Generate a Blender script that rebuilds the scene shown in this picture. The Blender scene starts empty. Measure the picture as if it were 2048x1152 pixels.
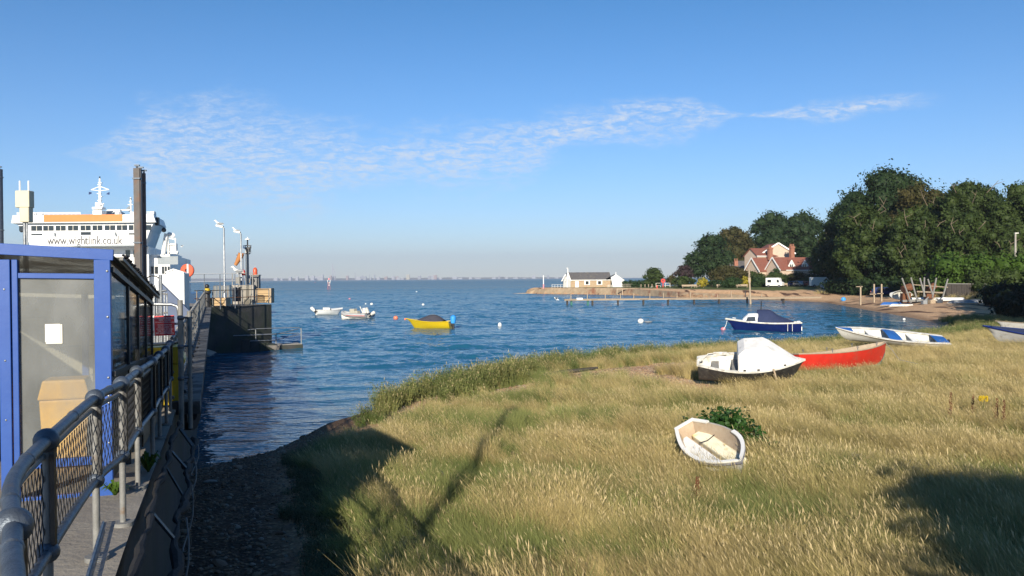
import bpy, math, random
import numpy as np
from mathutils import Vector, Matrix, noise as mnoise
random.seed(7); RNG = np.random.default_rng(7)
S = bpy.context.scene
COL = S.collection
R = math.radians
EYE = 5.0; F = 1650.0
# ------------------------------------------------------------------ measuring helpers (photo pixel + true depth -> metres)
def hy(px): return 557 - (px - 1024) * 0.00714
def X(px, d): return (px - 1024) / F * d
def Z(py, d, px=1024): return EYE - (py - hy(px)) * d / F
def at(px, py, d): return (X(px, d), d, Z(py, d, px))
def dep(px, py, z): return (EYE - z) * F / (py - hy(px))

# ------------------------------------------------------------------ mesh helper
SPLIT = {'ball_joint', 'end_beam', 'end_post', 'bolt', 'bracket', 'rope', 'tyre', 'rear_post', 'leg', 'seat', 'hanging_line', 'cleat', 'post', 'pole', 'navigation_lamp', 'bargeboard', 'dormer_trim', 'dormer_roof', 'camera_unit', 'mesh_post', 'wiper_housing', 'rail', 'verge_trim', 'post_shaft', 'corner_post', 'clamp', 'rubber_tube', 'side_deck', 'notice', 'drum', 'cross_beam', 'pipe'}
class MB:
    def __init__(s): s.v = []; s.f = []; s.m = []
    def add(s, vs, fs, mi=0):
        o = len(s.v); s.v += [tuple(v) for v in vs]
        for f in fs: s.f.append(tuple(i + o for i in f)); s.m.append(mi)
    def box(s, c, sz, rz=0, mi=0, rx=0, ry=0):
        M = Matrix.Rotation(rz, 3, 'Z') @ Matrix.Rotation(ry, 3, 'Y') @ Matrix.Rotation(rx, 3, 'X')
        hx, hy_, hz = sz[0] / 2, sz[1] / 2, sz[2] / 2
        vs = [Vector(c) + M @ Vector((a * hx, b * hy_, d * hz)) for a in (-1, 1) for b in (-1, 1) for d in (-1, 1)]
        s.add(vs, [(0, 1, 3, 2), (4, 6, 7, 5), (0, 4, 5, 1), (2, 3, 7, 6), (0, 2, 6, 4), (1, 5, 7, 3)], mi)
    def beam(s, a, b, w, h, mi=0):
        a = Vector(a); b = Vector(b); d = (b - a).normalized()
        up = Vector((0, 0, 1)) if abs(d.z) < .95 else Vector((0, 1, 0))
        x = d.cross(up).normalized() * w / 2; y = x.cross(d).normalized() * h / 2
        vs = [p + i * x + j * y for p in (a, b) for i, j in ((-1, -1), (1, -1), (1, 1), (-1, 1))]
        s.add(vs, [(3, 2, 1, 0), (4, 5, 6, 7), (0, 1, 5, 4), (1, 2, 6, 5), (2, 3, 7, 6), (3, 0, 4, 7)], mi)
    def tube(s, path, r, n=8, mi=0, cap=True):
        P = [Vector(p) for p in path]; rs = r if isinstance(r, (list, tuple)) else [r] * len(P)
        o = len(s.v); prev = None
        for i, p in enumerate(P):
            d = (P[min(i + 1, len(P) - 1)] - P[max(i - 1, 0)]).normalized()
            if prev is None:
                up = Vector((0, 0, 1)) if abs(d.z) < .9 else Vector((1, 0, 0)); x = d.cross(up).normalized()
            else: x = (prev - prev.dot(d) * d).normalized()
            prev = x; y = d.cross(x)
            for k in range(n):
                a = 2 * math.pi * k / n; s.v.append(tuple(p + (x * math.cos(a) + y * math.sin(a)) * rs[i]))
        for i in range(len(P) - 1):
            for k in range(n):
                a = o + i * n + k; b = o + i * n + (k + 1) % n
                s.f.append((a, b, b + n, a + n)); s.m.append(mi)
        if cap:
            s.f.append(tuple(o + k for k in range(n))[::-1]); s.m.append(mi)
            s.f.append(tuple(o + (len(P) - 1) * n + k for k in range(n))); s.m.append(mi)
    def ball(s, c, r, n=10, mi=0, sc=(1, 1, 1)):
        o = len(s.v); m = n // 2 + 1
        for i in range(m + 1):
            th = math.pi * i / m
            for k in range(n):
                a = 2 * math.pi * k / n
                s.v.append((c[0] + r * sc[0] * math.sin(th) * math.cos(a), c[1] + r * sc[1] * math.sin(th) * math.sin(a), c[2] + r * sc[2] * math.cos(th)))
        for i in range(m):
            for k in range(n):
                a = o + i * n + k; b = o + i * n + (k + 1) % n
                s.f.append((a, a + n, b + n, b)); s.m.append(mi)
    def poly(s, pts, y0, y1, mi=0, axis='y'):
        """extrude a 2-D outline: axis 'y' -> pts are (x,z); 'z' -> pts are (x,y); 'x' -> pts are (y,z)"""
        n = len(pts)
        def P(p, t): return {'y': (p[0], t, p[1]), 'z': (p[0], p[1], t), 'x': (t, p[0], p[1])}[axis]
        s.add([P(p, y0) for p in pts] + [P(p, y1) for p in pts],
              [tuple(range(n))[::-1], tuple(range(n, 2 * n))] + [(i, (i + 1) % n, (i + 1) % n + n, i + n) for i in range(n)], mi)
    def disc(s, c, r0, r1, th, n=24, mi=0, axis='y', arc=2 * math.pi):
        """ring lying in the plane perpendicular to axis"""
        o = len(s.v)
        for k in range(n):
            a = arc * k / n
            for r, t in ((r0, -th / 2), (r1, -th / 2), (r1, th / 2), (r0, th / 2)):
                u, w = r * math.cos(a), r * math.sin(a)
                s.v.append({'y': (c[0] + u, c[1] + t, c[2] + w), 'x': (c[0] + t, c[1] + u, c[2] + w), 'z': (c[0] + u, c[1] + w, c[2] + t)}[axis])
        for k in range(n):
            a = o + k * 4; b = o + ((k + 1) % n) * 4
            for q in range(4): s.f.append((a + q, b + q, b + (q + 1) % 4, a + (q + 1) % 4)); s.m.append(mi)
    def islands(s):
        par = list(range(len(s.v)))
        def find(a):
            while par[a] != a: par[a] = par[par[a]]; a = par[a]
            return a
        for f in s.f:
            r = find(f[0])
            for i in f[1:]: par[find(i)] = r
        out = {}
        for f, m in zip(s.f, s.m): out.setdefault(find(f[0]), []).append((f, m))
        res = []
        for fs in out.values():
            q = MB(); mp = {}
            for f, m in fs:
                for i in f:
                    if i not in mp: mp[i] = len(q.v); q.v.append(s.v[i])
                q.f.append(tuple(mp[i] for i in f)); q.m.append(m)
            res.append(q)
        return res
    def build(s, name, mat, parent=None, loc=(0, 0, 0), rz=0, smooth=False, bevel=0, rot=None):
        if parent is not None and name in SPLIT:
            for q in s.islands(): o = q._build(name, mat, parent, loc, rz, smooth, bevel, rot)
            return o
        return s._build(name, mat, parent, loc, rz, smooth, bevel, rot)
    def _build(s, name, mat, parent=None, loc=(0, 0, 0), rz=0, smooth=False, bevel=0, rot=None):
        me = bpy.data.meshes.new(name); me.from_pydata(s.v, [], s.f)
        mats = mat if isinstance(mat, (list, tuple)) else [mat]
        for m in mats: me.materials.append(m)
        if len(mats) > 1: me.polygons.foreach_set('material_index', s.m)
        if smooth: me.polygons.foreach_set('use_smooth', [True] * len(s.f))
        me.update()
        o = bpy.data.objects.new(name, me); COL.objects.link(o)
        o.location = loc; o.rotation_euler = rot if rot else (0, 0, rz)
        if parent: o.parent = parent
        if bevel:
            b = o.modifiers.new('bevel', 'BEVEL'); b.width = bevel; b.segments = 2; b.limit_method = 'ANGLE'
        if smooth and bevel == 0:
            try: me.set_sharp_from_angle(angle=R(40))
            except Exception: pass
        return o
def tag(o, label=None, cat=None, group=None, kind=None):
    if label: o['label'] = label
    if cat: o['category'] = cat
    if group: o['group'] = group
    if kind: o['kind'] = kind
    return o
def thing(name, label, cat, loc=(0, 0, 0), rz=0, group=None, rot=None):
    o = bpy.data.objects.new(name, None); COL.objects.link(o); o.empty_display_size = .2
    o.location = loc; o.rotation_euler = rot if rot else (0, 0, rz)
    return tag(o, label, cat, group)
def dup(root, loc=None, rz=None, label=None, group=None, scale=None, rot=None):
    r = root.copy(); COL.objects.link(r)
    if loc is not None: r.location = loc
    if rz is not None: r.rotation_euler = (0, 0, rz)
    if rot is not None: r.rotation_euler = rot
    if scale is not None: r.scale = scale if isinstance(scale, (tuple, list)) else (scale,) * 3
    if label: r['label'] = label
    if group: r['group'] = group
    for ch in root.children:
        c = ch.copy(); COL.objects.link(c); c.parent = r
        for g in ch.children:
            d = g.copy(); COL.objects.link(d); d.parent = c
    return r
def np_mesh(name, V, Fq, mats, mi=None, parent=None, loc=(0, 0, 0), smooth=False):
    me = bpy.data.meshes.new(name); V = np.asarray(V, np.float32); Fq = np.asarray(Fq, np.int32)
    k = Fq.shape[1]
    me.vertices.add(len(V)); me.vertices.foreach_set('co', V.ravel())
    me.loops.add(Fq.size); me.loops.foreach_set('vertex_index', Fq.ravel())
    me.polygons.add(len(Fq)); me.polygons.foreach_set('loop_start', np.arange(0, Fq.size, k, dtype=np.int32))
    me.polygons.foreach_set('loop_total', np.full(len(Fq), k, np.int32))
    for m in (mats if isinstance(mats, (list, tuple)) else [mats]): me.materials.append(m)
    if mi is not None: me.polygons.foreach_set('material_index', np.asarray(mi, np.int32))
    if smooth: me.polygons.foreach_set('use_smooth', np.ones(len(Fq), bool))
    me.update(calc_edges=True); me.validate()
    o = bpy.data.objects.new(name, me); COL.objects.link(o); o.location = loc
    if parent: o.parent = parent
    return o

# ------------------------------------------------------------------ materials
ALB = .80
def mat(name, c, rough=.6, c2=None, scale=3.0, bump=0.0, bscale=None, metal=0.0, world=False, spec=.5, coat=0.0, c3=None, s3=None, t3=.6, stretch=None, transl=0.0, detail=6, lo=.35, hi=.65, objrand=0.0):
    """procedural material: noise mix of c and c2, optional third colour in patches (dirt, rust), noise bump"""
    dim = lambda q: None if q is None else (tuple(v * ALB for v in q) if max(q) < .72 else q)
    c, c2, c3 = dim(c), dim(c2), dim(c3)
    m = bpy.data.materials.new(name); m.use_nodes = True; nt = m.node_tree; N = nt.nodes; L = nt.links
    b = N['Principled BSDF']; b.inputs['Roughness'].default_value = rough; b.inputs['Metallic'].default_value = metal
    b.inputs['Specular IOR Level'].default_value = spec; b.inputs['Coat Weight'].default_value = coat
    if world:
        g = N.new('ShaderNodeNewGeometry'); src = g.outputs['Position']
    else:
        g = N.new('ShaderNodeTexCoord'); src = g.outputs['Object']
    if stretch:
        mp = N.new('ShaderNodeMapping'); mp.inputs['Scale'].default_value = stretch; L.new(src, mp.inputs['Vector']); src = mp.outputs['Vector']
    def nz(sc, det=detail):
        n = N.new('ShaderNodeTexNoise'); n.inputs['Scale'].default_value = sc; n.inputs['Detail'].default_value = det; n.inputs['Roughness'].default_value = .62
        L.new(src, n.inputs['Vector']); return n.outputs['Fac']
    def ramp(fac, lo, hi):
        r = N.new('ShaderNodeMapRange'); r.inputs[1].default_value = lo; r.inputs[2].default_value = hi; L.new(fac, r.inputs[0]); return r.outputs[0]
    def mix(fac, a, bb):
        x = N.new('ShaderNodeMix'); x.data_type = 'RGBA'
        L.new(fac, x.inputs[0])
        for sock, val in ((x.inputs[6], a), (x.inputs[7], bb)):
            if hasattr(val, 'is_output'): L.new(val, sock)
            else: sock.default_value = (*val, 1)
        return x.outputs[2]
    if c2 is None: c2 = tuple(k * .86 for k in c)
    col = mix(ramp(nz(scale), lo, hi), c, c2)
    if c3 is not None: col = mix(ramp(nz(s3 or scale * .4), t3 - .05, t3 + .06), col, c3)
    if objrand:
        oi = N.new('ShaderNodeObjectInfo'); hsv = N.new('ShaderNodeHueSaturation')
        mr = N.new('ShaderNodeMapRange'); mr.inputs[3].default_value = 1 - objrand; mr.inputs[4].default_value = 1 + objrand
        L.new(oi.outputs['Random'], mr.inputs[0]); L.new(mr.outputs[0], hsv.inputs['Value']); L.new(col, hsv.inputs['Color']); col = hsv.outputs['Color']
    L.new(col, b.inputs['Base Color'])
    if bump:
        bp = N.new('ShaderNodeBump'); bp.inputs['Strength'].default_value = min(1, bump); bp.inputs['Distance'].default_value = .02 * max(1, bump)
        L.new(nz(bscale or scale * 4), bp.inputs['Height']); L.new(bp.outputs['Normal'], b.inputs['Normal'])
    if transl:
        t = N.new('ShaderNodeBsdfTranslucent'); L.new(col, t.inputs['Color']); ms = N.new('ShaderNodeMixShader'); ms.inputs[0].default_value = transl
        L.new(b.outputs[0], ms.inputs[1]); L.new(t.outputs[0], ms.inputs[2]); L.new(ms.outputs[0], N['Material Output'].inputs['Surface'])
    return m
M = {}
M['blue'] = mat('blue_paint', (.018, .085, .37), .42, (.026, .10, .40), 6, .04, 30, c3=(.12, .18, .42), s3=2.5, t3=.68)
M['galv'] = mat('galvanised_steel', (.42, .44, .46), .42, (.30, .32, .34), 9, .2, 40, metal=.75)
M['galvd'] = mat('weathered_galvanised_pipe', (.15, .18, .22), .42, (.09, .11, .14), 11, .35, 50, metal=.5, c3=(.22, .15, .10), s3=6, t3=.67)
M['greypost'] = mat('dull_grey_paint', (.27, .27, .26), .6, (.19, .19, .18), 7, .3, 40, c3=(.20, .13, .08), s3=5, t3=.66)
M['black'] = mat('black_painted_steel', (.018, .019, .022), .45, (.035, .035, .038), 9, .2, 30)
M['rubber'] = mat('black_rubber', (.009, .010, .012), .85, (.018, .018, .02), 8, .5, 30)
M['white'] = mat('white_paint', (.80, .80, .78), .45, (.74, .74, .71), 2.5, .05)
M['whiteold'] = mat('aged_white_paint', (.74, .73, .68), .55, (.62, .60, .53), 4, .3, 25, c3=(.40, .36, .27), s3=7, t3=.62)
M['cream'] = mat('cream_plastic', (.68, .65, .50), .5, (.60, .57, .42), 2)
M['concrete'] = mat('concrete', (.38, .34, .28), .9, (.27, .24, .20), 1.3, .6, 18, world=True, c3=(.16, .14, .11), s3=.55, t3=.6)
M['darkwall'] = mat('dark_pier_wall', (.028, .030, .034), .85, (.06, .06, .058), .9, .8, 6, world=True, c3=(.03, .04, .028), s3=.5, t3=.5)
M['asphalt'] = mat('asphalt', (.085, .08, .075), .9, (.13, .12, .11), 1.5, .5, 60, world=True)
M['yellow'] = mat('yellow_plastic', (.70, .50, .015), .45, (.62, .42, .015), 3)
M['yellowp'] = mat('yellow_gelcoat', (.71, .52, .012), .25, (.68, .48, .012), 1.5, coat=.3)
M['red'] = mat('red_paint', (.70, .040, .024), .42, (.60, .032, .020), 3, .08, 12, c3=(.50, .07, .045), s3=1.6, t3=.60)
M['redsign'] = mat('red_sign', (.71, .05, .06), .45, (.66, .045, .06), 3)
M['orange'] = mat('orange_paint', (.71, .25, .055), .45, (.68, .23, .05), 1.5)
M['lifeorange'] = mat('orange_red_plastic', (.70, .10, .03), .4, (.62, .085, .025), 3)
M['windsock'] = mat('windsock_fabric', (.71, .32, .12), .8, (.66, .27, .09), 3, transl=.3)
M['steelpile'] = mat('dark_steel_pile', (.085, .075, .072), .6, (.13, .11, .10), 1.2, .4, 9, c3=(.14, .08, .055), s3=.8, t3=.55)
M['rustpile'] = mat('rusty_steel_pile', (.20, .115, .09), .7, (.13, .08, .07), 1.2, .4, 9)
M['bluepile'] = mat('blue_black_pile', (.025, .04, .07), .5, (.04, .055, .085), 2)
M['glassdark'] = mat('dark_window_glass', (.025, .03, .035), .08, (.04, .045, .05), .6, spec=.8)
M['greyband'] = mat('grey_ship_band', (.30, .34, .37), .5, (.26, .30, .33), 1.5)
M['navy'] = mat('navy_gelcoat', (.008, .016, .11), .25, (.010, .02, .125), 2, coat=.4)
M['canvas'] = mat('navy_canvas', (.018, .032, .095), .85, (.025, .04, .11), 4, .5, 8)
M['greycanvas'] = mat('charcoal_canvas', (.055, .055, .075), .85, (.075, .072, .09), 4, .4, 10)
M['bluetarp'] = mat('blue_tarpaulin', (.02, .12, .42), .5, (.03, .15, .47), 3, .8, 6)
M['outboardblue'] = mat('bright_blue_cover', (.03, .26, .72), .45, (.04, .3, .76), 3)
M['boatblack'] = mat('worn_black_hull', (.028, .028, .03), .6, (.06, .06, .058), 5, .3, 20, c3=(.14, .13, .11), s3=4, t3=.6)
M['whitehood'] = mat('weathered_white_grp', (.80, .79, .76), .5, (.70, .69, .66), 2.2, .15, 12, c3=(.45, .43, .38), s3=4.5, t3=.68, stretch=(1, 1, .5))
M['whiteboat'] = mat('used_white_gelcoat', (.78, .78, .75), .38, (.68, .67, .62), 1.8, .08, 10, c3=(.42, .40, .33), s3=3.3, t3=.66, stretch=(.5, 1, 2.2))
M['shipwhite'] = mat('ship_white_paint', (.80, .80, .79), .4, (.75, .75, .74), .5, .1, 2, c3=(.62, .58, .52), s3=.45, t3=.64, stretch=(1.6, 1, .35))
M['teal'] = mat('teal_antifoul', (.13, .23, .21), .7, (.20, .28, .25), 4, .3, 15)
M['greyhull'] = mat('grey_white_hull', (.60, .60, .59), .55, (.50, .50, .48), 3, .2, 14, c3=(.36, .34, .30), s3=3, t3=.63)
M['tan'] = mat('tan_inside_hull', (.50, .38, .27), .7, (.58, .48, .36), 5, .3, 20)
M['creamseat'] = mat('cream_fibreglass', (.82, .76, .55), .45, (.86, .82, .66), 3, c3=(.72, .55, .22), s3=2.2, t3=.62)
M['wood'] = mat('weathered_wood', (.36, .29, .21), .85, (.24, .19, .14), 6, .5, 30, stretch=(1, 1, .3))
M['palewood'] = mat('pale_timber', (.48, .38, .27), .8, (.38, .30, .21), 5, .4, 22)
M['darkwood'] = mat('dark_wet_timber', (.030, .026, .024), .75, (.055, .045, .038), 5, .5, 22)
M['slatroof'] = mat('grey_slate_roof', (.15, .14, .14), .8, (.10, .10, .105), 2.2, .4, 6, c3=(.19, .17, .14), s3=1.2, t3=.6)
M['stonewarm'] = mat('warm_stone_wall', (.52, .40, .25), .9, (.40, .31, .20), 2.4, .5, 8, c3=(.46, .27, .19), s3=1.6, t3=.56)
M['seawall'] = mat('seawall_stone', (.50, .38, .25), .9, (.34, .25, .16), .7, .8, 5, world=True, c3=(.30, .14, .08), s3=.3, t3=.58)
M['render'] = mat('pink_render', (.66, .52, .40), .85, (.60, .46, .36), 1.5, .2, 20)
M['tiles'] = mat('red_clay_tiles', (.29, .10, .065), .8, (.22, .08, .055), 2.5, .5, 8, c3=(.26, .11, .08), s3=1.2, t3=.58)
M['brick'] = mat('red_brick', (.42, .19, .12), .85, (.32, .13, .085), 5, .4, 14)
M['carblue'] = mat('dark_blue_car_paint', (.015, .03, .12), .25, (.02, .035, .13), 2, coat=.6)
M['cargrey'] = mat('silver_car_paint', (.34, .36, .38), .3, (.31, .33, .35), 2, coat=.5, metal=.4)
M['bark'] = mat('bark', (.13, .10, .075), .9, (.08, .065, .05), 4, .8, 14)
M['stone'] = mat('pale_stone', (.44, .41, .37), .85, (.36, .33, .29), 5, .5, 22)
M['paper'] = mat('cream_paper', (.80, .77, .66), .8, (.76, .73, .62), 4)
M['rusty'] = mat('rusty_brown', (.20, .08, .035), .85, (.13, .05, .02), 5)
M['green'] = mat('green_paint', (.02, .16, .12), .5)
M['pinkbuoy'] = mat('pink_buoy', (.72, .22, .26), .4); M['orangebuoy'] = mat('orange_buoy', (.80, .22, .12), .4)
M['greybuoy'] = mat('dull_grey_buoy', (.30, .32, .34), .5)
M['beigefab'] = mat('beige_seat_fabric', (.50, .48, .40), .8)
M['mud'] = mat('interior_shadow_mud', (.06, .05, .035), .9)
M['ochre'] = mat('ochre_timber_cladding', (.60, .42, .22), .8, (.50, .34, .18), 2, .4, 12, stretch=(.4, .4, 3))
M['fenceslat'] = mat('grey_fence_slats', (.36, .33, .26), .8, (.28, .26, .21), 4)

def leafmat(name, c, c2, sc=.5, var=.3, transl=.25, rough=.6):
    return mat(name, c, rough, c2, sc, world=True, transl=transl, objrand=var, spec=.2, detail=4, lo=.4, hi=.6)
M['oak'] = leafmat('oak_leaves', (.062, .094, .022), (.036, .062, .016), .35, 0)
M['darkleaf'] = leafmat('dark_leaves', (.038, .070, .024), (.024, .050, .018), .3, 0)
M['bronze'] = leafmat('bronze_leaves', (.092, .080, .028), (.060, .064, .020), .3, 0)
M['purple'] = leafmat('purple_leaves', (.070, .040, .050), (.050, .045, .035), .5, 0)
M['bright'] = leafmat('bright_green_leaves', (.075, .140, .018), (.050, .100, .016), .5, 0)
M['mid'] = leafmat('mid_green_leaves', (.068, .104, .026), (.044, .070, .018), .4, 0)
M['hedge'] = leafmat('clipped_hedge_leaves', (.038, .078, .022), (.028, .06, .018), .7, 0)
M['gold'] = leafmat('golden_leaves', (.42, .34, .03), (.30, .27, .03), .6, 0)
M['bramble'] = leafmat('glossy_bush_leaves', (.028, .085, .018), (.055, .125, .03), 3, 0, rough=.4)
M['grassgold'] = leafmat('dry_golden_grass', (.60, .475, .215), (.50, .425, .18), .22, .28, .3, .7)
M['grassgreen'] = leafmat('green_grass', (.31, .33, .11), (.22, .26, .08), .3, .25, .3)
M['reed'] = leafmat('shore_plant_leaves', (.17, .24, .07), (.28, .29, .10), .35, .25, .3)
M['purslane'] = leafmat('grey_green_shrub', (.19, .20, .105), (.13, .145, .07), .8, .2, .2)
M['seed'] = leafmat('pale_seed_heads', (.66, .54, .30), (.58, .46, .24), .5, .2, .3, .8)

# panel materials with real transparency
def panel(name, tint, opac, rough, dirt):
    m = bpy.data.materials.new(name); m.use_nodes = True; nt = m.node_tree; N = nt.nodes; L = nt.links
    b = N['Principled BSDF']; b.inputs['Base Color'].default_value = (*tint, 1); b.inputs['Roughness'].default_value = rough
    t = N.new('ShaderNodeBsdfTransparent'); t.inputs['Color'].default_value = (.9, .92, .9, 1)
    tc = N.new('ShaderNodeTexCoord'); n = N.new('ShaderNodeTexNoise'); n.inputs['Scale'].default_value = 2.2; n.inputs['Detail'].default_value = 5
    mp = N.new('ShaderNodeMapping'); mp.inputs['Scale'].default_value = (1, 1, .5); L.new(tc.outputs['Object'], mp.inputs[0]); L.new(mp.outputs[0], n.inputs['Vector'])
    mr = N.new('ShaderNodeMapRange'); mr.inputs[1].default_value = .3; mr.inputs[2].default_value = .7; mr.inputs[3].default_value = opac - dirt; mr.inputs[4].default_value = opac + dirt
    L.new(n.outputs['Fac'], mr.inputs[0]); mx = N.new('ShaderNodeMixShader'); L.new(mr.outputs[0], mx.inputs[0])
    L.new(t.outputs[0], mx.inputs[1]); L.new(b.outputs[0], mx.inputs[2]); L.new(mx.outputs[0], N['Material Output'].inputs['Surface'])
    return m
M['acrylic'] = panel('cloudy_acrylic', (.24, .25, .25), .46, .33, .24)
M['sideglass'] = panel('dark_side_glazing', (.02, .03, .04), .60, .05, .12)

# ------------------------------------------------------------------ camera, sun, sky
cam = bpy.data.cameras.new('camera'); camo = bpy.data.objects.new('camera', cam); COL.objects.link(camo)
cam.sensor_width = 36; cam.lens = 36 * F / 2048; cam.clip_start = .05; cam.clip_end = 40000
camo.location = (0, 0, EYE)
camo.rotation_euler = (Matrix.Rotation(R(90 - .66), 3, 'X') @ Matrix.Rotation(R(-.41), 3, 'Z')).to_euler()
S.camera = camo
SAZ, SEL = R(6.0), R(19.5)            # light travels this many degrees right of straight ahead, and down
trav = Vector((math.sin(SAZ) * math.cos(SEL), math.cos(SAZ) * math.cos(SEL), -math.sin(SEL)))
sun = bpy.data.lights.new('sun', 'SUN'); sun.energy = 5.0; sun.angle = R(.5); sun.color = (1.0, .90, .74)
so = bpy.data.objects.new('sun', sun); COL.objects.link(so); so.rotation_euler = trav.to_track_quat('-Z', 'Y').to_euler(); so.location = (0, -20, 30)
w = bpy.data.worlds.new('World'); S.world = w; w.use_nodes = True; nt = w.node_tree; N = nt.nodes; L = nt.links
sky = N.new('ShaderNodeTexSky'); sky.sky_type = 'NISHITA'; sky.sun_disc = False
sky.sun_elevation = SEL; sky.sun_rotation = math.atan2(-trav.x, -trav.y)
sky.air_density = 1.15; sky.dust_density = 0.0; sky.ozone_density = 3.2; sky.altitude = 0
bg = N['Background']; bg.inputs['Strength'].default_value = .069
# thin high cloud: noise on the view direction projected to a flat layer
tc = N.new('ShaderNodeTexCoord'); sp = N.new('ShaderNodeSeparateXYZ'); L.new(tc.outputs['Generated'], sp.inputs[0])
def mth(op, a, b=None):
    n = N.new('ShaderNodeMath'); n.operation = op
    for i, v in enumerate((a, b)):
        if v is None: continue
        if hasattr(v, 'is_output'): L.new(v, n.inputs[i])
        else: n.inputs[i].default_value = v
    return n.outputs[0]
def mrange(v, a, b, c=0., d=1., st='SMOOTHSTEP'):
    n = N.new('ShaderNodeMapRange'); n.interpolation_type = st
    L.new(v, n.inputs[0])
    for i, k in zip((1, 2, 3, 4), (a, b, c, d)): n.inputs[i].default_value = k
    return n.outputs[0]
yy = mth('MAXIMUM', sp.outputs['Y'], .05)
az = mth('DIVIDE', sp.outputs['X'], yy); el = mth('DIVIDE', sp.outputs['Z'], yy)     # tangent-plane azimuth and elevation
# centre line of the cloud band as a polyline of elevation over azimuth: [(az, el, halfwidth)]
def curve(pts):
    fc = N.new('ShaderNodeFloatCurve'); L.new(mrange(az, -.7, .7, 0, 1, 'LINEAR'), fc.inputs['Value'])
    cu = fc.mapping.curves[0]
    q = [((a + .7) / 1.4, v) for a, v in pts]
    cu.points[0].location = (0, q[0][1]); cu.points[1].location = (1, q[-1][1])
    for a, v in q[1:-1]: cu.points.new(a, v)
    fc.mapping.update(); return fc.outputs[0]
def azp(px): return (px - 1024) / F
def elp(py): return (557 - py) / F
ctr = curve([(-.7, elp(330)), (azp(200), elp(300)), (azp(400), elp(305)), (azp(600), elp(335)), (azp(800), elp(318)), (azp(1000), elp(310)), (azp(1150), elp(262)), (azp(1350), elp(235)), (azp(1600), elp(232)), (azp(1850), elp(205)), (.7, elp(205))])
wid = curve([(-.7, .002), (azp(180), .01), (azp(330), .070), (azp(550), .066), (azp(750), .038), (azp(1000), .040), (azp(1200), .030), (azp(1420), .020), (azp(1470), .004), (azp(1550), .006), (azp(1650), .014), (azp(1830), .008), (.7, .001)])
wid = mth('MAXIMUM', wid, .0015)
dd = mth('DIVIDE', mth('ABSOLUTE', mth('SUBTRACT', el, ctr)), wid)
comb = N.new('ShaderNodeCombineXYZ'); L.new(az, comb.inputs[0]); L.new(el, comb.inputs[1])
def cn(sx, sy, det, rot=0, rough=.6, dist=0):
    mp = N.new('ShaderNodeMapping'); mp.inputs['Scale'].default_value = (sx, sy, 1); mp.inputs['Rotation'].default_value = (0, 0, rot); L.new(comb.outputs[0], mp.inputs[0])
    n = N.new('ShaderNodeTexNoise'); n.inputs['Scale'].default_value = 1; n.inputs['Detail'].default_value = det; n.inputs['Roughness'].default_value = rough; n.inputs['Distortion'].default_value = dist
    L.new(mp.outputs[0], n.inputs['Vector']); return n.outputs['Fac']
big = cn(9, 22, 5, R(-12)); fine = cn(45, 160, 5, R(-8), .65, .6)
edge = mth('ADD', dd, mth('MULTIPLY', mth('SUBTRACT', big, .5), 3.6))
band = mrange(edge, 1.25, .15)
fine2 = cn(110, 260, 4, R(14), .7, 1.0)
rip = mth('MULTIPLY', mrange(fine, .36, .64, .12, 1.0), mrange(fine2, .30, .62, .45, 1.0))
cl = mth('MULTIPLY', mth('MULTIPLY', band, rip), mrange(big, .25, .65, .35, 1.0))
cl = mth('MULTIPLY', mth('MULTIPLY', cl, 1.05), mth('MULTIPLY', mrange(az, .54, .44), mrange(az, -.58, -.44)))
mx = N.new('ShaderNodeMix'); mx.data_type = 'RGBA'; L.new(cl, mx.inputs[0]); tn = N.new('ShaderNodeMix'); tn.data_type = 'RGBA'; tn.blend_type = 'MULTIPLY'; tn.inputs[0].default_value = 1; gr2 = N.new('ShaderNodeMix'); gr2.data_type = 'RGBA'; L.new(mrange(sp.outputs['Z'], .03, .36, 0, 1, 'LINEAR'), gr2.inputs[0]); gr2.inputs[6].default_value = (.78, .98, 1.46, 1); gr2.inputs[7].default_value = (.28, .735, 1.08, 1)
L.new(gr2.outputs[2], tn.inputs[7]); L.new(sky.outputs[0], tn.inputs[6])
L.new(tn.outputs[2], mx.inputs[6]); mx.inputs[7].default_value = (6.6, 7.4, 8.6, 1)
L.new(mx.outputs[2], bg.inputs['Color'])
S.view_settings.view_transform = 'Standard'; S.view_settings.look = 'None'; S.view_settings.exposure = .65; S.view_settings.gamma = 1
S.render.engine = 'CYCLES'; S.cycles.use_denoising = True
S.cycles.max_bounces = 6; S.cycles.diffuse_bounces = 2; S.cycles.glossy_bounces = 3; S.cycles.transmission_bounces = 4; S.cycles.transparent_max_bounces = 12; S.cycles.volume_bounces = 0
try: S.cycles.denoising_prefilter = 'ACCURATE'
except Exception: pass
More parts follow.
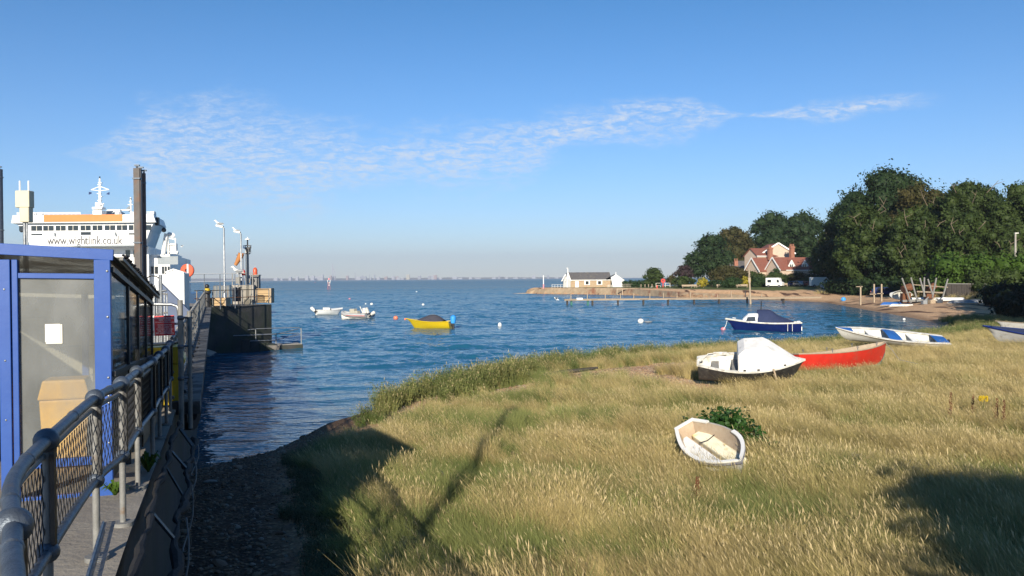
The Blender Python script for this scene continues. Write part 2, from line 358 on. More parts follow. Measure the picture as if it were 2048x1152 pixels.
# ================================================================== TERRAIN
SHORE = np.array([(-60, 10), (-14, 20), (-8.3, 21.9), (-7.0, 24.3), (-6.7, 26.6), (-6.4, 28.9), (-5.7, 30.8), (-4.6, 33.7), (-2.9, 37.5), (-.9, 41.5), (4.8, 48), (11, 52), (17, 55.5), (24, 61), (30, 65), (35, 69), (39.5, 74), (42, 79), (45.5, 90), (49, 105), (52, 120), (55.5, 137), (60, 158), (56, 176), (50, 190), (42, 205), (38, 225), (30, 245), (20, 256), (10, 266), (4.5, 276), (8, 284), (30, 296), (60, 320), (110, 380), (200, 600), (400, 1500), (900, 1500), (900, -200), (-60, -200)], float)
def shore_sd(x, y):
    x = np.asarray(x, float); y = np.asarray(y, float)
    best = np.full(x.shape, 1e9); ins = np.zeros(x.shape, bool)
    n = len(SHORE)
    for i in range(n):
        ax, ay = SHORE[i]; bx, by = SHORE[(i + 1) % n]
        dx, dy = bx - ax, by - ay
        t = np.clip(((x - ax) * dx + (y - ay) * dy) / (dx * dx + dy * dy), 0, 1)
        best = np.minimum(best, np.hypot(x - ax - t * dx, y - ay - t * dy))
        c = ((ay > y) != (by > y)) & (x < (bx - ax) * (y - ay) / ((by - ay) if by != ay else 1e-9) + ax)
        ins ^= c
    return np.where(ins, best, -best)
_ph = np.random.default_rng(3).uniform(0, 6.28, (16, 3))
def lump(x, y, wl):
    v = 0
    for i in range(8):
        a = _ph[i, 0] * 1.7; k = 6.28 / wl * (1 + .5 * math.sin(_ph[i, 1]))
        v = v + np.sin((x * math.cos(a) + y * math.sin(a)) * k + _ph[i, 2] * 3)
    return v / 8
def ground_z(x, y):
    x = np.asarray(x, float); y = np.asarray(y, float)
    d = shore_sd(x, y)
    Hh = np.interp(y, [0, 30, 46, 60, 85, 104, 170, 190, 260, 300], [1.25, 1.05, .95, .55, .55, 1.5, 1.75, 1.95, 1.95, 1.9])
    Lf = np.interp(y, [0, 25, 34, 60, 80, 165, 188], [6.5, 6, 3.5, 3, 4, 6, .8])
    h = Hh * (1 - np.exp(-np.maximum(d, 0) / Lf)) + lump(x, y, 5) * .10 * np.clip(d / 6, 0, 1) + lump(x + 9, y, 1.7) * .03 * np.clip(d / 3, 0, 1)
    h = h + np.clip((x - 60) / 60, 0, 1) * np.clip((y - 90) / 40, 0, 1) * 1.2          # ground climbs inland under the wood
    return np.where(d > 0, h, np.maximum(-3.0, .13 * d - .02))
def gz(x, y): return float(ground_z(np.array([x]), np.array([y]))[0])
def axis(segs):
    out = []
    for a, b, st in segs: out += list(np.arange(a, b, st))
    return np.array(out + [segs[-1][1]])
gx = axis([(-16000, -1000, 3000), (-1000, -60, 94), (-60, -12, 4), (-12, 30, .4), (30, 70, .8), (70, 140, 4), (140, 400, 20), (400, 1000, 100), (1000, 16000, 3000)])
gy = axis([(-200, -20, 20), (-20, 4, 3), (4, 60, .4), (60, 100, .8), (100, 300, 2), (300, 500, 20), (500, 1500, 100), (1500, 18000, 1500)])
GX, GY = np.meshgrid(gx, gy)
GZ = ground_z(GX, GY)
SD = shore_sd(GX, GY)
nx, ny = len(gx), len(gy)
idx = np.arange(nx * ny).reshape(ny, nx)
Q = np.stack([idx[:-1, :-1], idx[:-1, 1:], idx[1:, 1:], idx[1:, :-1]], -1).reshape(-1, 4)
def capsule(x, y, a, b, r):
    ax, ay = a; bx, by = b; dx, dy = bx - ax, by - ay
    t = np.clip(((x - ax) * dx + (y - ay) * dy) / (dx * dx + dy * dy), 0, 1)
    return np.hypot(x - ax - t * dx, y - ay - t * dy) / r
def pebble_patch(x, y):
    """1 in the bare shingle patches of the marsh, 0 outside"""
    j = lump(x * 1.0, y * 1.0, 2.3) * .35
    v = np.minimum.reduce([capsule(x, y, (3.2, 35.0), (9.2, 38.5), 1.7), capsule(x, y, (5.5, 33.5), (7.0, 29.0), 1.0), capsule(x, y, (-1.8, 28.5), (.8, 32.5), .8), capsule(x, y, (-3.6, 28.7), (-3.0, 31.5), .6)])
    return v + j < 1
def marsh_mask(x, y):
    """where the marsh grass stands"""
    d = shore_sd(x, y)
    left = x - (-.30 * y + 1.2)
    return (left > lump(x, y, 3) * .7) & (d > 2.2 + lump(x, y, 4) * .8) & (y < 88) & ~pebble_patch(x, y) & (x > -6)
ground = np_mesh('ground', np.stack([GX, GY, GZ], -1).reshape(-1, 3), Q, None or [], smooth=True)
me = ground.data
wg = np.clip((marsh_mask(GX, GY) & (SD > 0)).astype(float), 0, 1)
wl = np.clip((SD - 3) / 4, 0, 1) * np.clip((GY - 178) / 14, 0, 1)
wl = np.maximum(wl, np.clip((SD - 26 - lump(GX, GY, 12) * 7) / 5, 0, 1) * np.clip((GY - 95) / 5, 0, 1))
wet = np.clip(1 - np.abs(SD - .2) / 1.6, 0, 1)
near_wet_shade = np.clip((33 - GY) / 3, 0, 1) * np.clip((1.0 - (GX + .30 * GY)) / 1.0, 0, 1) * (GX > -12); near_wet_shade = np.maximum(near_wet_shade, .8 * np.clip(2.6 - SD, 0, 1) * (GY < 40) * (GX > -9))
ca = me.color_attributes.new('zone', 'FLOAT_COLOR', 'POINT')
ca.data.foreach_set('color', np.stack([wg, wl, wet, np.ones_like(wet)], -1).astype(np.float32).ravel())
na_ = me.attributes.new('wet_shaded_shingle', 'FLOAT', 'POINT'); na_.data.foreach_set('value', near_wet_shade.astype(np.float32).ravel())  # wet beach, darkened further to stand in for the pier's shade
m = bpy.data.materials.new('ground_surface'); m.use_nodes = True; nt = m.node_tree; N = nt.nodes; L = nt.links; b = N['Principled BSDF']
b.inputs['Roughness'].default_value = .9; b.inputs['Specular IOR Level'].default_value = .2
g = N.new('ShaderNodeNewGeometry'); at_ = N.new('ShaderNodeAttribute'); at_.attribute_name = 'zone'; sx = N.new('ShaderNodeSeparateColor'); L.new(at_.outputs['Color'], sx.inputs[0])
def nz(sc, det=5, typ='n', v=None):
    n = N.new('ShaderNodeTexNoise' if typ == 'n' else 'ShaderNodeTexVoronoi'); n.inputs['Scale'].default_value = sc
    if typ == 'n': n.inputs['Detail'].default_value = det
    L.new(v or g.outputs['Position'], n.inputs['Vector']); return n
def rp(f, lo, hi, a=0, b_=1):
    r = N.new('ShaderNodeMapRange'); r.inputs[1].default_value = lo; r.inputs[2].default_value = hi; r.inputs[3].default_value = a; r.inputs[4].default_value = b_; L.new(f, r.inputs[0]); return r.outputs[0]
def mx2(f, a, c):
    x = N.new('ShaderNodeMix'); x.data_type = 'RGBA'; L.new(f, x.inputs[0])
    for s_, v in ((x.inputs[6], a), (x.inputs[7], c)):
        if hasattr(v, 'is_output'): L.new(v, s_)
        else: s_.default_value = (*v, 1)
    return x.outputs[2]
vo = nz(16, typ='v'); vo2 = nz(5, typ='v')
cr = N.new('ShaderNodeValToRGB'); L.new(vo.outputs['Color'], cr.inputs[0])
cr.color_ramp.elements[0].color = (.36, .21, .11, 1); cr.color_ramp.elements[1].color = (.78, .55, .34, 1)
e = cr.color_ramp.elements.new(.5); e.color = (.68, .43, .24, 1)
peb = mx2(rp(nz(.8, 6).outputs['Fac'], .5, .75), cr.outputs[0], (.52, .34, .20))
# dark seaweed strand lines lying along the beach
mpg = N.new('ShaderNodeMapping'); mpg.inputs['Rotation'].default_value = (0, 0, R(15)); mpg.inputs['Scale'].default_value = (.75, .10, 1); L.new(g.outputs['Position'], mpg.inputs[0])
weed = rp(nz(1.0, 7, v=mpg.outputs[0]).outputs['Fac'], .57, .63)
peb = mx2(weed, peb, (.12, .065, .04))
soil = mx2(rp(nz(1.2, 5).outputs['Fac'], .4, .6), (.30, .23, .11), (.21, .17, .08))
lawn = mx2(rp(nz(.12, 6).outputs['Fac'], .35, .65), (.085, .125, .028), (.13, .135, .04))
c1 = mx2(rp(sx.outputs[0], .3, .7), peb, soil)
wj = N.new('ShaderNodeMath'); wj.operation = 'ADD'; L.new(sx.outputs[1], wj.inputs[0]); L.new(rp(nz(.5, 5).outputs['Fac'], .3, .7, -.35, .35), wj.inputs[1])
c2 = mx2(rp(wj.outputs[0], .4, .6), c1, lawn)
c3 = mx2(rp(sx.outputs[2], .2, .9, 0, .6), c2, (.13, .07, .04))
an = N.new('ShaderNodeAttribute'); an.attribute_name = 'wet_shaded_shingle'
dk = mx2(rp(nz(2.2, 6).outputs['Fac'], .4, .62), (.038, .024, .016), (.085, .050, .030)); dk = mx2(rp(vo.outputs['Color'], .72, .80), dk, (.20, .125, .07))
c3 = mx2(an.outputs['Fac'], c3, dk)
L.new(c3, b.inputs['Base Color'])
bp = N.new('ShaderNodeBump'); bp.inputs['Strength'].default_value = .9; bp.inputs['Distance'].default_value = .035; L.new(vo.outputs['Distance'], bp.inputs['Height'])
bp2 = N.new('ShaderNodeBump'); bp2.inputs['Strength'].default_value = .8; bp2.inputs['Distance'].default_value = .15; L.new(nz(1.3, 6).outputs['Fac'], bp2.inputs['Height']); L.new(bp.outputs[0], bp2.inputs['Normal'])
L.new(bp2.outputs[0], b.inputs['Normal'])
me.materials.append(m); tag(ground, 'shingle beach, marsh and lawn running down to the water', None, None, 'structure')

# ================================================================== WATER
rr = [13.0]
while rr[-1] < 420: rr.append(rr[-1] * 1.0043)
while rr[-1] < 14000: rr.append(rr[-1] * 1.09)
rr = np.array(rr); th = np.concatenate([np.linspace(R(-88), R(-36), 14)[:-1], np.linspace(R(-36), R(38), 560), np.linspace(R(38), R(88), 14)[1:]])
TH, RRm = np.meshgrid(th, rr); WX = RRm * np.sin(TH); WY = RRm * np.cos(TH) - 2
wr = np.random.default_rng(11); WZ = np.zeros_like(WX)
for i in range(46):
    lam = .45 * (9 / .45) ** (wr.random() ** 1.25); k = 2 * math.pi / lam
    a = R(72) + wr.normal(0, R(32)); amp = .0062 * lam ** .75
    ph = (WX * math.cos(a) + WY * math.sin(a)) * k + wr.uniform(0, 6.28)
    s_ = np.sin(ph); WZ += amp * (s_ + .25 * np.cos(2 * ph) * 1)
gust = np.clip(.8 + .7 * lump(WX * .25, WY, 13) + .8 * lump(WX, WY * .5, 34) + .35 * lump(WX, WY, 90), .35, 1.5)
sdw = shore_sd(WX, WY)
calm = np.clip(-sdw / 9, .12, 1) * np.interp(WX - .25 * WY, [-20, 10, 30], [1, .85, .55])
WZ = WZ * gust * calm * np.clip((700 - RRm) / 450, 0, 1)
nr, nt_ = WX.shape; ix = np.arange(nr * nt_).reshape(nr, nt_)
Qw = np.stack([ix[:-1, :-1], ix[1:, :-1], ix[1:, 1:], ix[:-1, 1:]], -1).reshape(-1, 4)[:, ::-1]
wm = bpy.data.materials.new('sea_water'); wm.use_nodes = True; nt = wm.node_tree; N = nt.nodes; L = nt.links; b = N['Principled BSDF']
b.inputs['Roughness'].default_value = .07; b.inputs['IOR'].default_value = 1.33; b.inputs['Specular IOR Level'].default_value = .5
g = N.new('ShaderNodeNewGeometry')
col = mx2(rp(nz(.025, 4).outputs['Fac'], .35, .65), (.009, .080, .145), (.012, .105, .170))
aw = N.new('ShaderNodeAttribute'); aw.attribute_name = 'shallow'
col = mx2(aw.outputs['Fac'], col, (.055, .065, .05))
L.new(col, b.inputs['Base Color'])
mpw = N.new('ShaderNodeMapping'); mpw.inputs['Scale'].default_value = (.55, 1, 1); L.new(g.outputs['Position'], mpw.inputs[0])
b1 = N.new('ShaderNodeBump'); b1.inputs['Strength'].default_value = .65; b1.inputs['Distance'].default_value = .05; L.new(nz(3.2, 4, v=mpw.outputs[0]).outputs['Fac'], b1.inputs['Height'])
b2 = N.new('ShaderNodeBump'); b2.inputs['Strength'].default_value = .8; b2.inputs['Distance'].default_value = .5; L.new(nz(.45, 5, v=mpw.outputs[0]).outputs['Fac'], b2.inputs['Height']); L.new(b1.outputs[0], b2.inputs['Normal'])
L.new(b2.outputs[0], b.inputs['Normal'])
# far off the unresolved wave faces tilt towards the viewer and show the water body instead of the low sky
fa = N.new('ShaderNodeAttribute'); fa.attribute_name = 'rough_sea'; df_ = N.new('ShaderNodeBsdfDiffuse'); df_.inputs['Color'].default_value = (.032, .155, .27, 1)
ms_ = N.new('ShaderNodeMixShader'); L.new(fa.outputs['Fac'], ms_.inputs[0]); L.new(b.outputs[0], ms_.inputs[1]); L.new(b2.outputs[0], df_.inputs['Normal']); L.new(df_.outputs[0], ms_.inputs[2]); L.new(ms_.outputs[0], N['Material Output'].inputs['Surface'])
water = np_mesh('water', np.stack([WX, WY, WZ], -1).reshape(-1, 3), Qw, wm, smooth=True)
sa = water.data.attributes.new('shallow', 'FLOAT', 'POINT'); sa.data.foreach_set('value', (np.clip(1 + sdw / 5, 0, 1) ** 2 * .8).astype(np.float32).ravel())
sa = water.data.attributes.new('rough_sea', 'FLOAT', 'POINT'); sa.data.foreach_set('value', np.interp(RRm, [20, 60, 150, 400, 1200], [0.05, .15, .35, .62, .75]).astype(np.float32).ravel())
tag(water, 'rippled blue sea water of the bay', None, None, 'structure')

# ================================================================== PIER
PD = Vector((-.339, .941, 0)); PN = Vector((.941, .339, 0))    # along the pier, and out over the water
def edge_x(y): return -.64 - .36 * y
def deck_z(y): return float(np.interp(y, [-5, 6, 12, 25, 45, 70], [3.17, 3.17, 2.97, 3.0, 3.08, 3.2]))
def on_rail(y, off=0): # point 0.13 m behind the edge
    return Vector((edge_x(y) - .13 + off, y, deck_z(y)))
pe = [(2.2, .3)] + [(edge_x(y) + (.55 if y < 1.8 else .0), y) for y in (1.2, 2.2, 4, 6, 8, 10, 12, 15, 20, 25, 35, 45, 55.5)]
pe = [(3.0, -6), (2.6, .3), (.6, .95), (-.75, 1.5)] + pe[2:]
mb = MB()
for side in (0,):
    top = []; 
    for x, y in pe: top.append((x, y, deck_z(y)))
    back = [(x - 17, y + 0, deck_z(y)) for x, y in pe]
    n = len(pe); vs = top + back + [(x, y, -3) for x, y in pe]
    fs = []
    for i in range(n - 1): fs.append((i, i + 1, n + i + 1, n + i))
    mb.add(vs, [f[::-1] for f in fs], 0)
    mb.add(vs, [(i, 2 * n + i, 2 * n + i + 1, i + 1)[::-1] for i in range(n - 1)], 1)
# pier head block
HA, HB = Vector((-20.65, 55.5, 0)), Vector((-18.0, 61.7, 0))
hd = (HB - HA).normalized(); hp = Vector((-hd.y, hd.x, 0))
hv = [HA, HB, HB + hp * 26 + hd * 2, HA + hp * 24]
mb.add([(p.x, p.y, 3.2) for p in hv] + [(p.x, p.y, -3) for p in hv], [(0, 1, 2, 3)], 0)
mb.add([(p.x, p.y, 3.2) for p in hv] + [(p.x, p.y, -3) for p in hv], [(0, 4, 5, 1), (1, 5, 6, 2), (3, 7, 4, 0)], 1)
pier = mb.build('pier', [M['concrete'], M['darkwall']]); tag(pier, 'long concrete pier with a dark sea wall running out to the ferry berth', 'pier')
# pale coping strip along the far pier edge, road surface, joints
mb = MB()
pts = [Vector((edge_x(y) + .16, y, deck_z(y) + .02)) for y in (13, 18, 25, 35, 45, 55)]
for a, c in zip(pts, pts[1:]): mb.beam(a, c, .42, .20)
mb.build('coping', mat('speckled_coping', (.16, .16, .16), .9, (.05, .05, .05), 1.6, .8, 9, world=True, lo=.45, hi=.55), pier)
mb = MB()
rd = [(edge_x(y) - 1.6, y) for y in (10, 15, 20, 30, 40, 50, 56)]; rl = [(x - 9, y) for x, y in rd]
vs = [(x, y, deck_z(y) + .03 + .5 * np.interp(y, [20, 40, 56], [0, .5, 1.6])) for x, y in rd] + [(x, y, deck_z(y) + .03 + .5 * np.interp(y, [20, 40, 56], [0, .5, 1.6])) for x, y in rl]
k = len(rd); mb.add(vs, [(i, i + k, i + k + 1, i + 1)[::-1] for i in range(k - 1)])
tag(mb.build('road', M['asphalt']), 'grey brown roadway along the pier', None, None, 'structure')
# stone foot at the base of the pier head
mb = MB(); a = Vector((-21.05, 54.2, 0))
mb.poly([(-1.2, -1), (1.2, -1), (1.2, .10), (-.2, .95), (-1.2, .95)], -1.2, 1.2, 0, 'y')
mb.build('wall_footing', M['stone'], pier, (-21.2, 54.9, 0), R(10))

# ---- near railing
def TR(p): return Vector(p)
rail_pts = [(1.9, .55, 4.24), (.7, .95, 4.24), (-.35, 1.35, 4.24), (-1.05, 1.80, 4.24), (-1.31, 2.15, 4.24), (-1.56, 2.56, 4.24), (-1.93, 3.18, 4.24), (-2.25, 3.97, 4.235), (-2.74, 5.40, 4.235), (-2.935, 6.18, 4.23), (-3.40, 7.45, 4.18), (-3.92, 8.95, 4.12), (-4.42, 10.3, 4.07), (-4.84, 11.5, 4.04), (-5.30, 12.75, 4.03)]
near = thing('tubular_railing', 'near galvanised pipe railing with ball joints and chain link infill, beside the blue shelter', 'railing', (-2.9, 6.0, 3.17))
off = near.location.copy()
def rel(p): return Vector(p) - off
def smooth_path(P, n=5):
    P = [Vector(p) for p in P]; out = []
    for i in range(len(P) - 1):
        p0 = P[max(i - 1, 0)]; p1 = P[i]; p2 = P[i + 1]; p3 = P[min(i + 2, len(P) - 1)]
        for t in np.arange(0, 1, 1 / n):
            out.append(.5 * ((2 * p1) + (-p0 + p2) * t + (2 * p0 - 5 * p1 + 4 * p2 - p3) * t * t + (-p0 + 3 * p1 - 3 * p2 + p3) * t ** 3))
    return out + [P[-1]]
mb = MB(); mb.tube([rel(p) for p in smooth_path(rail_pts)], .029, 14)
for p in smooth_path(rail_pts, 2)[1::2]:    # pipe couplings
    mb.ball(rel(p), .034, 10, sc=(1, 1, 1))
mb.build('handrail', M['galvd'], near, smooth=True)
# railing is offset -.62 for lower pipe
lowP = [Vector(p) - Vector((0, 0, .54)) for p in rail_pts]
mb = MB(); mb.tube([rel(p) for p in smooth_path(lowP)], .026, 12); mb.build('lower_rail', M['galvd'], near, smooth=True)
midP = [Vector(p) - Vector((0, 0, .075)) for p in rail_pts]
mb = MB(); mb.tube([rel(p) + Vector((-.02, 0, 0)) for p in smooth_path(midP)], .017, 8); mb.build('upper_wire_bar', M['greypost'], near, smooth=True)
posts = [rail_pts[i] for i in (1, 3, 5, 7, 8, 9, 10, 11, 12, 13, 14)]
for i, p in enumerate(posts):
    p = Vector(p); dz = deck_z(p.y); mb = MB(); q = rel(p)
    mb.tube([(q.x, q.y, dz - off.z), (q.x, q.y, q.z)], .023, 12)
    mb.tube([(q.x, q.y, dz - off.z), (q.x, q.y, dz - off.z + .03)], .075, 14)
    mb.build('post', M['greypost'], near, smooth=True)
    mb = MB(); mb.ball(q, .060, 16); mb.ball(q - Vector((0, 0, .54)), .054, 14)
    mb.build('ball_joint', M['galvd'], near, smooth=True)
    mb = MB(); mb.box((q.x + .035, q.y - .01, q.z - .27), (.022, .02, .46)); mb.build('mesh_post', M['black'], near)
# diamond mesh between the top and the lower rail
fine_ = smooth_path([Vector(p) for p in rail_pts[1:]], 12)
Lc = [0]
for a, c in zip(fine_, fine_[1:]): Lc.append(Lc[-1] + (c - a).length)
Lc = np.array(Lc); FX = np.array([[p.x, p.y, p.z] for p in fine_])
def along(s, h):
    s = min(max(s, 0), Lc[-1]); return Vector((np.interp(s, Lc, FX[:, 0]), np.interp(s, Lc, FX[:, 1]), np.interp(s, Lc, FX[:, 2]) - h))
mb = MB(); H0, H1 = .10, .52; step = .078
s0 = 0
while s0 < Lc[-1]:
    for sg in (1, -1):
        pts = []
        for j in range(5):
            h = H0 + (H1 - H0) * j / 4; s_ = s0 + sg * (h - H0) * .62 + (0 if sg > 0 else (H1 - H0) * .62)
            pts.append(rel(along(s_, h)) + Vector((-.012, 0, 0)))
        mb.tube(pts, .0030, 3, cap=False)
    s0 += step
mb.build('chain_link', M['black'], near)

for y0, y1 in ((9.1, 10.25), (10.35, 11.45), (11.55, 12.7)):
    mb = MB(); a = on_rail(y0, -.04); c = on_rail(y1, -.04)
    P = [rel(a + Vector((0, 0, .10))), rel(c + Vector((0, 0, .10))), rel(c + Vector((0, 0, .96))), rel(a + Vector((0, 0, .96)))]; k_ = Vector((.02, 0, 0)); mb.add(P + [p - k_ for p in P], [(0, 1, 2, 3), (7, 6, 5, 4), (0, 3, 7, 4), (1, 5, 6, 2), (3, 2, 6, 7), (0, 4, 5, 1)]); mb.build('infill_panel', M['black'], near)
# ---- loose perforated channel, black cable trunk with ropes along the edge
mb = MB(); a = Vector(at(200, 1046, 4.0)); c = Vector(at(160, 1175, 3.2)); a.x += 0
d = (c - a); n_ = 44
dn = d.normalized(); sd_ = dn.cross(Vector((0, 0, 1))).normalized()
wv = sd_ * .055; hv_ = dn.cross(sd_) * .02
def strip(a0, b0, w0, holes):
    for i in range(holes):
        p = a0 + (b0 - a0) * (i / holes); q = a0 + (b0 - a0) * ((i + .45) / holes); r_ = a0 + (b0 - a0) * ((i + 1) / holes)
        mb.add([p, q, q + w0, p + w0], [(0, 1, 2, 3), (3, 2, 1, 0)])
        for u0, u1 in ((0, .3), (.7, 1)): mb.add([q + w0 * u0, r_ + w0 * u0, r_ + w0 * u1, q + w0 * u1], [(0, 1, 2, 3), (3, 2, 1, 0)])
strip(a, c, -wv, 36); strip(a, c, Vector((.01, 0, -.05)), 36)
mb.tube([a, c], .006, 6)
tag(mb.build('perforated_channel', M['galv']), 'loose galvanised perforated steel channel leaning outside the near railing', 'steel channel')
trunk = thing('edge_fender', 'black sagging rubber fender with rope loops hung along the pier edge', 'fender', (-2.7, 6, 3.1))
o2 = trunk.location.copy(); mb = MB(); pts = []; pts2 = []
for i in range(60):
    y = 2.6 + i * .16; wob = .018 * math.sin(i * .37) + .012 * math.sin(i * 1.13 + 1) + .006 * math.sin(i * 2.9)
    pts.append(Vector((edge_x(y) + .10 + wob, y, deck_z(y) - .02 + .015 * math.sin(i * .4))) - o2)
    pts2.append(Vector((edge_x(y) + .30 + wob * 1.5, y, deck_z(y) - .30 + .03 * math.sin(i * .45 + 1))) - o2)
mb.tube(pts, [.028 + .010 * math.sin(i * .8) for i in range(60)], 8); mb.tube(pts2, [.034 + .014 * math.sin(i * .53 + 2) + .008 * math.sin(i * 1.9) for i in range(60)], 8); mb.build('rubber_tube', M['rubber'], trunk, smooth=True)
mb = MB()
for i in (3, 11, 16, 26, 37, 44, 55): mb.beam(pts[i], pts2[i] + Vector((0, .05 * math.sin(i), 0)), .04 + .02 * math.sin(i * 3), .02)
mb.build('bracket', M['black'], trunk)
mb = MB()
for k in range(6):
    y = 3.2 + k * 1.5; p = [Vector((edge_x(y + t * 1.4) + .33 + .05 * math.sin(9 * t), y + t * 1.4, deck_z(y) - .35 - .5 * math.sin(math.pi * t) * (1 + .3 * math.sin(k)))) - o2 for t in np.linspace(0, 1, 12)]
    mb.tube(p, .008, 5)
mb.build('rope', M['greypost'], trunk)

# ---- blue waiting shelter
ang = math.atan2(PN.y, PN.x)        # local x = out towards the water (PN), local y = along the pier (PD)
sh = thing('waiting_shelter', 'blue framed waiting shelter with cloudy end panel and dark glazed side', 'shelter', (-3.51, 7.2, 3.14), ang)
FL, SL, SW = -.055, -.088, 2.5       # fall of floor and roof per metre along, width
ht = 2.09
def shp(x, y, z): return (x, y, z)
def froof(x, y): return ht + SL * y - x * .035
mb = MB()
for x0, w_ in ((-.05, .13),):
    mb.box((-.06, .05, ht / 2 - .05), (.13, .10, ht + .02))
mb.build('corner_post', M['blue'], sh, bevel=.006)
mb = MB(); mb.box((-.728, .05, ht / 2 - .04), (.045, .08, ht)); mb.box((-.80, .04, ht / 2 - .04), (.085, .10, ht)); mb.box((-2.45, .05, ht / 2), (.12, .1, ht)); mb.build('end_post', M['blue'], sh, bevel=.005)
mb = MB()
mb.beam((-2.6, .03, ht + .06 + 2.6 * .035), (.03, .03, ht + .0), .06, .095); mb.beam((-.72, .045, ht - .175), (-.12, .045, ht - .185), .05, .045)
mb.beam((-.72, .045, .30), (-.12, .045, .30), .05, .07); mb.beam((-.72, .045, .0), (-.12, .045, 0), .05, .05)
mb.build('end_beam', M['blue'], sh, bevel=.004)
mb = MB(); mb.box((-.41, .05, (ht - .2 + .33) / 2), (.60, .008, ht - .2 - .33)); mb.build('end_panel', M['acrylic'], sh)
# paper notice
mb = MB(); mb.box((-.452, .038, 1.42), (.115, .003, .155)); mb.box((-.442, .0418, 1.41), (.125, .002, .165)); mb.build('notice', M['paper'], sh)
mb = MB()
for z in (1.95, 1.55, 1.02, .86, .80, .45): mb.ball((-.02, -.003, z), .011, 8, sc=(1, .5, 1))
for z in (1.8, 1.2, .7): mb.ball((-.80, -.011, z), .009, 8, sc=(1, .5, 1))
mb.build('bolt', M['galv'], sh, smooth=True)
SLn = 5.0
ys = [0.1, 1.55, 2.75, 3.9, SLn]
for y0, y1 in zip(ys, ys[1:]):
    mb = MB(); zt0, zt1 = ht - .14 + SL * y0, ht - .14 + SL * y1; zb0, zb1 = 1.06 + FL * y0, 1.06 + FL * y1
    mb.add([(0, y0 + .03, zb0), (0, y1 - .02, zb1), (0, y1 - .02, zt1), (0, y0 + .03, zt0), (-.01, y0 + .03, zb0), (-.01, y1 - .02, zb1), (-.01, y1 - .02, zt1), (-.01, y0 + .03, zt0)], [(0, 1, 2, 3), (7, 6, 5, 4), (0, 3, 7, 4), (1, 5, 6, 2), (3, 2, 6, 7), (0, 4, 5, 1)])
    mb.build('side_pane', M['sideglass'], sh)
    mb = MB(); mb.add([(0, y0, .12 + FL * y0), (0, y1, .12 + FL * y1), (0, y1, zb1 - .03), (0, y0, zb0 - .03), (-.02, y0, .12 + FL * y0), (-.02, y1, .12 + FL * y1), (-.02, y1, zb1 - .03), (-.02, y0, zb0 - .03)], [(0, 1, 2, 3), (7, 6, 5, 4), (0, 3, 7, 4), (1, 5, 6, 2)]); mb.build('kick_panel', M['black'], sh)
mb = MB()
for y in ys[1:]: mb.box((-.01, y, (ht + SL * y + FL * y) / 2), (.05, .05, ht + SL * y - FL * y))
for z, sl in ((1.05, FL), (ht - .12, SL), (ht - .02, SL)): mb.beam((.005, .05, z + sl * .05), (.005, SLn, z + sl * SLn), .05, .045)
mb.build('side_frame', M['black'], sh)
mb = MB()
a0 = froof(.06, -.02); mb.add([(.10, .04, a0 - .02), (.10, SLn + .1, a0 + SL * SLn - .02), (-2.6, SLn + .1, a0 + .1 + SL * SLn), (-2.6, .06, a0 + .1)], [(0, 1, 2, 3), (3, 2, 1, 0)])
mb.beam((.09, .04, a0 - .03), (.09, SLn + .1, a0 - .03 + SL * SLn), .03, .03)
mb2 = MB()
for i in range(40): mb2.ball((.10 + .015 * math.sin(i * 2.1), .12 + i * .125, a0 + .0 + SL * (i * .125)), .014 + .010 * abs(math.sin(i * 1.7)), 6, sc=(1, 2.6, .8))
mb2.build('moss_edge', M['rubber'], sh)
mb.build('roof', panel('roof_sheet', (.20, .20, .19), .78, .5, .1), sh)
mb = MB(); mb.box((-2.5, 2.5, 1.0 + SL * 2.5), (.05, 5.0, 2.0)); 
mb.box((-1.5, 5.3, .75), (2.0, .12, 2.3)); mb.build('back_wall', mat('block_tan', (.50, .46, .36), .85, (.38, .34, .27), 2.2, .4, c3=(.25, .24, .2), s3=1.1, t3=.6), sh)
mb = MB()
for k in range(5): mb.box((-1.5, 5.235, .1 + k * .42), (1.98, .012, .015))
for k in range(9): mb.box((-2.4 + (k % 5) * .45 + (k // 5) * .2, 5.235, .31 + (k // 5) * .84), (.015, .012, .40))
mb.build('mortar_joint', M['greypost'], sh)
mb = MB(); mb.beam((-2.2, 4.6, .42 - .25), (-.4, 4.6, .42 - .25), .35, .05); mb.build('bench', M['wood'], sh)
mb = MB()
for x in (-.86, -.30): mb.beam((x, SLn, -.25), (x, SLn, 1.7), .08, .08)
mb.build('rear_post', M['blue'], sh)
# ochre bin inside
M['ochrep'] = mat('ochre_bin_plastic', (.75, .40, .015), .5, (.71, .36, .012), 3)
gb = thing('grit_bin', 'ochre grit bin standing inside the blue shelter behind the cloudy panel', 'grit bin', tuple(Vector((-3.51, 7.2, 3.10)) + PN * -.60 + PD * 1.7), ang); gb.scale = (.72, .7, 1.12)
mb = MB(); mb.poly([(-.27, 0), (.27, 0), (.32, .62), (-.32, .62)], -.25, .25, 0, 'y'); mb.build('bin_body', M['ochrep'], gb, bevel=.02)
mb = MB(); mb.poly([(-.34, .62), (.34, .62), (.27, .80), (-.27, .80)], -.28, .28, 0, 'y'); mb.build('lid', M['ochrep'], gb, bevel=.02)
# yellow grit bin beyond the shelter
gb2 = thing('grit_bin', 'bright yellow grit bin under the barrier with the red notice', 'grit bin', (X(312, 13.3), 13.3, deck_z(13.3) + .05), ang)
mb = MB(); mb.poly([(-.34, 0), (.34, 0), (.40, .66), (-.40, .66)], -.3, .3, 0, 'y'); mb.build('bin_body', M['yellow'], gb2, bevel=.02)
mb = MB(); mb.poly([(-.43, .66), (.43, .66), (.43, .72), (.34, .93), (-.30, .93), (-.43, .72)], -.33, .33, 0, 'y'); mb.box((.2, -.345, .74), (.14, .03, .05)); mb.build('lid', M['yellow'], gb2, bevel=.015)
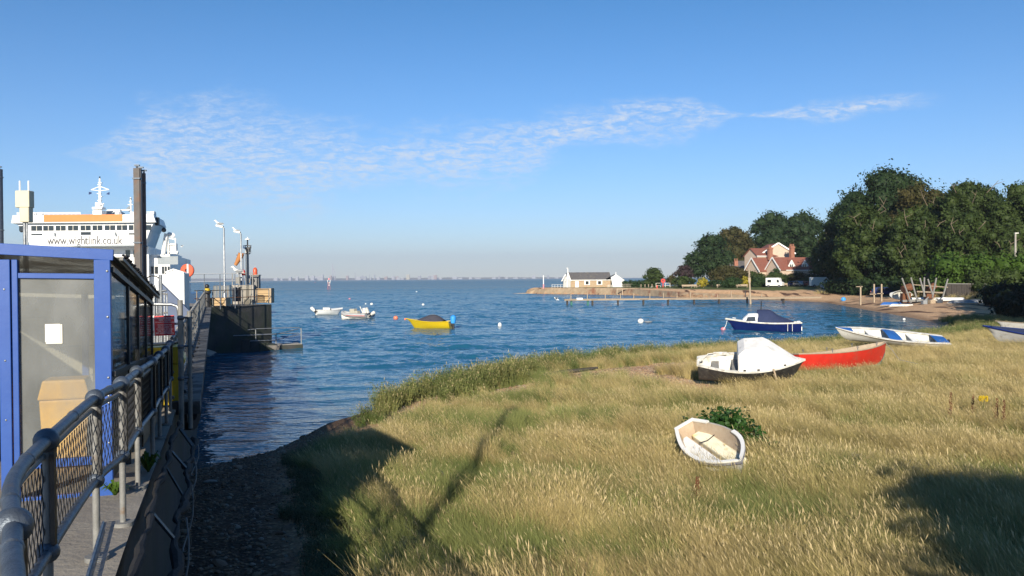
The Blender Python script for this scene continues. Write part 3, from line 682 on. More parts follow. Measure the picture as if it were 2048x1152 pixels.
# small weeds growing in paving
def weed_plant(name, loc, r, n, m_, label, cat='plant', h=.18, group=None, lw=.012):
    mb = MB()
    for i in range(n):
        a = random.uniform(0, 6.28); l = r * random.uniform(.5, 1); hh = h * random.uniform(.5, 1)
        dx, dy = math.cos(a), math.sin(a); w_ = lw
        mb.add([(-dy * w_, dx * w_, 0), (dy * w_, -dx * w_, 0), (dx * l * .6 + dy * w_, dy * l * .6 - dx * w_, hh), (dx * l * .6 - dy * w_, dy * l * .6 + dx * w_, hh), (dx * l, dy * l, hh * .7)], [(0, 1, 2, 3), (3, 2, 4)])
    return tag(mb.build(name, m_, None, loc), label, cat, group)
weed_plant('paving_weed', (X(225, 7.1), 7.1, 3.155), .16, 34, M['bright'], 'small green weed in the paving at the foot of the blue shelter', h=.12)
weed_plant('paving_weed', (X(292, 8.2), 8.2, 3.10), .17, 34, M['bright'], 'green weed tuft behind a railing post beyond the shelter corner', h=.2)
# ================================================================== PIER FURNITURE
def text(name, body, size, mat_, parent, loc, rot, ext=.001, align='CENTER', sx=1.0):
    cu = bpy.data.curves.new(name, 'FONT'); cu.body = body; cu.size = size; cu.align_x = align; cu.align_y = 'CENTER'; cu.extrude = ext
    cu.materials.append(mat_); o = bpy.data.objects.new(name, cu); COL.objects.link(o); o.location = loc; o.rotation_euler = rot; o.scale = (sx, 1, 1)
    bpy.context.view_layer.update(); me = bpy.data.meshes.new_from_object(o.evaluated_get(bpy.context.evaluated_depsgraph_get())); COL.objects.unlink(o); bpy.data.objects.remove(o)
    me.name = name; o = bpy.data.objects.new(name, me); COL.objects.link(o); o.location = loc; o.rotation_euler = rot; o.scale = (sx, 1, 1)
    if parent: o.parent = parent
    return o
# barrier gate with red notice
d = 12.9
g0 = thing('barrier_gate', 'galvanised tubular swing barrier carrying the red notice', 'gate', (X(300, d), d, deck_z(d)), R(2))
zb, zt = Z(691, d, 330) - deck_z(d), Z(609, d, 330) - deck_z(d); wd = X(358, d) - X(300, d)
mb = MB(); r = .10
P = [(-.55, 0, zb), (wd - r, 0, zb + .03), (wd - r * .3, 0, zb + .03 + r * .3), (wd, 0, zb + .03 + r), (wd + .01, 0, (zb + zt) / 2), (wd - .02, 0, zt - r), (wd - r * .35, 0, zt - r * .3), (wd - r - .02, 0, zt), (-.55, 0, zt + .02)]
mb.tube(P, .026, 10); mb.tube([(-.55, 0, (zb + zt) / 2 - .02), (wd, 0, (zb + zt) / 2 + .02)], .018, 8); mb.tube([(-.5, 0, 0), (-.5, 0, zt)], .03, 8)
mb.build('gate_frame', M['galv'], g0, smooth=True)
sgn = thing('warning_sign', 'red rectangular notice with white lettering fixed to the tubular barrier', 'sign', (X(328, d) - .0, d - .045, Z(651, d, 328)), R(2))
mb = MB(); mb.box((.02, 0, 0), (.31, .006, .31)); mb.build('sign_board', M['redsign'], sgn, rot=(0, R(-2), 0))
mb = MB(); mb.box((-.185, .001, 0), (.10, .006, .315)); mb.build('white_margin', M['white'], sgn)
mb = MB(); mb.disc((-.185, -.004, -.095), .028, .038, .003, 20); mb.beam((-.21, -.004, -.12), (-.16, -.004, -.07), .008, .003); mb.build('prohibition_symbol', M['redsign'], sgn)
for i, (t_, s_) in enumerate((('WARNING DANGER', .036), ('KEEP CLEAR', .034), ('NO UNAUTHORISED ACCESS', .022), ('PLEASE NOTE THIS', .026), ('AREA IS LIABLE TO', .026), ('FLOODING AT HIGH', .027), ('TIDE TAKE CARE', .030), ('NO ADMITTANCE', .034))):
    text('lettering', t_, s_, M['white'], sgn, (.025, -.005, .118 - .032 * i - (.012 if i > 2 else 0)), (R(90), 0, 0))
# gate post pair at end of near railing
gp = thing('gate_post', 'pair of tall grey scaffold posts where the barrier meets the pier railing', 'post', (X(360, 12.9), 12.9, deck_z(13)))
mb = MB(); mb.tube([(0, 0, -.3), (0, 0, Z(600, 12.9, 360) - deck_z(13))], .04, 10); mb.tube([(.10, .1, -.3), (.10, .1, 1.55)], .035, 10)
mb.build('post', M['greypost'], gp, smooth=True)
mb = MB()
for z in (.5, 1.0, 1.45): mb.ball((0, 0, z), .055, 8); mb.tube([(-.02, 0, z), (.14, .12, z)], .02, 6)
mb.build('clamp', M['galvd'], gp, smooth=True)
# palisade fence behind the gate
d = 17.5
pf = thing('palisade_fence', 'short grey steel bar fence beyond the shelter end', 'fence', (X(303, d), d, deck_z(d)), 0)
zt = Z(578, d, 312) - deck_z(d)
for k in range(7):
    mb = MB(); mb.beam((k * .042, k * .03, 0), (k * .042, k * .03, zt - k * .015 + (.06 if k == 0 else 0)), .022, .022); mb.build('bar', M['galv'] if k else M['greypost'], pf)
mb = MB(); mb.beam((0, -.02, zt - .06), (.27, .17, zt - .12), .02, .03); mb.beam((0, -.02, zt - .55), (.27, .17, zt - .50), .02, .03); mb.build('rail', M['greypost'], pf)
# pipework bits near
pw = thing('pipe_bracket', 'small cluster of galvanised pipes with a curved black hose above the bar fence', 'pipework', (X(308, 16), 16, deck_z(16)))
z0 = Z(560, 16, 308) - deck_z(16)
mb = MB(); mb.tube([(0, 0, 0), (0, 0, z0 - .1)], .03, 8); mb.tube([(.13, 0, 0), (.13, 0, z0 + .10)], .035, 8); mb.tube([(-.05, 0, z0 - .25), (.25, 0, z0 - .2)], .02, 8); mb.build('pipe', M['galv'], pw, smooth=True)
mb = MB(); mb.tube([(-.05 + .14 * math.cos(a) + .03, 0, z0 - .02 + .10 * math.sin(a)) for a in np.linspace(3.3, -.2, 12)], .012, 6); mb.build('hose', M['black'], pw, smooth=True)
mb = MB(); mb.ball((-.03, 0, z0 - .18), .07, 8, sc=(1, .7, 1.3)); mb.box((-.02, 0, z0 - .38), (.1, .1, .12)); mb.build('valve', M['galv'], pw, smooth=True)

# white gabled cabinet
d = 33
cb = thing('gabled_cabinet', 'bright white cabinet with a gabled top standing in front of the lifebuoy post', 'cabinet', (X(347, d), d, deck_z(d)), R(-4))
u = d / F; h0 = Z(540, d, 347) - deck_z(d); h1 = Z(547, d, 347) - deck_z(d)
mb = MB(); mb.poly([(-15 * u, -.2), (22 * u, -.2), (22 * u, h1), (1 * u, h0), (-15 * u, h1 + .02)], 0, .45, 0, 'y'); mb.build('cabinet_body', M['white'], cb)
mb = MB(); mb.beam((-15.5 * u, -.03, h1 + .05), (1 * u, -.03, h0 + .03), .04, .05); mb.beam((1 * u, -.03, h0 + .03), (22.5 * u, -.03, h1 + .03), .04, .05); mb.box((3 * u, -.006, h0 - .75), (.03, .01, .05)); mb.build('verge_trim', M['white'], cb)
# blue grey sheet standing in for the diagonal shade on its lower left
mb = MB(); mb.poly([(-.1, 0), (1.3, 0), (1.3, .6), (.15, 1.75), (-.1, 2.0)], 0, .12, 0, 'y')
tag(mb.build('sloping_shade_sheet', mat('blue_grey_panel', (.10, .14, .24), .6), None, (X(322, 31), 31, deck_z(31)), R(0)), 'dark blue grey sheet standing in for the sloping shade on the white cabinet', 'shade sheet')
# lifebuoy
d = 46
lb = thing('lifebuoy_post', 'white post holding a large orange red lifebuoy housing above the pier railing', 'lifebuoy', (X(376, d), d, deck_z(d)))
mb = MB(); mb.tube([(0, 0, 0), (0, 0, Z(528, d, 376) - deck_z(d))], .055, 8); mb.build('post', M['white'], lb, smooth=True)
mb = MB(); cz = Z(541, d, 373) - deck_z(d); mb.disc((-.06, .10, cz), .11, .37, .14, 28); mb.disc((-.06, .10, cz), .10, .34, .17, 28); mb.build('lifebuoy_ring', M['lifeorange'], lb, bevel=.02)
# pier railing out to the head: individual posts, three rails
pr = thing('pier_railing', 'long grey pipe railing running out along the pier from the barrier', 'railing', (edge_x(30) - .1, 30, 3.0))
oo = pr.location.copy()
def PRp(y, h): return Vector((edge_x(y) - .05, y, deck_z(y) + h)) - oo
yl = list(np.arange(14, 56, 1.55))
for y in yl:
    mb = MB(); mb.tube([PRp(y, -.05), PRp(y, 1.12)], .032, 6); mb.ball(PRp(y, 1.12), .06, 6); mb.ball(PRp(y, .58), .055, 6); mb.build('post', M['greypost'], pr, smooth=True)
for nm, h in (('handrail', 1.12), ('middle_rail', .58), ('foot_rail', .18)):
    mb = MB(); mb.tube([PRp(y, h) for y in (13, 18, 24, 30, 40, 50, 55.6)], .028, 6); mb.build(nm, M['greypost'], pr, smooth=True)
mb = MB()
for y in np.arange(14, 30, .16): mb.tube([PRp(y, .2), PRp(y + .4, 1.08)], .006, 3, cap=False); mb.tube([PRp(y + .4, .2), PRp(y, 1.08)], .006, 3, cap=False)
mb.build('chain_link', M['black'], pr)
# ropes and tyres hanging on far wall edge
ty = thing('hanging_rope_fender', 'black tangle of ropes and tyre fenders hanging on the pier edge below the railing', 'fender', (edge_x(21) + .15, 21, 2.8)); oo = ty.location.copy()
mb = MB()
for k in range(10):
    y = 14 + k * 1.3; p = [Vector((edge_x(y + t * 1.2) + .10 + .04 * math.sin(7 * t + k), y + t * 1.2, deck_z(y) + .15 - .7 * math.sin(math.pi * t) * (.6 + .4 * math.sin(k * 2.1)))) - oo for t in np.linspace(0, 1, 8)]
    mb.tube(p, .03, 5)
mb.build('rope', M['rubber'], ty)
mb = MB()
for k in range(4): y = 15.5 + k * 3.2; mb.disc(tuple(Vector((edge_x(y) + .14, y, 2.55)) - oo), .18, .36, .16, 16, axis='x')
mb.build('tyre', M['rubber'], ty)

# pier head railings (near edge) : posts + rails between HA and HB
hr = thing('pier_head_railing', 'rust brown and grey pipe railing along the edge of the pier head', 'railing', tuple(HA + Vector((0, 0, 3.2))), math.atan2(hd.y, hd.x))
Lh = (HB - HA).length
for k in range(6):
    mb = MB(); x = -.6 + k * (Lh + .5) / 5; mb.tube([(x, .15, 0), (x, .15, 1.15)], .035, 6); mb.build('post', M['greypost'] if k % 2 else M['wood'], hr, smooth=True)
for z in (1.13, .6):
    mb = MB(); mb.tube([(-.8, .15, z), (Lh - .1, .15, z)], .03, 6); mb.build('rail', M['rusty'] if z < 1 else M['darkwood'], hr, smooth=True)
# raised timber fendering behind
def headpt(px, d, z): return (X(px, d), d, z)
for (p0, p1, y0, y1, dd, nm, mm, lab, cat) in (
    (514, 541, 577, 606, 62.6, 'timber_cladding', 'ochre', 'ochre board clad block at the outer corner of the pier head', 'cladding'),
    (408, 450, 596, 612, 56.5, 'timber_baulk_stack', 'ochre', 'low sandy timber baulks at the landward end of the pier head', 'timber'),
    (464, 476, 576, 603, 59.5, 'navy_locker', 'blackish', 'tall dark locker between the two lamp posts on the pier head', 'locker'),
    (502, 517, 551, 577, 64, 'equipment_cabinet', 'cab', 'grey equipment cabinet on the raised end of the pier head', 'cabinet')):
    if mm == 'blackish': mt = mat('navy_locker_paint', (.02, .025, .05), .6)
    elif mm == 'cab': mt = mat('grey_cabinet_paint', (.22, .22, .22), .6)
    else: mt = M[mm]
    xa, xb = X(p0, dd), X(p1, dd); zt, zb = Z(y0, dd, p0), (Z(y1, dd, p0) if nm != 'equipment_cabinet' else Z(y1, dd, p0)); zb = min(zb, zt - .3)
    t = thing(nm, lab, cat, ((xa + xb) / 2, dd, zb), R(6)); w_ = xb - xa; h_ = zt - zb
    mb = MB()
    if mm == 'ochre':
        n_ = max(3, int(h_ / .16))
        for k in range(n_): mb.box((0, .6, (k + .5) * h_ / n_), (w_, 1.2, h_ / n_ - .02))
    else: mb.box((0, .4, h_ / 2), (w_, .8, h_))
    mb.build('boards' if mm == 'ochre' else 'cabinet_body', mt, t, bevel=.01)
    mb = MB()
    if mm == 'ochre': mb.box((-w_ / 2 + .03, .58, h_ / 2), (.06, 1.3, h_ + .02)); mb.box((w_ / 2, .58, h_ / 2), (.08, 1.3, h_ + .02))
    else: mb.box((0, .38, h_ + .03), (w_ + .1, .9, .06)); mb.box((w_ * .3, -.01, h_ * .5), (.05, .04, .2))
    mb.build('corner_post' if mm == 'ochre' else 'cabinet_top', M['palewood'] if mm == 'ochre' else M['greypost'], t)
# slatted barrier panels on pier head
for (p0, p1, y0, y1, dd, lab) in ((427, 464, 571, 600, 58.5, 'slatted crowd barrier at the landward side of the pier head'), (476, 503, 570, 600, 60.3, 'slatted timber screen in the middle of the pier head')):
    xa, xb = X(p0, dd), X(p1, dd); zt, zb = Z(y0, dd, p0), 3.2
    t = thing('slatted_barrier', lab, 'barrier', (xa, dd, zb), R(5)); w_ = xb - xa; n_ = 13
    mb = MB()
    for k in range(n_): mb.box((w_ * (k + .5) / n_, 0, (zt - zb) / 2), (w_ / n_ * .5, .03, zt - zb - .08))
    mb.build('slat', M['fenceslat'], t)
    mb = MB(); mb.tube([(0, -.03, 0), (0, -.03, zt - zb - .06), (.08, -.03, zt - zb), (w_ - .08, -.03, zt - zb), (w_, -.03, zt - zb - .06), (w_, -.03, 0)], .022, 6); mb.build('tubular_frame', M['galv'], t, smooth=True)
# raised control platform
pl = thing('control_platform', 'pale grey raised platform with post railings behind the lamp posts', 'platform', (X(485, 63), 63, 3.2), R(8))
mb = MB(); zt = Z(570, 63, 480) - 3.2; mb.box((0, .8, zt / 2), (1.6, 1.6, zt)); mb.build('plinth', M['stone'], pl)
for x in (-.75, -.25, .25, .75):
    mb = MB(); mb.box((x, .05, zt + .45), (.07, .07, .9)); mb.build('post', M['greypost'], pl)
mb = MB(); mb.box((0, .05, zt + .9), (1.7, .1, .06)); mb.box((-.35, .2, zt + .35), (.35, .12, .5)); mb.box((.4, .2, zt + .45), (.25, .12, .6)); mb.build('board', M['greypost'], pl)
# thin far railing across (at y 548..566, px 375..500)
fr = thing('roadway_railing', 'thin white pipe railing along the raised roadway behind the lifebuoy', 'railing', (X(376, 52), 52, deck_z(52)))
zz = Z(548, 52, 430) - deck_z(52); zm = Z(564, 52, 430) - deck_z(52)
for z in (zz, zm):
    mb = MB(); mb.tube([(0, 0, z), (X(470, 56) - X(376, 52), 4, z + .05)], .03, 6); mb.build('rail', M['white'], fr, smooth=True)
for k in range(4):
    mb = MB(); t = k / 3; q = (X(470, 56) - X(376, 52)) * t; mb.tube([(q, 4 * t, 0), (q, 4 * t, zz)], .03, 6); mb.build('post', M['galv'], fr, smooth=True)
# bollard
bo = thing('mooring_bollard', 'black mooring bollard with a yellow band near the pier railing end', 'bollard', (X(414, 56), 56, 3.2))
mb = MB(); mb.tube([(0, 0, 0), (0, 0, .9), (0, 0, .95), (0, 0, 1.1)], [.22, .2, .26, .26], 12); mb.build('bollard_body', M['black'], bo, smooth=True)
mb = MB(); mb.tube([(0, 0, 1.12), (0, 0, 1.28)], [.2, .2], 12); mb.build('yellow_band', M['yellow'], bo); 
mb = MB(); mb.ball((0, 0, 1.42), .16, 10); mb.build('cap', M['black'], bo, smooth=True)
# lamp posts
def lamp(px, py_top, d, lab, arm=1.2):
    t = thing('lamp_post', lab, 'street lamp', (X(px, d), d, 3.2), 0); h = Z(py_top, d, px) - 3.2
    mb = MB(); mb.tube([(0, 0, 0), (0, 0, .9), (0, 0, .95), (0, 0, h)], [.11, .11, .075, .055], 10); mb.build('pole', M['galv'], t, smooth=True)
    mb = MB(); mb.tube([(0, 0, h - .05), (-.05, 0, h + .05), (-.2, 0, h + .1)], .035, 8)
    mb.box((-.28, 0, h + .12), (.5, .22, .14), ry=R(13)); mb.box((-.45, 0, h + .17), (.2, .18, .1), ry=R(13)); mb.build('lantern', M['whiteold'], t, bevel=.03)
    return t, h
lt1, h1_ = lamp(449, 456, 57.6, 'taller nearer grey lamp post with a gull on its lantern on the pier head')
lt2, h2_ = lamp(483, 467, 64, 'further grey lamp post beside the windsock on the pier head')
def gull(loc, lab, s=1.0, fly=False, rz=0):
    t = thing('gull', lab, 'gull', loc, rz)
    mb = MB(); mb.tube([(-.30 * s, 0, .10 * s), (-.16 * s, 0, .14 * s), (0, 0, .17 * s), (.12 * s, 0, .24 * s), (.17 * s, 0, .33 * s), (.20 * s, 0, .37 * s), (.25 * s, 0, .36 * s), (.31 * s, 0, .345 * s)], [.015 * s, .06 * s, .085 * s, .065 * s, .045 * s, .05 * s, .035 * s, .008 * s], 9)
    mb.tube([(-.01 * s, .03 * s, .12 * s), (0, .03 * s, 0)], .008 * s, 4); mb.tube([(-.01 * s, -.03 * s, .12 * s), (0, -.03 * s, 0)], .008 * s, 4); mb.build('body', M['white'], t, smooth=True)
    mb = MB()
    for sg in (1, -1):
        if fly: mb.add([(.08 * s, sg * .05 * s, .2 * s), (-.08 * s, sg * .05 * s, .2 * s), (-.12 * s, sg * .38 * s, .38 * s), (.05 * s, sg * .4 * s, .4 * s), (-.18 * s, sg * .75 * s, .3 * s)], [(0, 1, 2, 3), (3, 2, 4), (3, 2, 1, 0), (4, 2, 3)])
        else: mb.ball((-.1 * s, sg * .06 * s, .17 * s), .1 * s, 8, sc=(2.0, .35, .6))
    mb.build('wing', M['greybuoy'], t, smooth=True)
    return t
gull((X(439, 57.6), 57.6, Z(452.5, 57.6, 439)), 'gull perched on the nearer lamp post lantern', 1.1, rz=R(180))
gull((X(473, 64), 64, Z(465, 64, 473)), 'gull perched on the further lamp post lantern', 1.0, rz=R(180))
gull((X(475, 62), 62, Z(549, 62, 475)), 'white gull standing on the rail below the windsock', 1.6, rz=R(180))
gull((X(1113, 90), 90, Z(602, 90, 1113)), 'white gull flying low over the water left of the jetty', 1.0, True, R(160))
gull((X(1303, 252), 252, 1.9), 'white gull on the shore wall', 1.0)
gull((X(365, 120), 120, Z(495, 120, 365)), 'dark speck of a gull flying right of the ferry', .8, True, R(30))
# equipment mast
ms = thing('signal_mast', 'dark grey mast topped with cameras and a white dome on the pier head', 'mast', (X(496, 61.5), 61.5, 3.2)); hm = Z(506, 61.5, 496) - 3.2; hz = Z(478, 61.5, 496) - 3.2
mb = MB(); mb.box((0, 0, hm / 2), (.13, .13, hm)); mb.tube([(-.13, 0, 0), (-.13, 0, hm)], .03, 6); mb.box((0, 0, .2), (.5, .4, .4)); mb.build('mast_pole', mat('mast_grey', (.14, .16, .18), .5), ms)
mb = MB(); mb.tube([(0, 0, hm), (0, 0, hz)], .05, 6); mb.box((.02, 0, hm + .25), (.28, .25, .35)); mb.box((0, 0, hm + .55), (.55, .1, .06)); mb.box((.2, .02, hm + .42), (.08, .2, .15)); mb.tube([(.22, 0, hm + .5), (.24, 0, hm), (.12, 0, hm - .1)], .02, 5); mb.box((0, 0, hm - .02), (.26, .26, .12)); mb.build('equipment_bracket', M['black'], ms)
mb = MB(); mb.box((-.22, -.05, hm + .42), (.16, .2, .28)); mb.box((-.1, -.05, hm + .1), (.1, .12, .2)); mb.tube([(0, 0, hz - .06), (0, 0, hz), (0, 0, hz + .07)], [.2, .17, .04], 12); mb.tube([(0, 0, hz + .05), (0, 0, hz + .14)], .03, 6); mb.build('camera_unit', M['white'], ms, bevel=.01)
# windsock
ws = thing('windsock', 'orange windsock hanging slack from a thin mast on the pier head', 'windsock', (X(484, 66), 66, 3.2)); u = 66 / F
zt = Z(507, 66, 484) - 3.2
mb = MB(); mb.tube([(.12, 0, 0), (.12, 0, zt + .05)], .03, 6); mb.ball((-.35, 0, zt - .12), .07, 8); mb.build('mast', M['galv'], ws, smooth=True)
mb = MB(); mb.tube([(-.02, 0, zt), (-.12, 0, zt - .25), (-.3, 0, zt - .55), (-.42, 0, zt - .78), (-.52, 0, zt - .92)], [.24, .23, .18, .145, .13], 14, cap=False); mb.disc((-.0, 0, zt), .22, .26, .04, 16, axis='z'); mb.build('sock', M['windsock'], ws, smooth=True)
# red buoy/cover
rb = thing('red_cover', 'upright rounded red canvas cover on top of the grey cabinet', 'cover', (X(507.5, 64), 64.1, Z(551, 64, 507)))
mb = MB(); mb.tube([(0, .3, 0), (0, .3, .2), (0, .3, .45), (0, .3, .58), (0, .3, .64)], [.17, .17, .165, .11, .02], 14); mb.build('cover_fabric', M['lifeorange'], rb, smooth=True); mb = MB(); mb.tube([(0, .3, .62), (0, .3, .78)], .01, 5); mb.build('aerial', M['galv'], rb)
mb = MB(); mb.tube([(0, 0, 0), (0, 0, .3), (0, 0, .42), (0, 0, .45)], [.15, .15, .1, .02], 12); tag(mb.build('red_cover', M['red'], None, (X(489.5, 63.5), 63.2, Z(551, 63.5, 489)), smooth=True), 'small pinkish red cover between the mast and the further lamp post', 'cover')
# landing stage with railings on the head's face
ls = thing('landing_steps', 'concrete landing steps with wet weed edge at the foot of the pier head', 'steps', tuple(HB + Vector((.2, -1.6, 0))), math.atan2(hd.y, hd.x) - R(40))
mb = MB()
for k in range(5): mb.box((-2.2 + .62 * k - .2, -.55, (.92 - .13 * k) / 2 - .25), (.62, 1.3, .92 - .13 * k + .5))
mb.box((1.15, -.45, -.05), (2.2, 1.5, .75)); mb.build('concrete_steps', M['darkwall'], ls, bevel=.04)
mb = MB(); mb.box((1.1, -.45, .335), (2.15, 1.42, .03)); mb.add([(-.4, -1.2, .34), (.6, -1.2, .34), (.5, -1.6, -.15)], [(0, 1, 2), (2, 1, 0)]); mb.build('landing_slab', M['stone'], ls)
lr = thing('landing_railing', 'galvanised pipe handrails around the landing steps, against the dark wall', 'railing', tuple(HB + Vector((.2, -1.6, 0))), math.atan2(hd.y, hd.x) - R(40))
a, b_ = Vector((-3.6, -1.0, 1.05)), Vector((2.1, -1.0, 1.45))
for nm, za in (('top_rail', 0), ('lower_rail', -.42)):
    mb = MB(); dz = Vector((0, 0, za))
    mb.tube([(-3.7, -.15, 1.22 + za), (-.8, -.15, 1.50 + za), (2.15, -.15, 1.50 + za), (2.15, -1.1, 1.42 + za)], .032, 6); mb.tube([(-3.4, -1.1, 1.12 + za), (.35, -1.1, 1.12 + za), (2.1, -.4, 1.40 + za)], .032, 6); mb.build(nm, M['galv'], lr, smooth=True)
for p in ((-3.4, -1.1, .5, 1.12), (-.9, -.15, .4, 1.5), (.35, -1.1, .2, 1.2), (2.15, -1.1, .1, 1.5)):
    mb = MB(); mb.tube([(p[0], p[1], p[2]), (p[0], p[1], p[3])], .036, 6); mb.build('post', M['galv'], lr, smooth=True)

# mooring piles
def pile(p0, p1, ytop, d, mm, lab, rnd=True):
    xa, xb = X(p0, d), X(p1, d); r = (xb - xa) / 2; t = thing('mooring_pile', lab, 'pile', ((xa + xb) / 2, d, -2)); h = Z(ytop, d, p0) + 2
    mb = MB()
    if rnd: mb.tube([(0, 0, 0), (0, 0, h)], r, 16)
    else: mb.box((0, 0, h / 2), (2 * r, 1.2 * r, h)); mb.tube([(-r, 0, 0), (-r, 0, h)], r * .25, 6); mb.tube([(r, 0, 0), (r, 0, h)], r * .25, 6)
    mb.build('pile_shaft', M[mm], t, smooth=rnd)
    mb = MB()
    for z in (h - 1.0, h - 7.2, h - 13):
        if z > 2: mb.tube([(0, 0, z), (0, 0, z + .12)], r * 1.22, 14) if rnd else mb.box((0, 0, z), (2.5 * r, 1.9 * r, .14))
    mb.tube([(0, 0, h), (0, 0, h + .3)], .10, 6); mb.box((0, 0, h + .28), (.5, .2, .14)); mb.build('collar', M['galvd'], t)
pile(271, 283, 337, 80, 'steelpile', 'tallest dark grey steel mooring pile in front of the ferry bridge', False)
pile(282, 287, 341, 82, 'bluepile', 'thin dark pipe pile squeezed behind the tallest mooring pile')
pile(287, 294, 347, 81, 'rustpile', 'reddish brown mooring pile just right of the tall grey one')
pile(-4, 8, 339, 97, 'bluepile', 'blue black mooring pile at the left edge of the photo')
# antenna cabinet on pole
d = 30; an = thing('antenna_mast', 'cream antenna housing with two white rods on a grey pole behind the shelter', 'antenna', (X(52, d), d, 3.0)); u = d / F
def zz_(py): return Z(py, d, 52) - 3.0
mb = MB(); mb.tube([(-.03, 0, 0), (-.03, 0, zz_(445))], .05, 8); mb.tube([(.07, 0, 0), (.07, 0, zz_(445))], .035, 8); mb.build('pole', M['galv'], an, smooth=True)
mb = MB(); mb.box((0, 0, (zz_(382) + zz_(416)) / 2), (28 * u, .35, zz_(382) - zz_(416))); mb.box((.05, 0, (zz_(412) + zz_(445)) / 2), (19 * u, .3, zz_(412) - zz_(445))); mb.build('housing', M['cream'], an, bevel=.03)
for x in (-9.5 * u, 8 * u): mb = MB(); mb.tube([(x, 0, zz_(383)), (x, 0, zz_(362))], .028, 8); mb.build('rod', M['white'], an, smooth=True)

# ================================================================== FERRY
FD = 92.0; fo = Vector((X(170, FD), FD, 0)); fa = R(19.0)
fe = thing('car_ferry', 'large white car ferry with orange band and web address across its bridge', 'ferry', tuple(fo), 0)
u = FD / F
def fz(py): return Z(py, FD, 170)
def fx(px): return X(px, FD) - fo.x
# superstructure boxes: rotate each slightly so the starboard side shows (lean the sides back along the pier direction)
sk = -.30    # side recedes: x shifts per metre of depth
def slab(mb, x0, x1, z0, z1, y0, y1, mi=0, x0t=None, x1t=None):
    x0t = x0 if x0t is None else x0t; x1t = x1 if x1t is None else x1t
    P = []
    for y in (y0, y1):
        P += [(x0 + sk * y, y, z0), (x1 + sk * y, y, z0), (x1t + sk * y, y, z1), (x0t + sk * y, y, z1)]
    mb.add(P, [(0, 1, 2, 3), (7, 6, 5, 4), (0, 4, 5, 1), (1, 5, 6, 2), (2, 6, 7, 3), (3, 7, 4, 0)], mi)
mb = MB()
slab(mb, fx(30), fx(291) + .1, -1, fz(492), 2.0, 40); slab(mb, fx(290), fx(334), -1, fz(508), 3.2, 30)
slab(mb, fx(20), fx(330), -1, 3.0, -6, 55)
mb.build('hull', M['shipwhite'], fe)
mb = MB(); slab(mb, fx(62), fx(290), fz(492), fz(462), 0, 9, 0, fx(50), fx(301)); slab(mb, fx(52), fx(300), fz(462), fz(446), 0, 9, 0, fx(34), fx(310)); mb.build('bridge_front', M['shipwhite'], fe)
mb = MB(); slab(mb, fx(27), fx(314), fz(446), fz(430.5), -.5, 9.5, 0, fx(30), fx(309)); mb.build('bridge_roof', M['white'], fe)
mb = MB(); slab(mb, fx(92), fx(248), fz(444), fz(430), -.56, -.505); mb.build('orange_band', M['orange'], fe)
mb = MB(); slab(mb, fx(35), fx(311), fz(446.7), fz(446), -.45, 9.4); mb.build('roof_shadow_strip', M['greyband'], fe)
wr_ = [(64, 86), (88, 109), (113, 133), (137.5, 158), (162.5, 183), (186.5, 206.5), (211, 232), (235, 256), (259, 279), (294, 304), (40, 48)]
for a_, b__ in wr_:
    mb = MB(); slab(mb, fx(a_), fx(b__), fz(461), fz(451), -.03, .02, 0); mb.build('bridge_window', M['glassdark'], fe)
    if b__ - a_ > 12:
        o = fe.children[-1]
        mb = MB(); slab(mb, fx((a_ + b__) / 2) - .03, fx((a_ + b__) / 2) + .03, fz(461), fz(451), -.05, -.03); mb.build('mullion', M['whiteold'], o)
for a_, b__ in ((163, 183), (64, 86), (259, 273)):
    mb = MB(); slab(mb, fx(a_), fx(b__), fz(470), fz(464) if a_ == 163 else fz(467), -.03, .02); mb.build('lower_window', M['glassdark'], fe)
tw = text('lettering', 'www.wightlink.co.uk', 1.12, mat('ferry_lettering_grey', (.10, .10, .11), .6), fe, (fx(171), -.04, fz(481.5)), (R(90), 0, R(0)), .01, sx=1.0)
xs_ = [v.co.x for v in tw.data.vertices]; tw.scale = ((fx(246) - fx(96)) / (max(xs_) - min(xs_)), 1.25, 1)
for a_, b__ in ((246, 255), (262, 271)):
    mb = MB(); slab(mb, fx(a_), fx(b__), fz(514), fz(500), 1.95, 2.02); mb.build('deck_window', M['glassdark'], fe)
mb = MB(); slab(mb, fx(150), fx(291), fz(493), fz(491), -.4, 2.1); mb.build('deck_edge', M['greyband'], fe)
# side: grey band and windows
def side(y0, y1, z0, z1, out=.03):
    x0 = fx(334) + out; P = [(x0 + sk * y0, y0, z0), (x0 + sk * y1, y1, z0), (x0 + sk * y1, y1, z1), (x0 + sk * y0, y0, z1), (x0 - .04 + sk * y0, y0, z0), (x0 - .04 + sk * y1, y1, z0), (x0 - .04 + sk * y1, y1, z1), (x0 - .04 + sk * y0, y0, z1)]
    return P, [(0, 1, 2, 3), (0, 3, 7, 4), (3, 2, 6, 7)]
mb = MB(); mb.add([(fx(291), 3.15, fz(529)), (fx(333.8), 3.15, fz(529)), (fx(333.8), 3.15, fz(512)), (fx(291), 3.15, fz(512)), (fx(291), 3.2, fz(529)), (fx(333.8), 3.2, fz(529)), (fx(333.8), 3.2, fz(512)), (fx(291), 3.2, fz(512))], [(0, 1, 2, 3), (7, 6, 5, 4), (0, 3, 7, 4), (1, 5, 6, 2), (3, 2, 6, 7), (0, 4, 5, 1)])
mb.build('grey_band', M['greyband'], fe)
for a_, b__ in ((295, 300), (302.5, 309), (317, 321.5), (323, 327), (329, 333)):
    mb = MB(); slab(mb, fx(a_), fx(b__), fz(548), fz(533), 3.12, 3.2); mb.build('side_window', M['glassdark'], fe)
mb = MB()
for z_ in (fz(427), fz(424.5)): mb.tube([(fx(32), .3, z_), (fx(160), .3, z_)], .035, 5); mb.tube([(fx(262), .3, z_), (fx(308), .3, z_)], .035, 5)
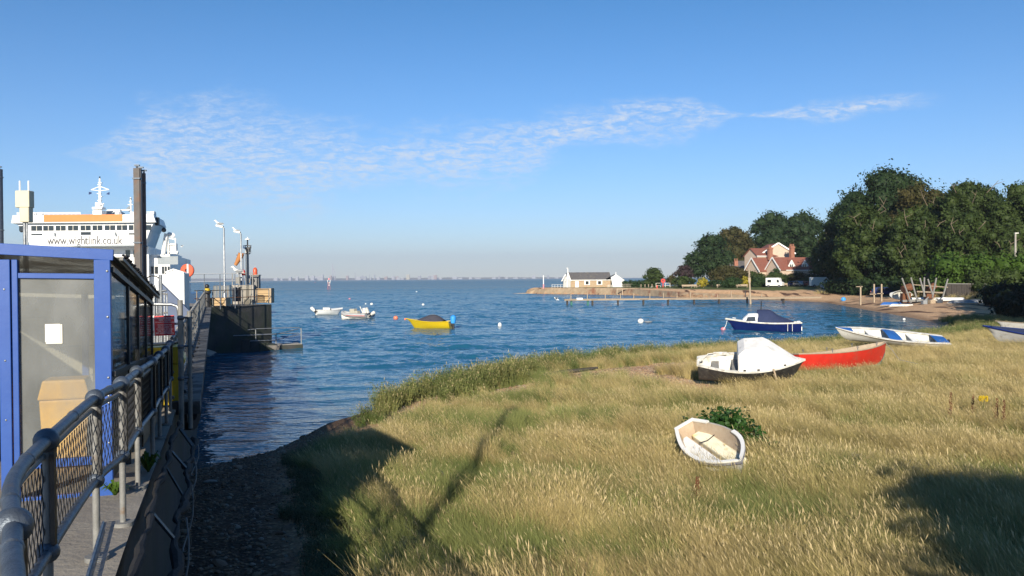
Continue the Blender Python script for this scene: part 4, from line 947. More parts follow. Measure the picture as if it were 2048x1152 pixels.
for px in list(range(34, 161, 9)) + list(range(264, 309, 9)): mb.tube([(fx(px), .3, fz(430.5)), (fx(px), .3, fz(424.5))], .03, 4)
mb.build('roof_rail', M['white'], fe)
for px in (50, 66, 292): mb = MB(); mb.tube([(fx(px), 1.5, fz(428)), (fx(px + 8), 1.5, fz(428))], .38, 10); mb.build('liferaft_canister', M['white'], fe, smooth=True)
mb = MB()
for px in (108, 172, 236): mb.box((fx(px), -.035, fz(481)), (.03, .03, fz(473) - fz(491)))
mb.build('plating_seam', M['greyband'], fe)
# deck clutter: lifeboat davit, radar, masts
mb = MB(); mb.tube([(fx(312), 3.4, fz(508)), (fx(312), 3.4, fz(470))], .08, 6); mb.tube([(fx(328), 3.4, fz(508)), (fx(327), 3.4, fz(474))], .07, 6); mb.tube([(fx(312), 3.4, fz(474)), (fx(329), 3.4, fz(478))], .06, 6); mb.tube([(fx(303), 3.2, fz(508)), (fx(310), 3.2, fz(465))], .25, 8)
mb.tube([(fx(312), 3.4, fz(488)), (fx(329), 3.4, fz(489))], .05, 6); mb.box((fx(316), 4, fz(496)), (.9, .8, 1.2)); mb.ball((fx(322), 3.3, fz(469)), .32, 12, sc=(1, .5, 1)); mb.ball((fx(314), 3.5, fz(466)), .25, 10); mb.tube([(fx(318), 3.3, fz(504)), (fx(333), 3.3, fz(505))], .2, 8)
for k in range(5): mb.ball((fx(318 + 3.6 * k), 3.2, fz(503)), .13, 8)
mb.build('rescue_davit', M['white'], fe, smooth=True)
mb = MB(); mb.box((fx(310), .8, fz(443)), (.35, .4, .9)); mb.ball((fx(314), 2, fz(459)), .28, 8); mb.ball((fx(34), 1, fz(459.5)), .2, 8); mb.build('navigation_lamp', M['black'], fe)
mb = MB(); x = fx(184.5)
mb.tube([(x, 2, fz(430)), (x, 2, fz(353))], [.20, .09], 8); mb.box((x - .1, 2, fz(425)), (1.0, 1.0, .7)); mb.box((x - .15, 2, fz(414)), (1.1, .9, .25)); mb.box((x - .3, 2, fz(410)), (.35, .35, .9))
mb.tube([(x - 1.0, 2, fz(376)), (x, 2, fz(369)), (x + 1.05, 2, fz(376))], .05, 6); mb.tube([(x - 1.0, 2, fz(376)), (x, 2, fz(378)), (x + 1.05, 2, fz(376))], .04, 6)
for py in (362, 366, 384, 390, 398, 404): mb.box((x + random.uniform(-.12, .12), 2, fz(py)), (.42, .3, .07))
mb.disc((x + .35, 1.5, fz(409)), .14, .27, .12, 14); mb.tube([(x - .5, 1.8, fz(420)), (x + .55, 1.8, fz(404))], .06, 6)
mb.build('main_mast', M['white'], fe)
mb = MB(); mb.tube([(x, 2, fz(353)), (x, 2, fz(349))], .07, 6); mb.build('masthead_light', M['black'], fe)
for sx_, pts in ((-1, ((-1.25, 371), (-1.28, 376.5), (-.98, 375.5), (-.95, 372))), (1, ((1.0, 372), (.7, 376), (1.05, 377.5), (1.12, 373)))):
    mb = MB(); mb.poly([(x + p - (.0), fz(q + 9)) for p, q in pts], 1.98, 2.02); mb.build('signal_flag', M['carblue'], fe)
mb = MB(); mb.tube([(fx(243), 2.5, fz(430)), (fx(243), 2.5, fz(391))], .09, 6); mb.box((fx(243), 2.5, fz(406)), (.6, .3, .06)); mb.box((fx(243), 2.5, fz(400)), (.3, .3, .06)); mb.tube([(fx(195), 2.3, fz(417.5)), (fx(243), 2.3, fz(417))], .08, 6)
mb.ball((fx(220), 2, fz(424)), .3, 10); mb.box((fx(220), 2, fz(419)), (.7, .5, .25)); mb.tube([(fx(261), 1, fz(430)), (fx(261), 1, fz(423))], .07, 6); mb.build('aft_mast', M['white'], fe)
mb = MB(); slab(mb, fx(199), fx(236), fz(430), fz(416.5), 4, 7, 0, fx(200), fx(230)); mb.tube([(fx(232), 3, fz(418)), (fx(236), 3, fz(408))], [.3, .05], 6); mb.ball((fx(243), 2.5, fz(394)), .13, 8); mb.build('funnel', M['greyband'], fe)
for px in (113, 234):
    mb = MB(); mb.poly([(fx(px - 1.2), fz(472)), (fx(px + 1.2), fz(472)), (fx(px), fz(465))], -.3, -.05); mb.build('wiper_housing', M['greyband'], fe)
# ================================================================== BOATS
class Hull:
    def __init__(s, L, B, H, bow=.25, stern=.05, tw=.75, rake=.25, th=.035, n=20, m=8, floor=.2, keelup=.85, mid=.45, p=2.3):
        s.__dict__.update(locals())
    def b(s, t):
        if t < s.mid: return s.B / 2 * (s.tw + (1 - s.tw) * math.sin(math.pi / 2 * t / s.mid))
        return s.B / 2 * max(0.004, 1 - ((t - s.mid) / (1 - s.mid)) ** s.p)
    def sheer(s, t): return s.H + s.bow * max(0, (t - .25) / .75) ** 2 + s.stern * (1 - t) ** 2
    def keel(s, t): return s.sheer(t) * s.keelup * max(0, (t - .82) / .18) ** 2.6 + .04 * (1 - t)
    def P(s, t, q, side, inner=False):
        e = .33 + .55 * t ** 2; b = s.b(t) - (s.th if inner else 0); b = max(b, .002)
        k = s.keel(t); z = k + (s.sheer(t) - k) * q
        if inner:
            f = s.floor
            y = b * (max(q, f) ** e) * (q / f if q < f else 1); z = max(z, k + (s.sheer(t) - k) * f)
            x = t * s.L * (1 - s.th * 2 / s.L) + s.th
        else: y = b * q ** e; x = t * s.L
        return (x + s.rake * q * t ** 5 - s.L / 2, side * y, z)
    def ring(s, t, inner):
        qs = [1 - i / s.m for i in range(s.m + 1)]
        return [s.P(t, q, 1, inner) for q in qs] + [s.P(t, q, -1, inner) for q in qs[::-1][1:]]
    def ts(s): return [(i / s.n) ** .9 for i in range(s.n + 1)]
    def shell(s, band=0):
        """outer skin (material 0, 1 below the band) and inner skin (material 2)"""
        mb = MB(); T = s.ts(); k = 2 * s.m + 1
        for inner in (False, True):
            vs = [v for t in T for v in s.ring(t, inner)]; o = len(mb.v); mb.v += vs
            for i in range(len(T) - 1):
                for j in range(k - 1):
                    q = (o + i * k + j, o + i * k + j + 1, o + (i + 1) * k + j + 1, o + (i + 1) * k + j)
                    lev = 1 - (j + .5) / s.m if j < s.m else (j + .5 - s.m) / s.m
                    mb.f.append(q if inner else q[::-1]); mb.m.append(2 if inner else (1 if lev < band else 0))
            mb.f.append(tuple(o + j for j in range(k))[::-1 if inner else 1]); mb.m.append(2 if inner else 0)
        return mb
    def gun(s, w=.03, up=.0, t0=0, t1=1, sides=(1, -1)):
        mb = MB()
        for sd_ in sides:
            mb.tube([Vector(s.P(t, 1, sd_)) + Vector((0, -sd_ * s.th * .4, up)) for t in s.ts() if t0 <= t <= t1], w, 6)
        if t0 == 0 and len(sides) == 2: mb.tube([Vector(s.P(0, 1, 1)) + Vector((0, 0, up)), Vector(s.P(0, 1, -1)) + Vector((0, 0, up))], w, 6)
        return mb
    def cover(s, t0, t1, ridge, n=14, m=10, drop=.0):
        """cloth or deck laid over the gunwales; ridge(t) gives height above the sheer"""
        mb = MB(); 
        for i in range(n + 1):
            t = t0 + (t1 - t0) * i / n
            for j in range(m + 1):
                u = -1 + 2 * j / m; p = s.P(t, 1, 1)
                mb.v.append((p[0], s.b(t) * u * 1.01, p[2] + ridge(t) * (1 - abs(u) ** 1.6) - (drop if j in (0, m) else 0) + .006))
        for i in range(n):
            for j in range(m): a = i * (m + 1) + j; mb.f.append((a, a + 1, a + m + 2, a + m + 1)); mb.m.append(0)
        return mb
    def thwart(s, mb, t, w=.2, q=.75, th=.03):
        p = s.P(t, q, 1, True); mb.box((p[0], 0, p[2]), (w, 2 * p[1] - .02, th))

def rot3(heading, heel=0, pitch=0):
    return (Matrix.Rotation(heading, 3, 'Z') @ Matrix.Rotation(pitch, 3, 'Y') @ Matrix.Rotation(heel, 3, 'X')).to_euler()
def outboard(parent, x, z, y=0, cowl='white', s=1.0, tilt=0):
    mb = MB(); M3 = Matrix.Rotation(tilt, 3, 'Y')
    def q(a, b, c): v = M3 @ Vector((a * s, b * s, c * s)); return (x + v.x, y + v.y, z + v.z)
    mb.tube([q(-.12, 0, .02), q(-.14, 0, .25), q(-.16, 0, .42), q(-.16, 0, .50)], [.13 * s, .17 * s, .16 * s, .06 * s], 10); o = mb.build('engine_cowl', M[cowl], parent, smooth=True)
    mb = MB(); mb.tube([q(-.12, 0, .05), q(-.14, 0, -.6)], [.09 * s, .05 * s], 8); mb.box(q(-.02, 0, 0), (.12 * s, .2 * s, .2 * s)); mb.box(q(-.2, 0, -.45), (.32 * s, .16 * s, .02 * s)); mb.tube([q(-.32, 0, -.6), q(.02, 0, -.6)], .045 * s, 8)
    for a in (0, 2.1, 4.2): mb.beam(q(-.3, 0, -.6), q(-.3, .16 * math.cos(a), -.6 + .16 * math.sin(a)), .02, .07 * s)
    mb.build('outboard_leg', M['black'], parent); return o

# --- white dinghy in the grass
gx0, gy0 = X(1436, 16.6), 16.6
dn_ = thing('dinghy', 'small white rowing dinghy lying tilted in the dry grass with a leafy bush behind it', 'dinghy', (gx0, gy0, gz(gx0, gy0) + .22), rot=rot3(R(-74), R(27), R(9)))
h = Hull(2.75, 1.34, .54, bow=.10, stern=.02, tw=.42, rake=.10, th=.04, floor=.22, p=2.6, mid=.5)
h.shell().build('hull', [M['greyhull'], M['greyhull'], M['tan']], dn_, smooth=True)
mb = MB(); T = h.ts()
def flat_gun(h, mb, w, th_, t0, t1, sd_, up=.0):
    T = [t for t in h.ts() if t0 <= t <= t1]
    for ta, tb in zip(T, T[1:]):
        a, c = Vector(h.P(ta, 1, sd_)), Vector(h.P(tb, 1, sd_)); i_ = Vector((0, -sd_ * w, 0)); ii = Vector((0, -sd_ * min(w, h.b(tb)), 0)); i_ = Vector((0, -sd_ * min(w, h.b(ta)), 0)); u = Vector((0, 0, th_)); s0 = Vector((0, 0, up)); oo_ = Vector((0, sd_ * .02, 0))
        mb.add([a + s0 + oo_, c + s0 + oo_, c + ii + s0, a + i_ + s0, a + s0 + oo_ + u, c + s0 + oo_ + u, c + ii + s0 + u, a + i_ + s0 + u], [(0, 1, 2, 3), (7, 6, 5, 4), (0, 4, 5, 1), (3, 2, 6, 7)])
flat_gun(h, mb, .085, .035, 0, 1, -1); flat_gun(h, mb, .085, .035, 0, .23, 1); flat_gun(h, mb, .085, .035, .50, 1, 1)
mb.box((-1.375, 0, h.sheer(0) + .018), (.09, .60, .035))
mb.build('gunwale', M['white'], dn_)
mb = h.gun(.022, -.06); mb.build('rubbing_strake', mat('dark_strake', (.07, .07, .12), .6, (.35, .35, .36), 9), dn_, smooth=True)
mb = MB()
mb.poly([(-1.25, .30), (.95, .30), (.95, .05), (-1.25, .05)], .02, .40, 0, 'y')
mb.build('side_bench', M['creamseat'], dn_, bevel=.04)
mb = MB(); mb.poly([(-1.2, -.12), (1.0, -.12), (1.1, -.28), (.6, -.52), (-.6, -.60), (-1.2, -.24)], .30, .36, 0, 'z'); mb.build('seat', M['white'], dn_, bevel=.02)
mb = MB(); mb.tube([(-.6, .40, .34), (-.55, .15, .33), (-.58, -.1, .37)], .012, 5); mb.build('rope', M['black'], dn_); dn_.scale = (.80, .78, .9)
# --- cuddy boat, black hull and white hood
px, dd = 1498, 30.4
cu_ = thing('cuddy_boat', 'old boat with black hull and tall white hood next to the red boat', 'boat', (X(px, dd), dd, gz(X(px, dd), dd) + .17), rot=rot3(R(-14), R(22), R(-1.5)))
cu_.scale = (.97, .97, 1.0)
h = Hull(3.75, 1.62, .66, bow=.14, stern=.12, tw=.45, rake=.14, th=.045, floor=.25, mid=.45)
h.shell().build('hull', [M['boatblack'], M['boatblack'], M['whiteold']], cu_, smooth=True)
mb = MB(); flat_gun(h, mb, .10, .05, 0, 1, -1); flat_gun(h, mb, .10, .05, 0, 1, 1); mb.box((-1.87, 0, h.sheer(0) + .02), (.10, .74, .05)); mb.build('gunwale', M['whiteold'], cu_)
h.cover(.42, .995, lambda t: .05).build('foredeck', M['whiteold'], cu_, smooth=True)
# hood: faceted shell
s0, s1 = h.sheer(.45), h.sheer(.97)
mb = MB()
xa, xb, xc, xd = -.42, -.15, .62, 1.78
yb = .76
V_ = [(xa, -yb, s0 + .03), (xa, yb, s0 + .03), (xa + .02, -yb * .78, s0 + .62), (xa + .02, yb * .78, s0 + .62), (xa + .25, -yb * .66, s0 + .78), (xa + .25, yb * .66, s0 + .78),
      (xc - .1, -yb * .60, s0 + .84), (xc - .1, yb * .60, s0 + .84), (xc + .12, -yb * .55, s0 + .74), (xc + .12, yb * .55, s0 + .74), (xd, -.14, s1 + .02), (xd, .14, s1 + .02), (xc + .2, -yb * .92, s0 + .05), (xc + .2, yb * .92, s0 + .05)]
mb.add(V_, [(0, 12, 6, 4, 2), (12, 8, 6), (12, 10, 8), (1, 3, 5, 7, 13), (13, 7, 9), (13, 9, 11), (2, 4, 5, 3), (4, 6, 7, 5), (6, 8, 9, 7), (8, 10, 11, 9), (10, 12, 13, 11), (0, 2, 3, 1)])
mb.build('hood', M['whitehood'], cu_, bevel=.025)
mb = MB(); h.thwart(mb, .16, .28, .72); h.thwart(mb, .36, .25, .72); mb.build('seat', M['greypost'], cu_)
mb = MB(); mb.box((-1.78, .12, h.sheer(0) + .07), (.22, .2, .08)); mb.box((-1.05, .60, h.sheer(.2) + .08), (.5, .14, .06)); mb.tube([(-1.8, 0, h.sheer(0)), (-1.5, .40, h.sheer(0) + .12), (-1.0, .6, h.sheer(0) + .08)], .02, 6); mb.build('deck_fitting', M['whiteold'], cu_)
mb = MB(); p = h.P(.72, 1, -1); mb.beam((p[0] - .02, p[1] - .09, p[2] + .12), (p[0] + .26, p[1] - .24, -.25), .055, .04); mb.build('prop_post', M['palewood'], cu_)
mb = MB()
for t in (.45, .58, .82): p = h.P(t, 1, -1); mb.box((p[0], p[1] + .05, p[2] + .09), (.09, .05, .035))
mb.build('cleat', M['black'], cu_)
# --- red open boat
px, dd = 1678, 33.6
rb_ = thing('rowing_boat', 'long open boat painted bright red with green grey bottom in the grass', 'boat', (X(px, dd), dd, gz(X(px, dd), dd) + .02), rot=rot3(R(21), R(-6), R(-1)))
h = Hull(5.0, 1.75, .84, bow=.34, stern=.10, tw=.80, rake=.12, th=.04, floor=.3, p=3.0, keelup=.55)
h.shell(.30).build('hull', [M['red'], M['teal'], M['palewood']], rb_, smooth=True)
h.gun(.03).build('gunwale', M['palewood'], rb_, smooth=True)
mb = MB(); [h.thwart(mb, t, .22, .75) for t in (.12, .38, .62, .84)]; mb.build('seat', M['palewood'], rb_)
mb = MB(); p = Vector(h.P(.97, 1, -1)); mb.tube([p, p + Vector((.15, -.1, -.25)), p + Vector((.3, -.35, -.75)), p + Vector((.8, -.8, -.95))], .014, 5); mb.build('rope', M['greypost'], rb_)
for t in (.3, .55, .78):
    for sd_ in (1, -1): mb = MB(); p = h.P(t, 1, sd_); mb.tube([p, (p[0], p[1], p[2] + .10)], .015, 5); mb.disc((p[0], p[1], p[2] + .14), .03, .045, .02, 10, axis='x'); mb.build('rowlock', M['galv'], rb_)
# --- white and blue sailing dinghy
px, dd = 1776, 44.5
sd2 = thing('sailing_dinghy', 'white sailing dinghy with blue foredeck and blue cover, bow raised behind the red boat', 'dinghy', (X(px, dd), dd - .2, gz(X(px, dd), dd) + .42), rot=rot3(R(180 - 4), R(-17), R(-5)))
h = Hull(5.7, 1.75, .50, bow=.18, stern=0, tw=.72, rake=.12, th=.04, floor=.3, keelup=.8)
h.shell().build('hull', [M['whiteboat'], M['whiteboat'], M['whiteold']], sd2, smooth=True)
mb = MB(); flat_gun(h, mb, .16, .03, 0, 1, -1); flat_gun(h, mb, .16, .03, 0, 1, 1); mb.build('side_deck', M['whiteold'], sd2)
h.gun(.03, -.01).build('gunwale', M['wood'], sd2, smooth=True)
h.cover(.86, .998, lambda t: .05).build('foredeck', M['bluetarp'], sd2, smooth=True)
h.cover(.44, .56, lambda t: .10 + .05 * math.sin(t * 40)).build('blue_cover', M['bluetarp'], sd2, smooth=True)
h.cover(0, .12, lambda t: .03).build('stern_deck', M['bluetarp'], sd2, smooth=True)
mb = MB(); mb.box((-2.93, .1, .42), (.1, .14, .28)); mb.build('rudder_fitting', M['black'], sd2)
mb = MB(); h.thwart(mb, .3, .3, .8); h.thwart(mb, .7, .22, .85); mb.build('seat', M['white'], sd2)
# --- boats at the right edge
px, dd = 2052, 45.5
wb = thing('beached_boat', 'white boat with dark blue rim cut off by the right edge of the photo', 'boat', (X(px, dd) + .85, dd + .5, gz(X(px, dd), dd) + .14), rot=rot3(R(180 - 22), R(-8), R(-3)))
h = Hull(4.6, 1.6, .62, bow=.28, rake=.35, p=2.0)
h.shell().build('hull', [M['greyhull'], M['greyhull'], M['greyhull']], wb, smooth=True); h.gun(.05).build('gunwale', M['navy'], wb, smooth=True); h.cover(.05, .93, lambda t: .08).build('boat_cover', M['canvas'], wb, smooth=True)
dd = 62
gb3 = thing('beached_boat', 'shaded grey white boat hull in the dark under the trees at the right edge', 'boat', (X(2062, dd), dd, gz(X(2062, dd), dd) + .10), rot=rot3(R(160), R(6), 0))
h = Hull(4.2, 1.5, .6, bow=.25); h.shell().build('hull', [M['greyhull'], M['greyhull'], M['whiteold']], gb3, smooth=True); h.gun(.035).build('gunwale', M['wood'], gb3, smooth=True)

# --- blue cabin boat afloat
px, dd = 1530, 76.0
bb = thing('cabin_boat', 'moored dark blue cabin boat with white cuddy and navy canvas cover', 'boat', (X(px, dd), dd, -.30), rot=rot3(R(180 - 14), 0, R(0)))
h = Hull(6.2, 2.2, 1.0, bow=.40, stern=.10, tw=.80, rake=.45, th=.05, keelup=.7, floor=.4)
h.shell(.42).build('hull', [M['navy'], M['navy'], M['whiteold']], bb, smooth=True)
h.gun(.07, .0).build('rubbing_strake', M['whiteold'], bb, smooth=True)
h.cover(.60, .995, lambda t: .09).build('foredeck', M['whiteold'], bb, smooth=True); h.cover(0, .12, lambda t: .03).build('aft_deck', M['white'], bb, smooth=True)
mb = MB(); z0 = 1.02
V_ = []
for x_, zt, w_, zb in ((-.05 + .75, .92, .78, z0), (1.55, .84, .74, z0 + .05), (2.05, .28, .55, z0 + .14)):
    V_ += [(x_, -w_ - .12, zb), (x_, w_ + .12, zb), (x_ - .06, w_, zb + zt * .85), (x_ - .06, w_ * .7, zb + zt), (x_ - .06, -w_ * .7, zb + zt), (x_ - .06, -w_, zb + zt * .85)]
fs = [(0, 1, 2, 3, 4, 5), (17, 16, 15, 14, 13, 12)]
for i in (0, 6): fs += [(i + j, i + (j + 1) % 6, i + 6 + (j + 1) % 6, i + 6 + j)[::-1] for j in range(6)]
mb.add(V_, fs); mb.build('cuddy', M['white'], bb, bevel=.05)
for sg in (1, -1):
    mb = MB(); mb.poly([(.86, -.20), (1.72, -.20), (1.58, .18), (.92, .22)], -.02, .02, 0, 'y'); o = mb.build('cabin_window', M['glassdark'], bb, (0, sg * .865, 1.44)); o.rotation_euler = (R(7) * sg, 0, R(0))
mb = MB(); n_ = 9
cs = [(.72, 1.16), (.35, 1.22), (-.25, 1.25), (-.55, 1.18), (-1.1, .75), (-1.8, .42), (-2.5, .12)]
for x_, hh in cs:
    t = (x_ + 3.1) / 6.2
    for j in range(9):
        u = -1 + j / 4; mb.v.append((x_, h.b(t) * 1.0 * u, h.sheer(t) - .05 + (hh + .05) * (1 - abs(u) ** (2.2 if x_ > -.6 else 1.4)) * .98))
for i in range(len(cs) - 1):
    for j in range(8): a = i * 9 + j; mb.f.append((a, a + 1, a + 10, a + 9)); mb.m.append(0)
mb.f.append(tuple(range(9))); mb.m.append(0); mb.build('canvas_cover', M['canvas'], bb, smooth=True)
mb = MB(); mb.tube([(.38, 0, 2.0), (.32, 0, 3.05)], .05, 8); mb.build('mast_stub', M['black'], bb, smooth=True)
mb = MB(); mb.tube([(2.6, 0, 1.46), (2.9, 0, 1.5)], .03, 6); mb.box((-2.9, .3, 1.20), (.25, .4, .10)); mb.box((-3.16, 0, .55), (.06, .9, .36)); mb.build('stern_fitting', M['white'], bb)
mb = MB(); mb.tube([(3.35, 0, 1.40), (3.50, 0, .8), (3.75, .1, .32)], .02, 5); mb.build('mooring_rope', M['white'], bb)
mb = MB(); 
for x_ in (-1.9, -2.3): mb.tube([(x_, h.b(.15) + .04, 1.1), (x_, h.b(.12) + .06, .35)], .02, 5)
mb.build('hanging_line', M['white'], bb)
# --- yellow motor boat
px, dd = 862, 84.0
yb_ = thing('motor_boat', 'bright yellow motor boat with charcoal cover and blue hooded outboard', 'boat', (X(px, dd), dd, -.22), rot=rot3(R(180 - 14), 0, R(2)))
h = Hull(4.0, 1.75, .85, bow=.42, stern=.0, tw=.88, rake=.55, th=.05, keelup=.75)
h.shell().build('hull', [M['yellowp'], M['yellowp'], M['yellowp']], yb_, smooth=True)
h.gun(.055).build('gunwale', M['yellowp'], yb_, smooth=True)
h.cover(.16, .80, lambda t: .02 + .70 * math.sin(math.pi * min(1, max(0, (t - .14) / .68)) ** .8) ** 1.1).build('boat_cover', M['greycanvas'], yb_, smooth=True)
h.cover(.79, .995, lambda t: .06).build('foredeck', M['yellowp'], yb_, smooth=True); h.cover(0, .16, lambda t: .02).build('aft_deck', M['yellowp'], yb_, smooth=True)
outboard(yb_, -2.0, .62, 0, 'outboardblue', 1.7); yb_.scale = (1.06, 1.06, 1.0)
mb = MB(); mb.ball((2.62, .05, 1.22), .11, 8); mb.build('bow_fender', M['orangebuoy'], yb_, smooth=True)
# --- grey inflatable
px, dd = 712, 107.0
ri = thing('inflatable_boat', 'pale grey inflatable boat with red stripe, tilted engine and beige seat', 'boat', (X(px, dd), dd, 0), rot=rot3(R(180 - 28), 0, R(2)))
mb = MB(); pts = [(-2.2, -.85, .35), (-1, -.9, .38), (.6, -.85, .46), (1.6, -.55, .62), (2.15, 0, .78), (1.6, .55, .62), (.6, .85, .46), (-1, .9, .38), (-2.2, .85, .35)]
mb.tube(smooth_path(pts, 4), .25, 12); mb.build('inflated_tube', mat('grey_hypalon', (.52, .53, .53), .5), ri, smooth=True)
mb = MB(); mb.tube([Vector(p) * 1.0 + Vector((0, math.copysign(.245, p[1]) if p[1] else 0, -.05)) for p in pts[:4]] + [Vector((2.40, 0, .74))] + [Vector(p) + Vector((0, .245, -.05)) for p in pts[5:]], .04, 6); mb.build('rubbing_strake', M['red'], ri, smooth=True)
mb = MB(); mb.poly([(-2.1, 0), (1.8, 0), (1.9, .5), (-2.1, .30)], -.7, .7, 0, 'y'); mb.build('floor', M['whiteold'], ri)
mb = MB(); mb.box((.45, 0, .85), (.75, .7, .75)); mb.box((-.2, 0, .7), (.5, .7, .5)); mb.build('seat', M['beigefab'], ri, bevel=.06)
mb = MB(); mb.beam((-1.2, .1, .6), (-.75, .1, 1.5), .14, .1); mb.beam((-1.6, -.1, 1.3), (-1.9, -.1, .6), .3, .3); mb.box((-1.5, 0, .95), (.5, .55, .7)); mb.build('console', M['whiteold'], ri, bevel=.05)
outboard(ri, -2.35, .55, 0, 'whiteold', 1.35, R(-55))
# --- small white motorboats at left
px, dd = 656, 118.0
sb_ = thing('small_motor_boat', 'small white motor boat lying stern on, leftmost boat afloat', 'boat', (X(px, dd), dd, -.12), rot=rot3(R(35), 0, R(2)))
h = Hull(3.6, 1.5, .75, bow=.2, tw=.9, rake=.4); h.shell().build('hull', [M['white'], M['white'], M['whiteold']], sb_, smooth=True); h.cover(.55, .995, lambda t: .22).build('foredeck', M['white'], sb_, smooth=True); h.gun(.04).build('gunwale', M['whiteold'], sb_, smooth=True)
outboard(sb_, -1.9, .75, .1, 'white', 1.5, R(-40))
mb = MB(); mb.box((-.3, 0, .9), (.7, 1.0, .5)); mb.build('seat', M['white'], sb_, bevel=.05); mb = MB(); mb.box((-1.83, 0, .55), (.02, 1.0, .16)); mb.build('transom_panel', M['glassdark'], sb_)
# --- buoys
def buoy(px, py, r, mm, lab, sc=(1, 1, .85), group=None):
    dd = dep(px, py, .05); t = thing('mooring_buoy', lab, 'buoy', (X(px, dd), dd, .02), group=group)
    mb = MB(); mb.ball((0, 0, r * .35), r, 12, sc=sc); mb.build('float', M[mm], t, smooth=True)
    mb = MB(); mb.tube([(0, 0, r * 1.05), (0, 0, r * 1.3)], r * .15, 6); mb.disc((0, 0, r * 1.4), r * .1, r * .2, r * .08, 10); mb.build('eye_ring', M['black'], t)
buoy(833, 584, .28, 'white', 'small white buoy furthest out in line with the channel marker'); buoy(846, 610, .26, 'white', 'white buoy on open water behind the yellow boat')
buoy(999, 651, .20, 'white', 'white buoy on open water right of the yellow boat', (1, 1, 1.4)); buoy(791, 637, .30, 'orangebuoy', 'orange red buoy between the inflatable and the yellow boat')
buoy(743, 609, .30, 'white', 'white and pink buoy just behind the inflatable boat'); buoy(731, 608, .16, 'white', 'tiny white buoy left of the white and pink buoy')
buoy(699, 598, .24, 'pinkbuoy', 'faint pinkish buoy above the inflatable boat'); buoy(1281, 644, .34, 'white', 'round white buoy with weed trailing, below the jetty'); buoy(1296, 645, .28, 'greybuoy', 'low grey weedy float right of the round white buoy', (1.7, 1, .4))
buoy(1446, 660, .24, 'pinkbuoy', 'pinkish buoy at the bow of the blue cabin boat'); buoy(833, 655, .2, 'white', 'white buoy under the bow of the yellow boat'); buoy(630, 565, .6, 'pinkbuoy', 'distant pink and white buoy near the left horizon')
buoy(1808, 639, .16, 'white', 'small white float in the shallows near the right beach')
# channel marker
M['carredd'] = mat('faded_marker_red', (.38, .10, .12), .6)
dd = 420; cm = thing('channel_marker', 'red and white channel marker post standing far out in the water', 'marker post', (X(658, dd), dd, -1))
mb = MB(); mb.beam((-.6, 0, 0), (-.35, 0, 5.0), .32, .32); mb.beam((.6, 0, 0), (.35, 0, 5.0), .2, .2); mb.build('leg', M['carredd'], cm)
mb = MB(); mb.box((0, 0, 4.4), (1.5, .3, .2)); mb.beam((.2, 0, 3), (.7, 0, 5.9), .2, .2); mb.beam((-.2, 0, 3), (-.7, 0, 5.9), .2, .2); mb.build('cross_frame', M['white'], cm)
mb = MB(); mb.box((0, 0, 6.4), (.6, .4, .8)); mb.build('topmark', M['pinkbuoy'], cm)

# ================================================================== JETTY
J0, J1 = Vector((X(1128, 150), 150, 0)), Vector((X(1640, 155), 155, 0)); jl = (J1 - J0).length; ja = math.atan2(J1.y - J0.y, J1.x - J0.x)
jt = thing('jetty', 'long narrow timber jetty on dark piles running out from the right beach', 'jetty', tuple(J0), ja)
zdk = 5 - 42.5 * 150 / F
def jx(px): return (px - 1128) / (1640 - 1128) * jl
mb = MB(); mb.box((jl / 2, 0, zdk), (jl, 1.1, .14)); mb.box((jl / 2, -.5, zdk - .12), (jl, .1, .25)); mb.build('deck', M['palewood'], jt)
for i, px in enumerate((1134, 1142, 1174, 1183, 1233, 1283, 1332, 1384, 1434, 1491, 1565)):
    mb = MB(); g_ = px in (1142, 1174)
    mb.box((jx(px), 0, zdk / 2 - .8), (.34 if g_ else .30, .3, zdk + 1.6)); mb.build('pile', M['green'] if g_ else M['darkwood'], jt)
for px, hh in ((1142, 1.0), (1174, 1.0), (1209, .95), (1239, 1.0), (1265, 1.05), (1297, .95), (1324, 1.0), (1351, 1.05), (1378, 1.15), (1405, .7), (1432, .7), (1460, 1.2), (1489, 1.25), (1522, .7)):
    mb = MB(); mb.box((jx(px), .4, zdk + hh / 2), (.12, .12, hh)); mb.build('post', M['palewood'], jt)
mb = MB(); mb.box((jx(1157), -.6, zdk + .1), (1.1, .12, .32)); mb.build('notice_board', M['white'], jt)
for a_, b__ in ((1129, 1150), (1180, 1192), (1275, 1292), (1330, 1345)):
    mb = MB(); mb.box((jx((a_ + b__) / 2), 0, zdk - .05), (jx(b__) - jx(a_), 1.4, .12)); mb.build('crosshead', M['wood'], jt)
# tall wooden mast at jetty
jm = thing('jetty_mast', 'pale weathered tall post with crossboards leaning beside the jetty', 'post', (X(1501, 150), 150, 0), rot=(0, R(-2.2), 0))
mb = MB(); mb.tube([(0, 0, -1), (0, 0, Z(541, 150, 1501))], [.20, .13], 8); mb.box((-.05, -.1, Z(560, 150, 1501)), (.42, .1, .9)); mb.build('post_shaft', M['palewood'], jm); mb = MB(); mb.box((-.12, -.05, Z(541, 150, 1501) + .3), (.5, .2, .3)); mb.box((-.1, -.18, Z(552, 150, 1501)), (.3, .06, .5)); mb.build('lantern', M['wood'], jm)
# groyne frame far (pale rail structure px 1225..1290)
gf = thing('slipway_rail', 'row of pale timber posts with a top rail against the sea wall', 'railing', (X(1234, 238), 238, 0))
for k in range(6): mb = MB(); mb.box((k * 1.55, 0, .75), (.28, .28, 1.9)); mb.build('post', M['palewood'], gf)
mb = MB(); mb.box((3.9, 0, 1.75), (8.2, .3, .25)); mb.build('top_rail', M['palewood'], gf)

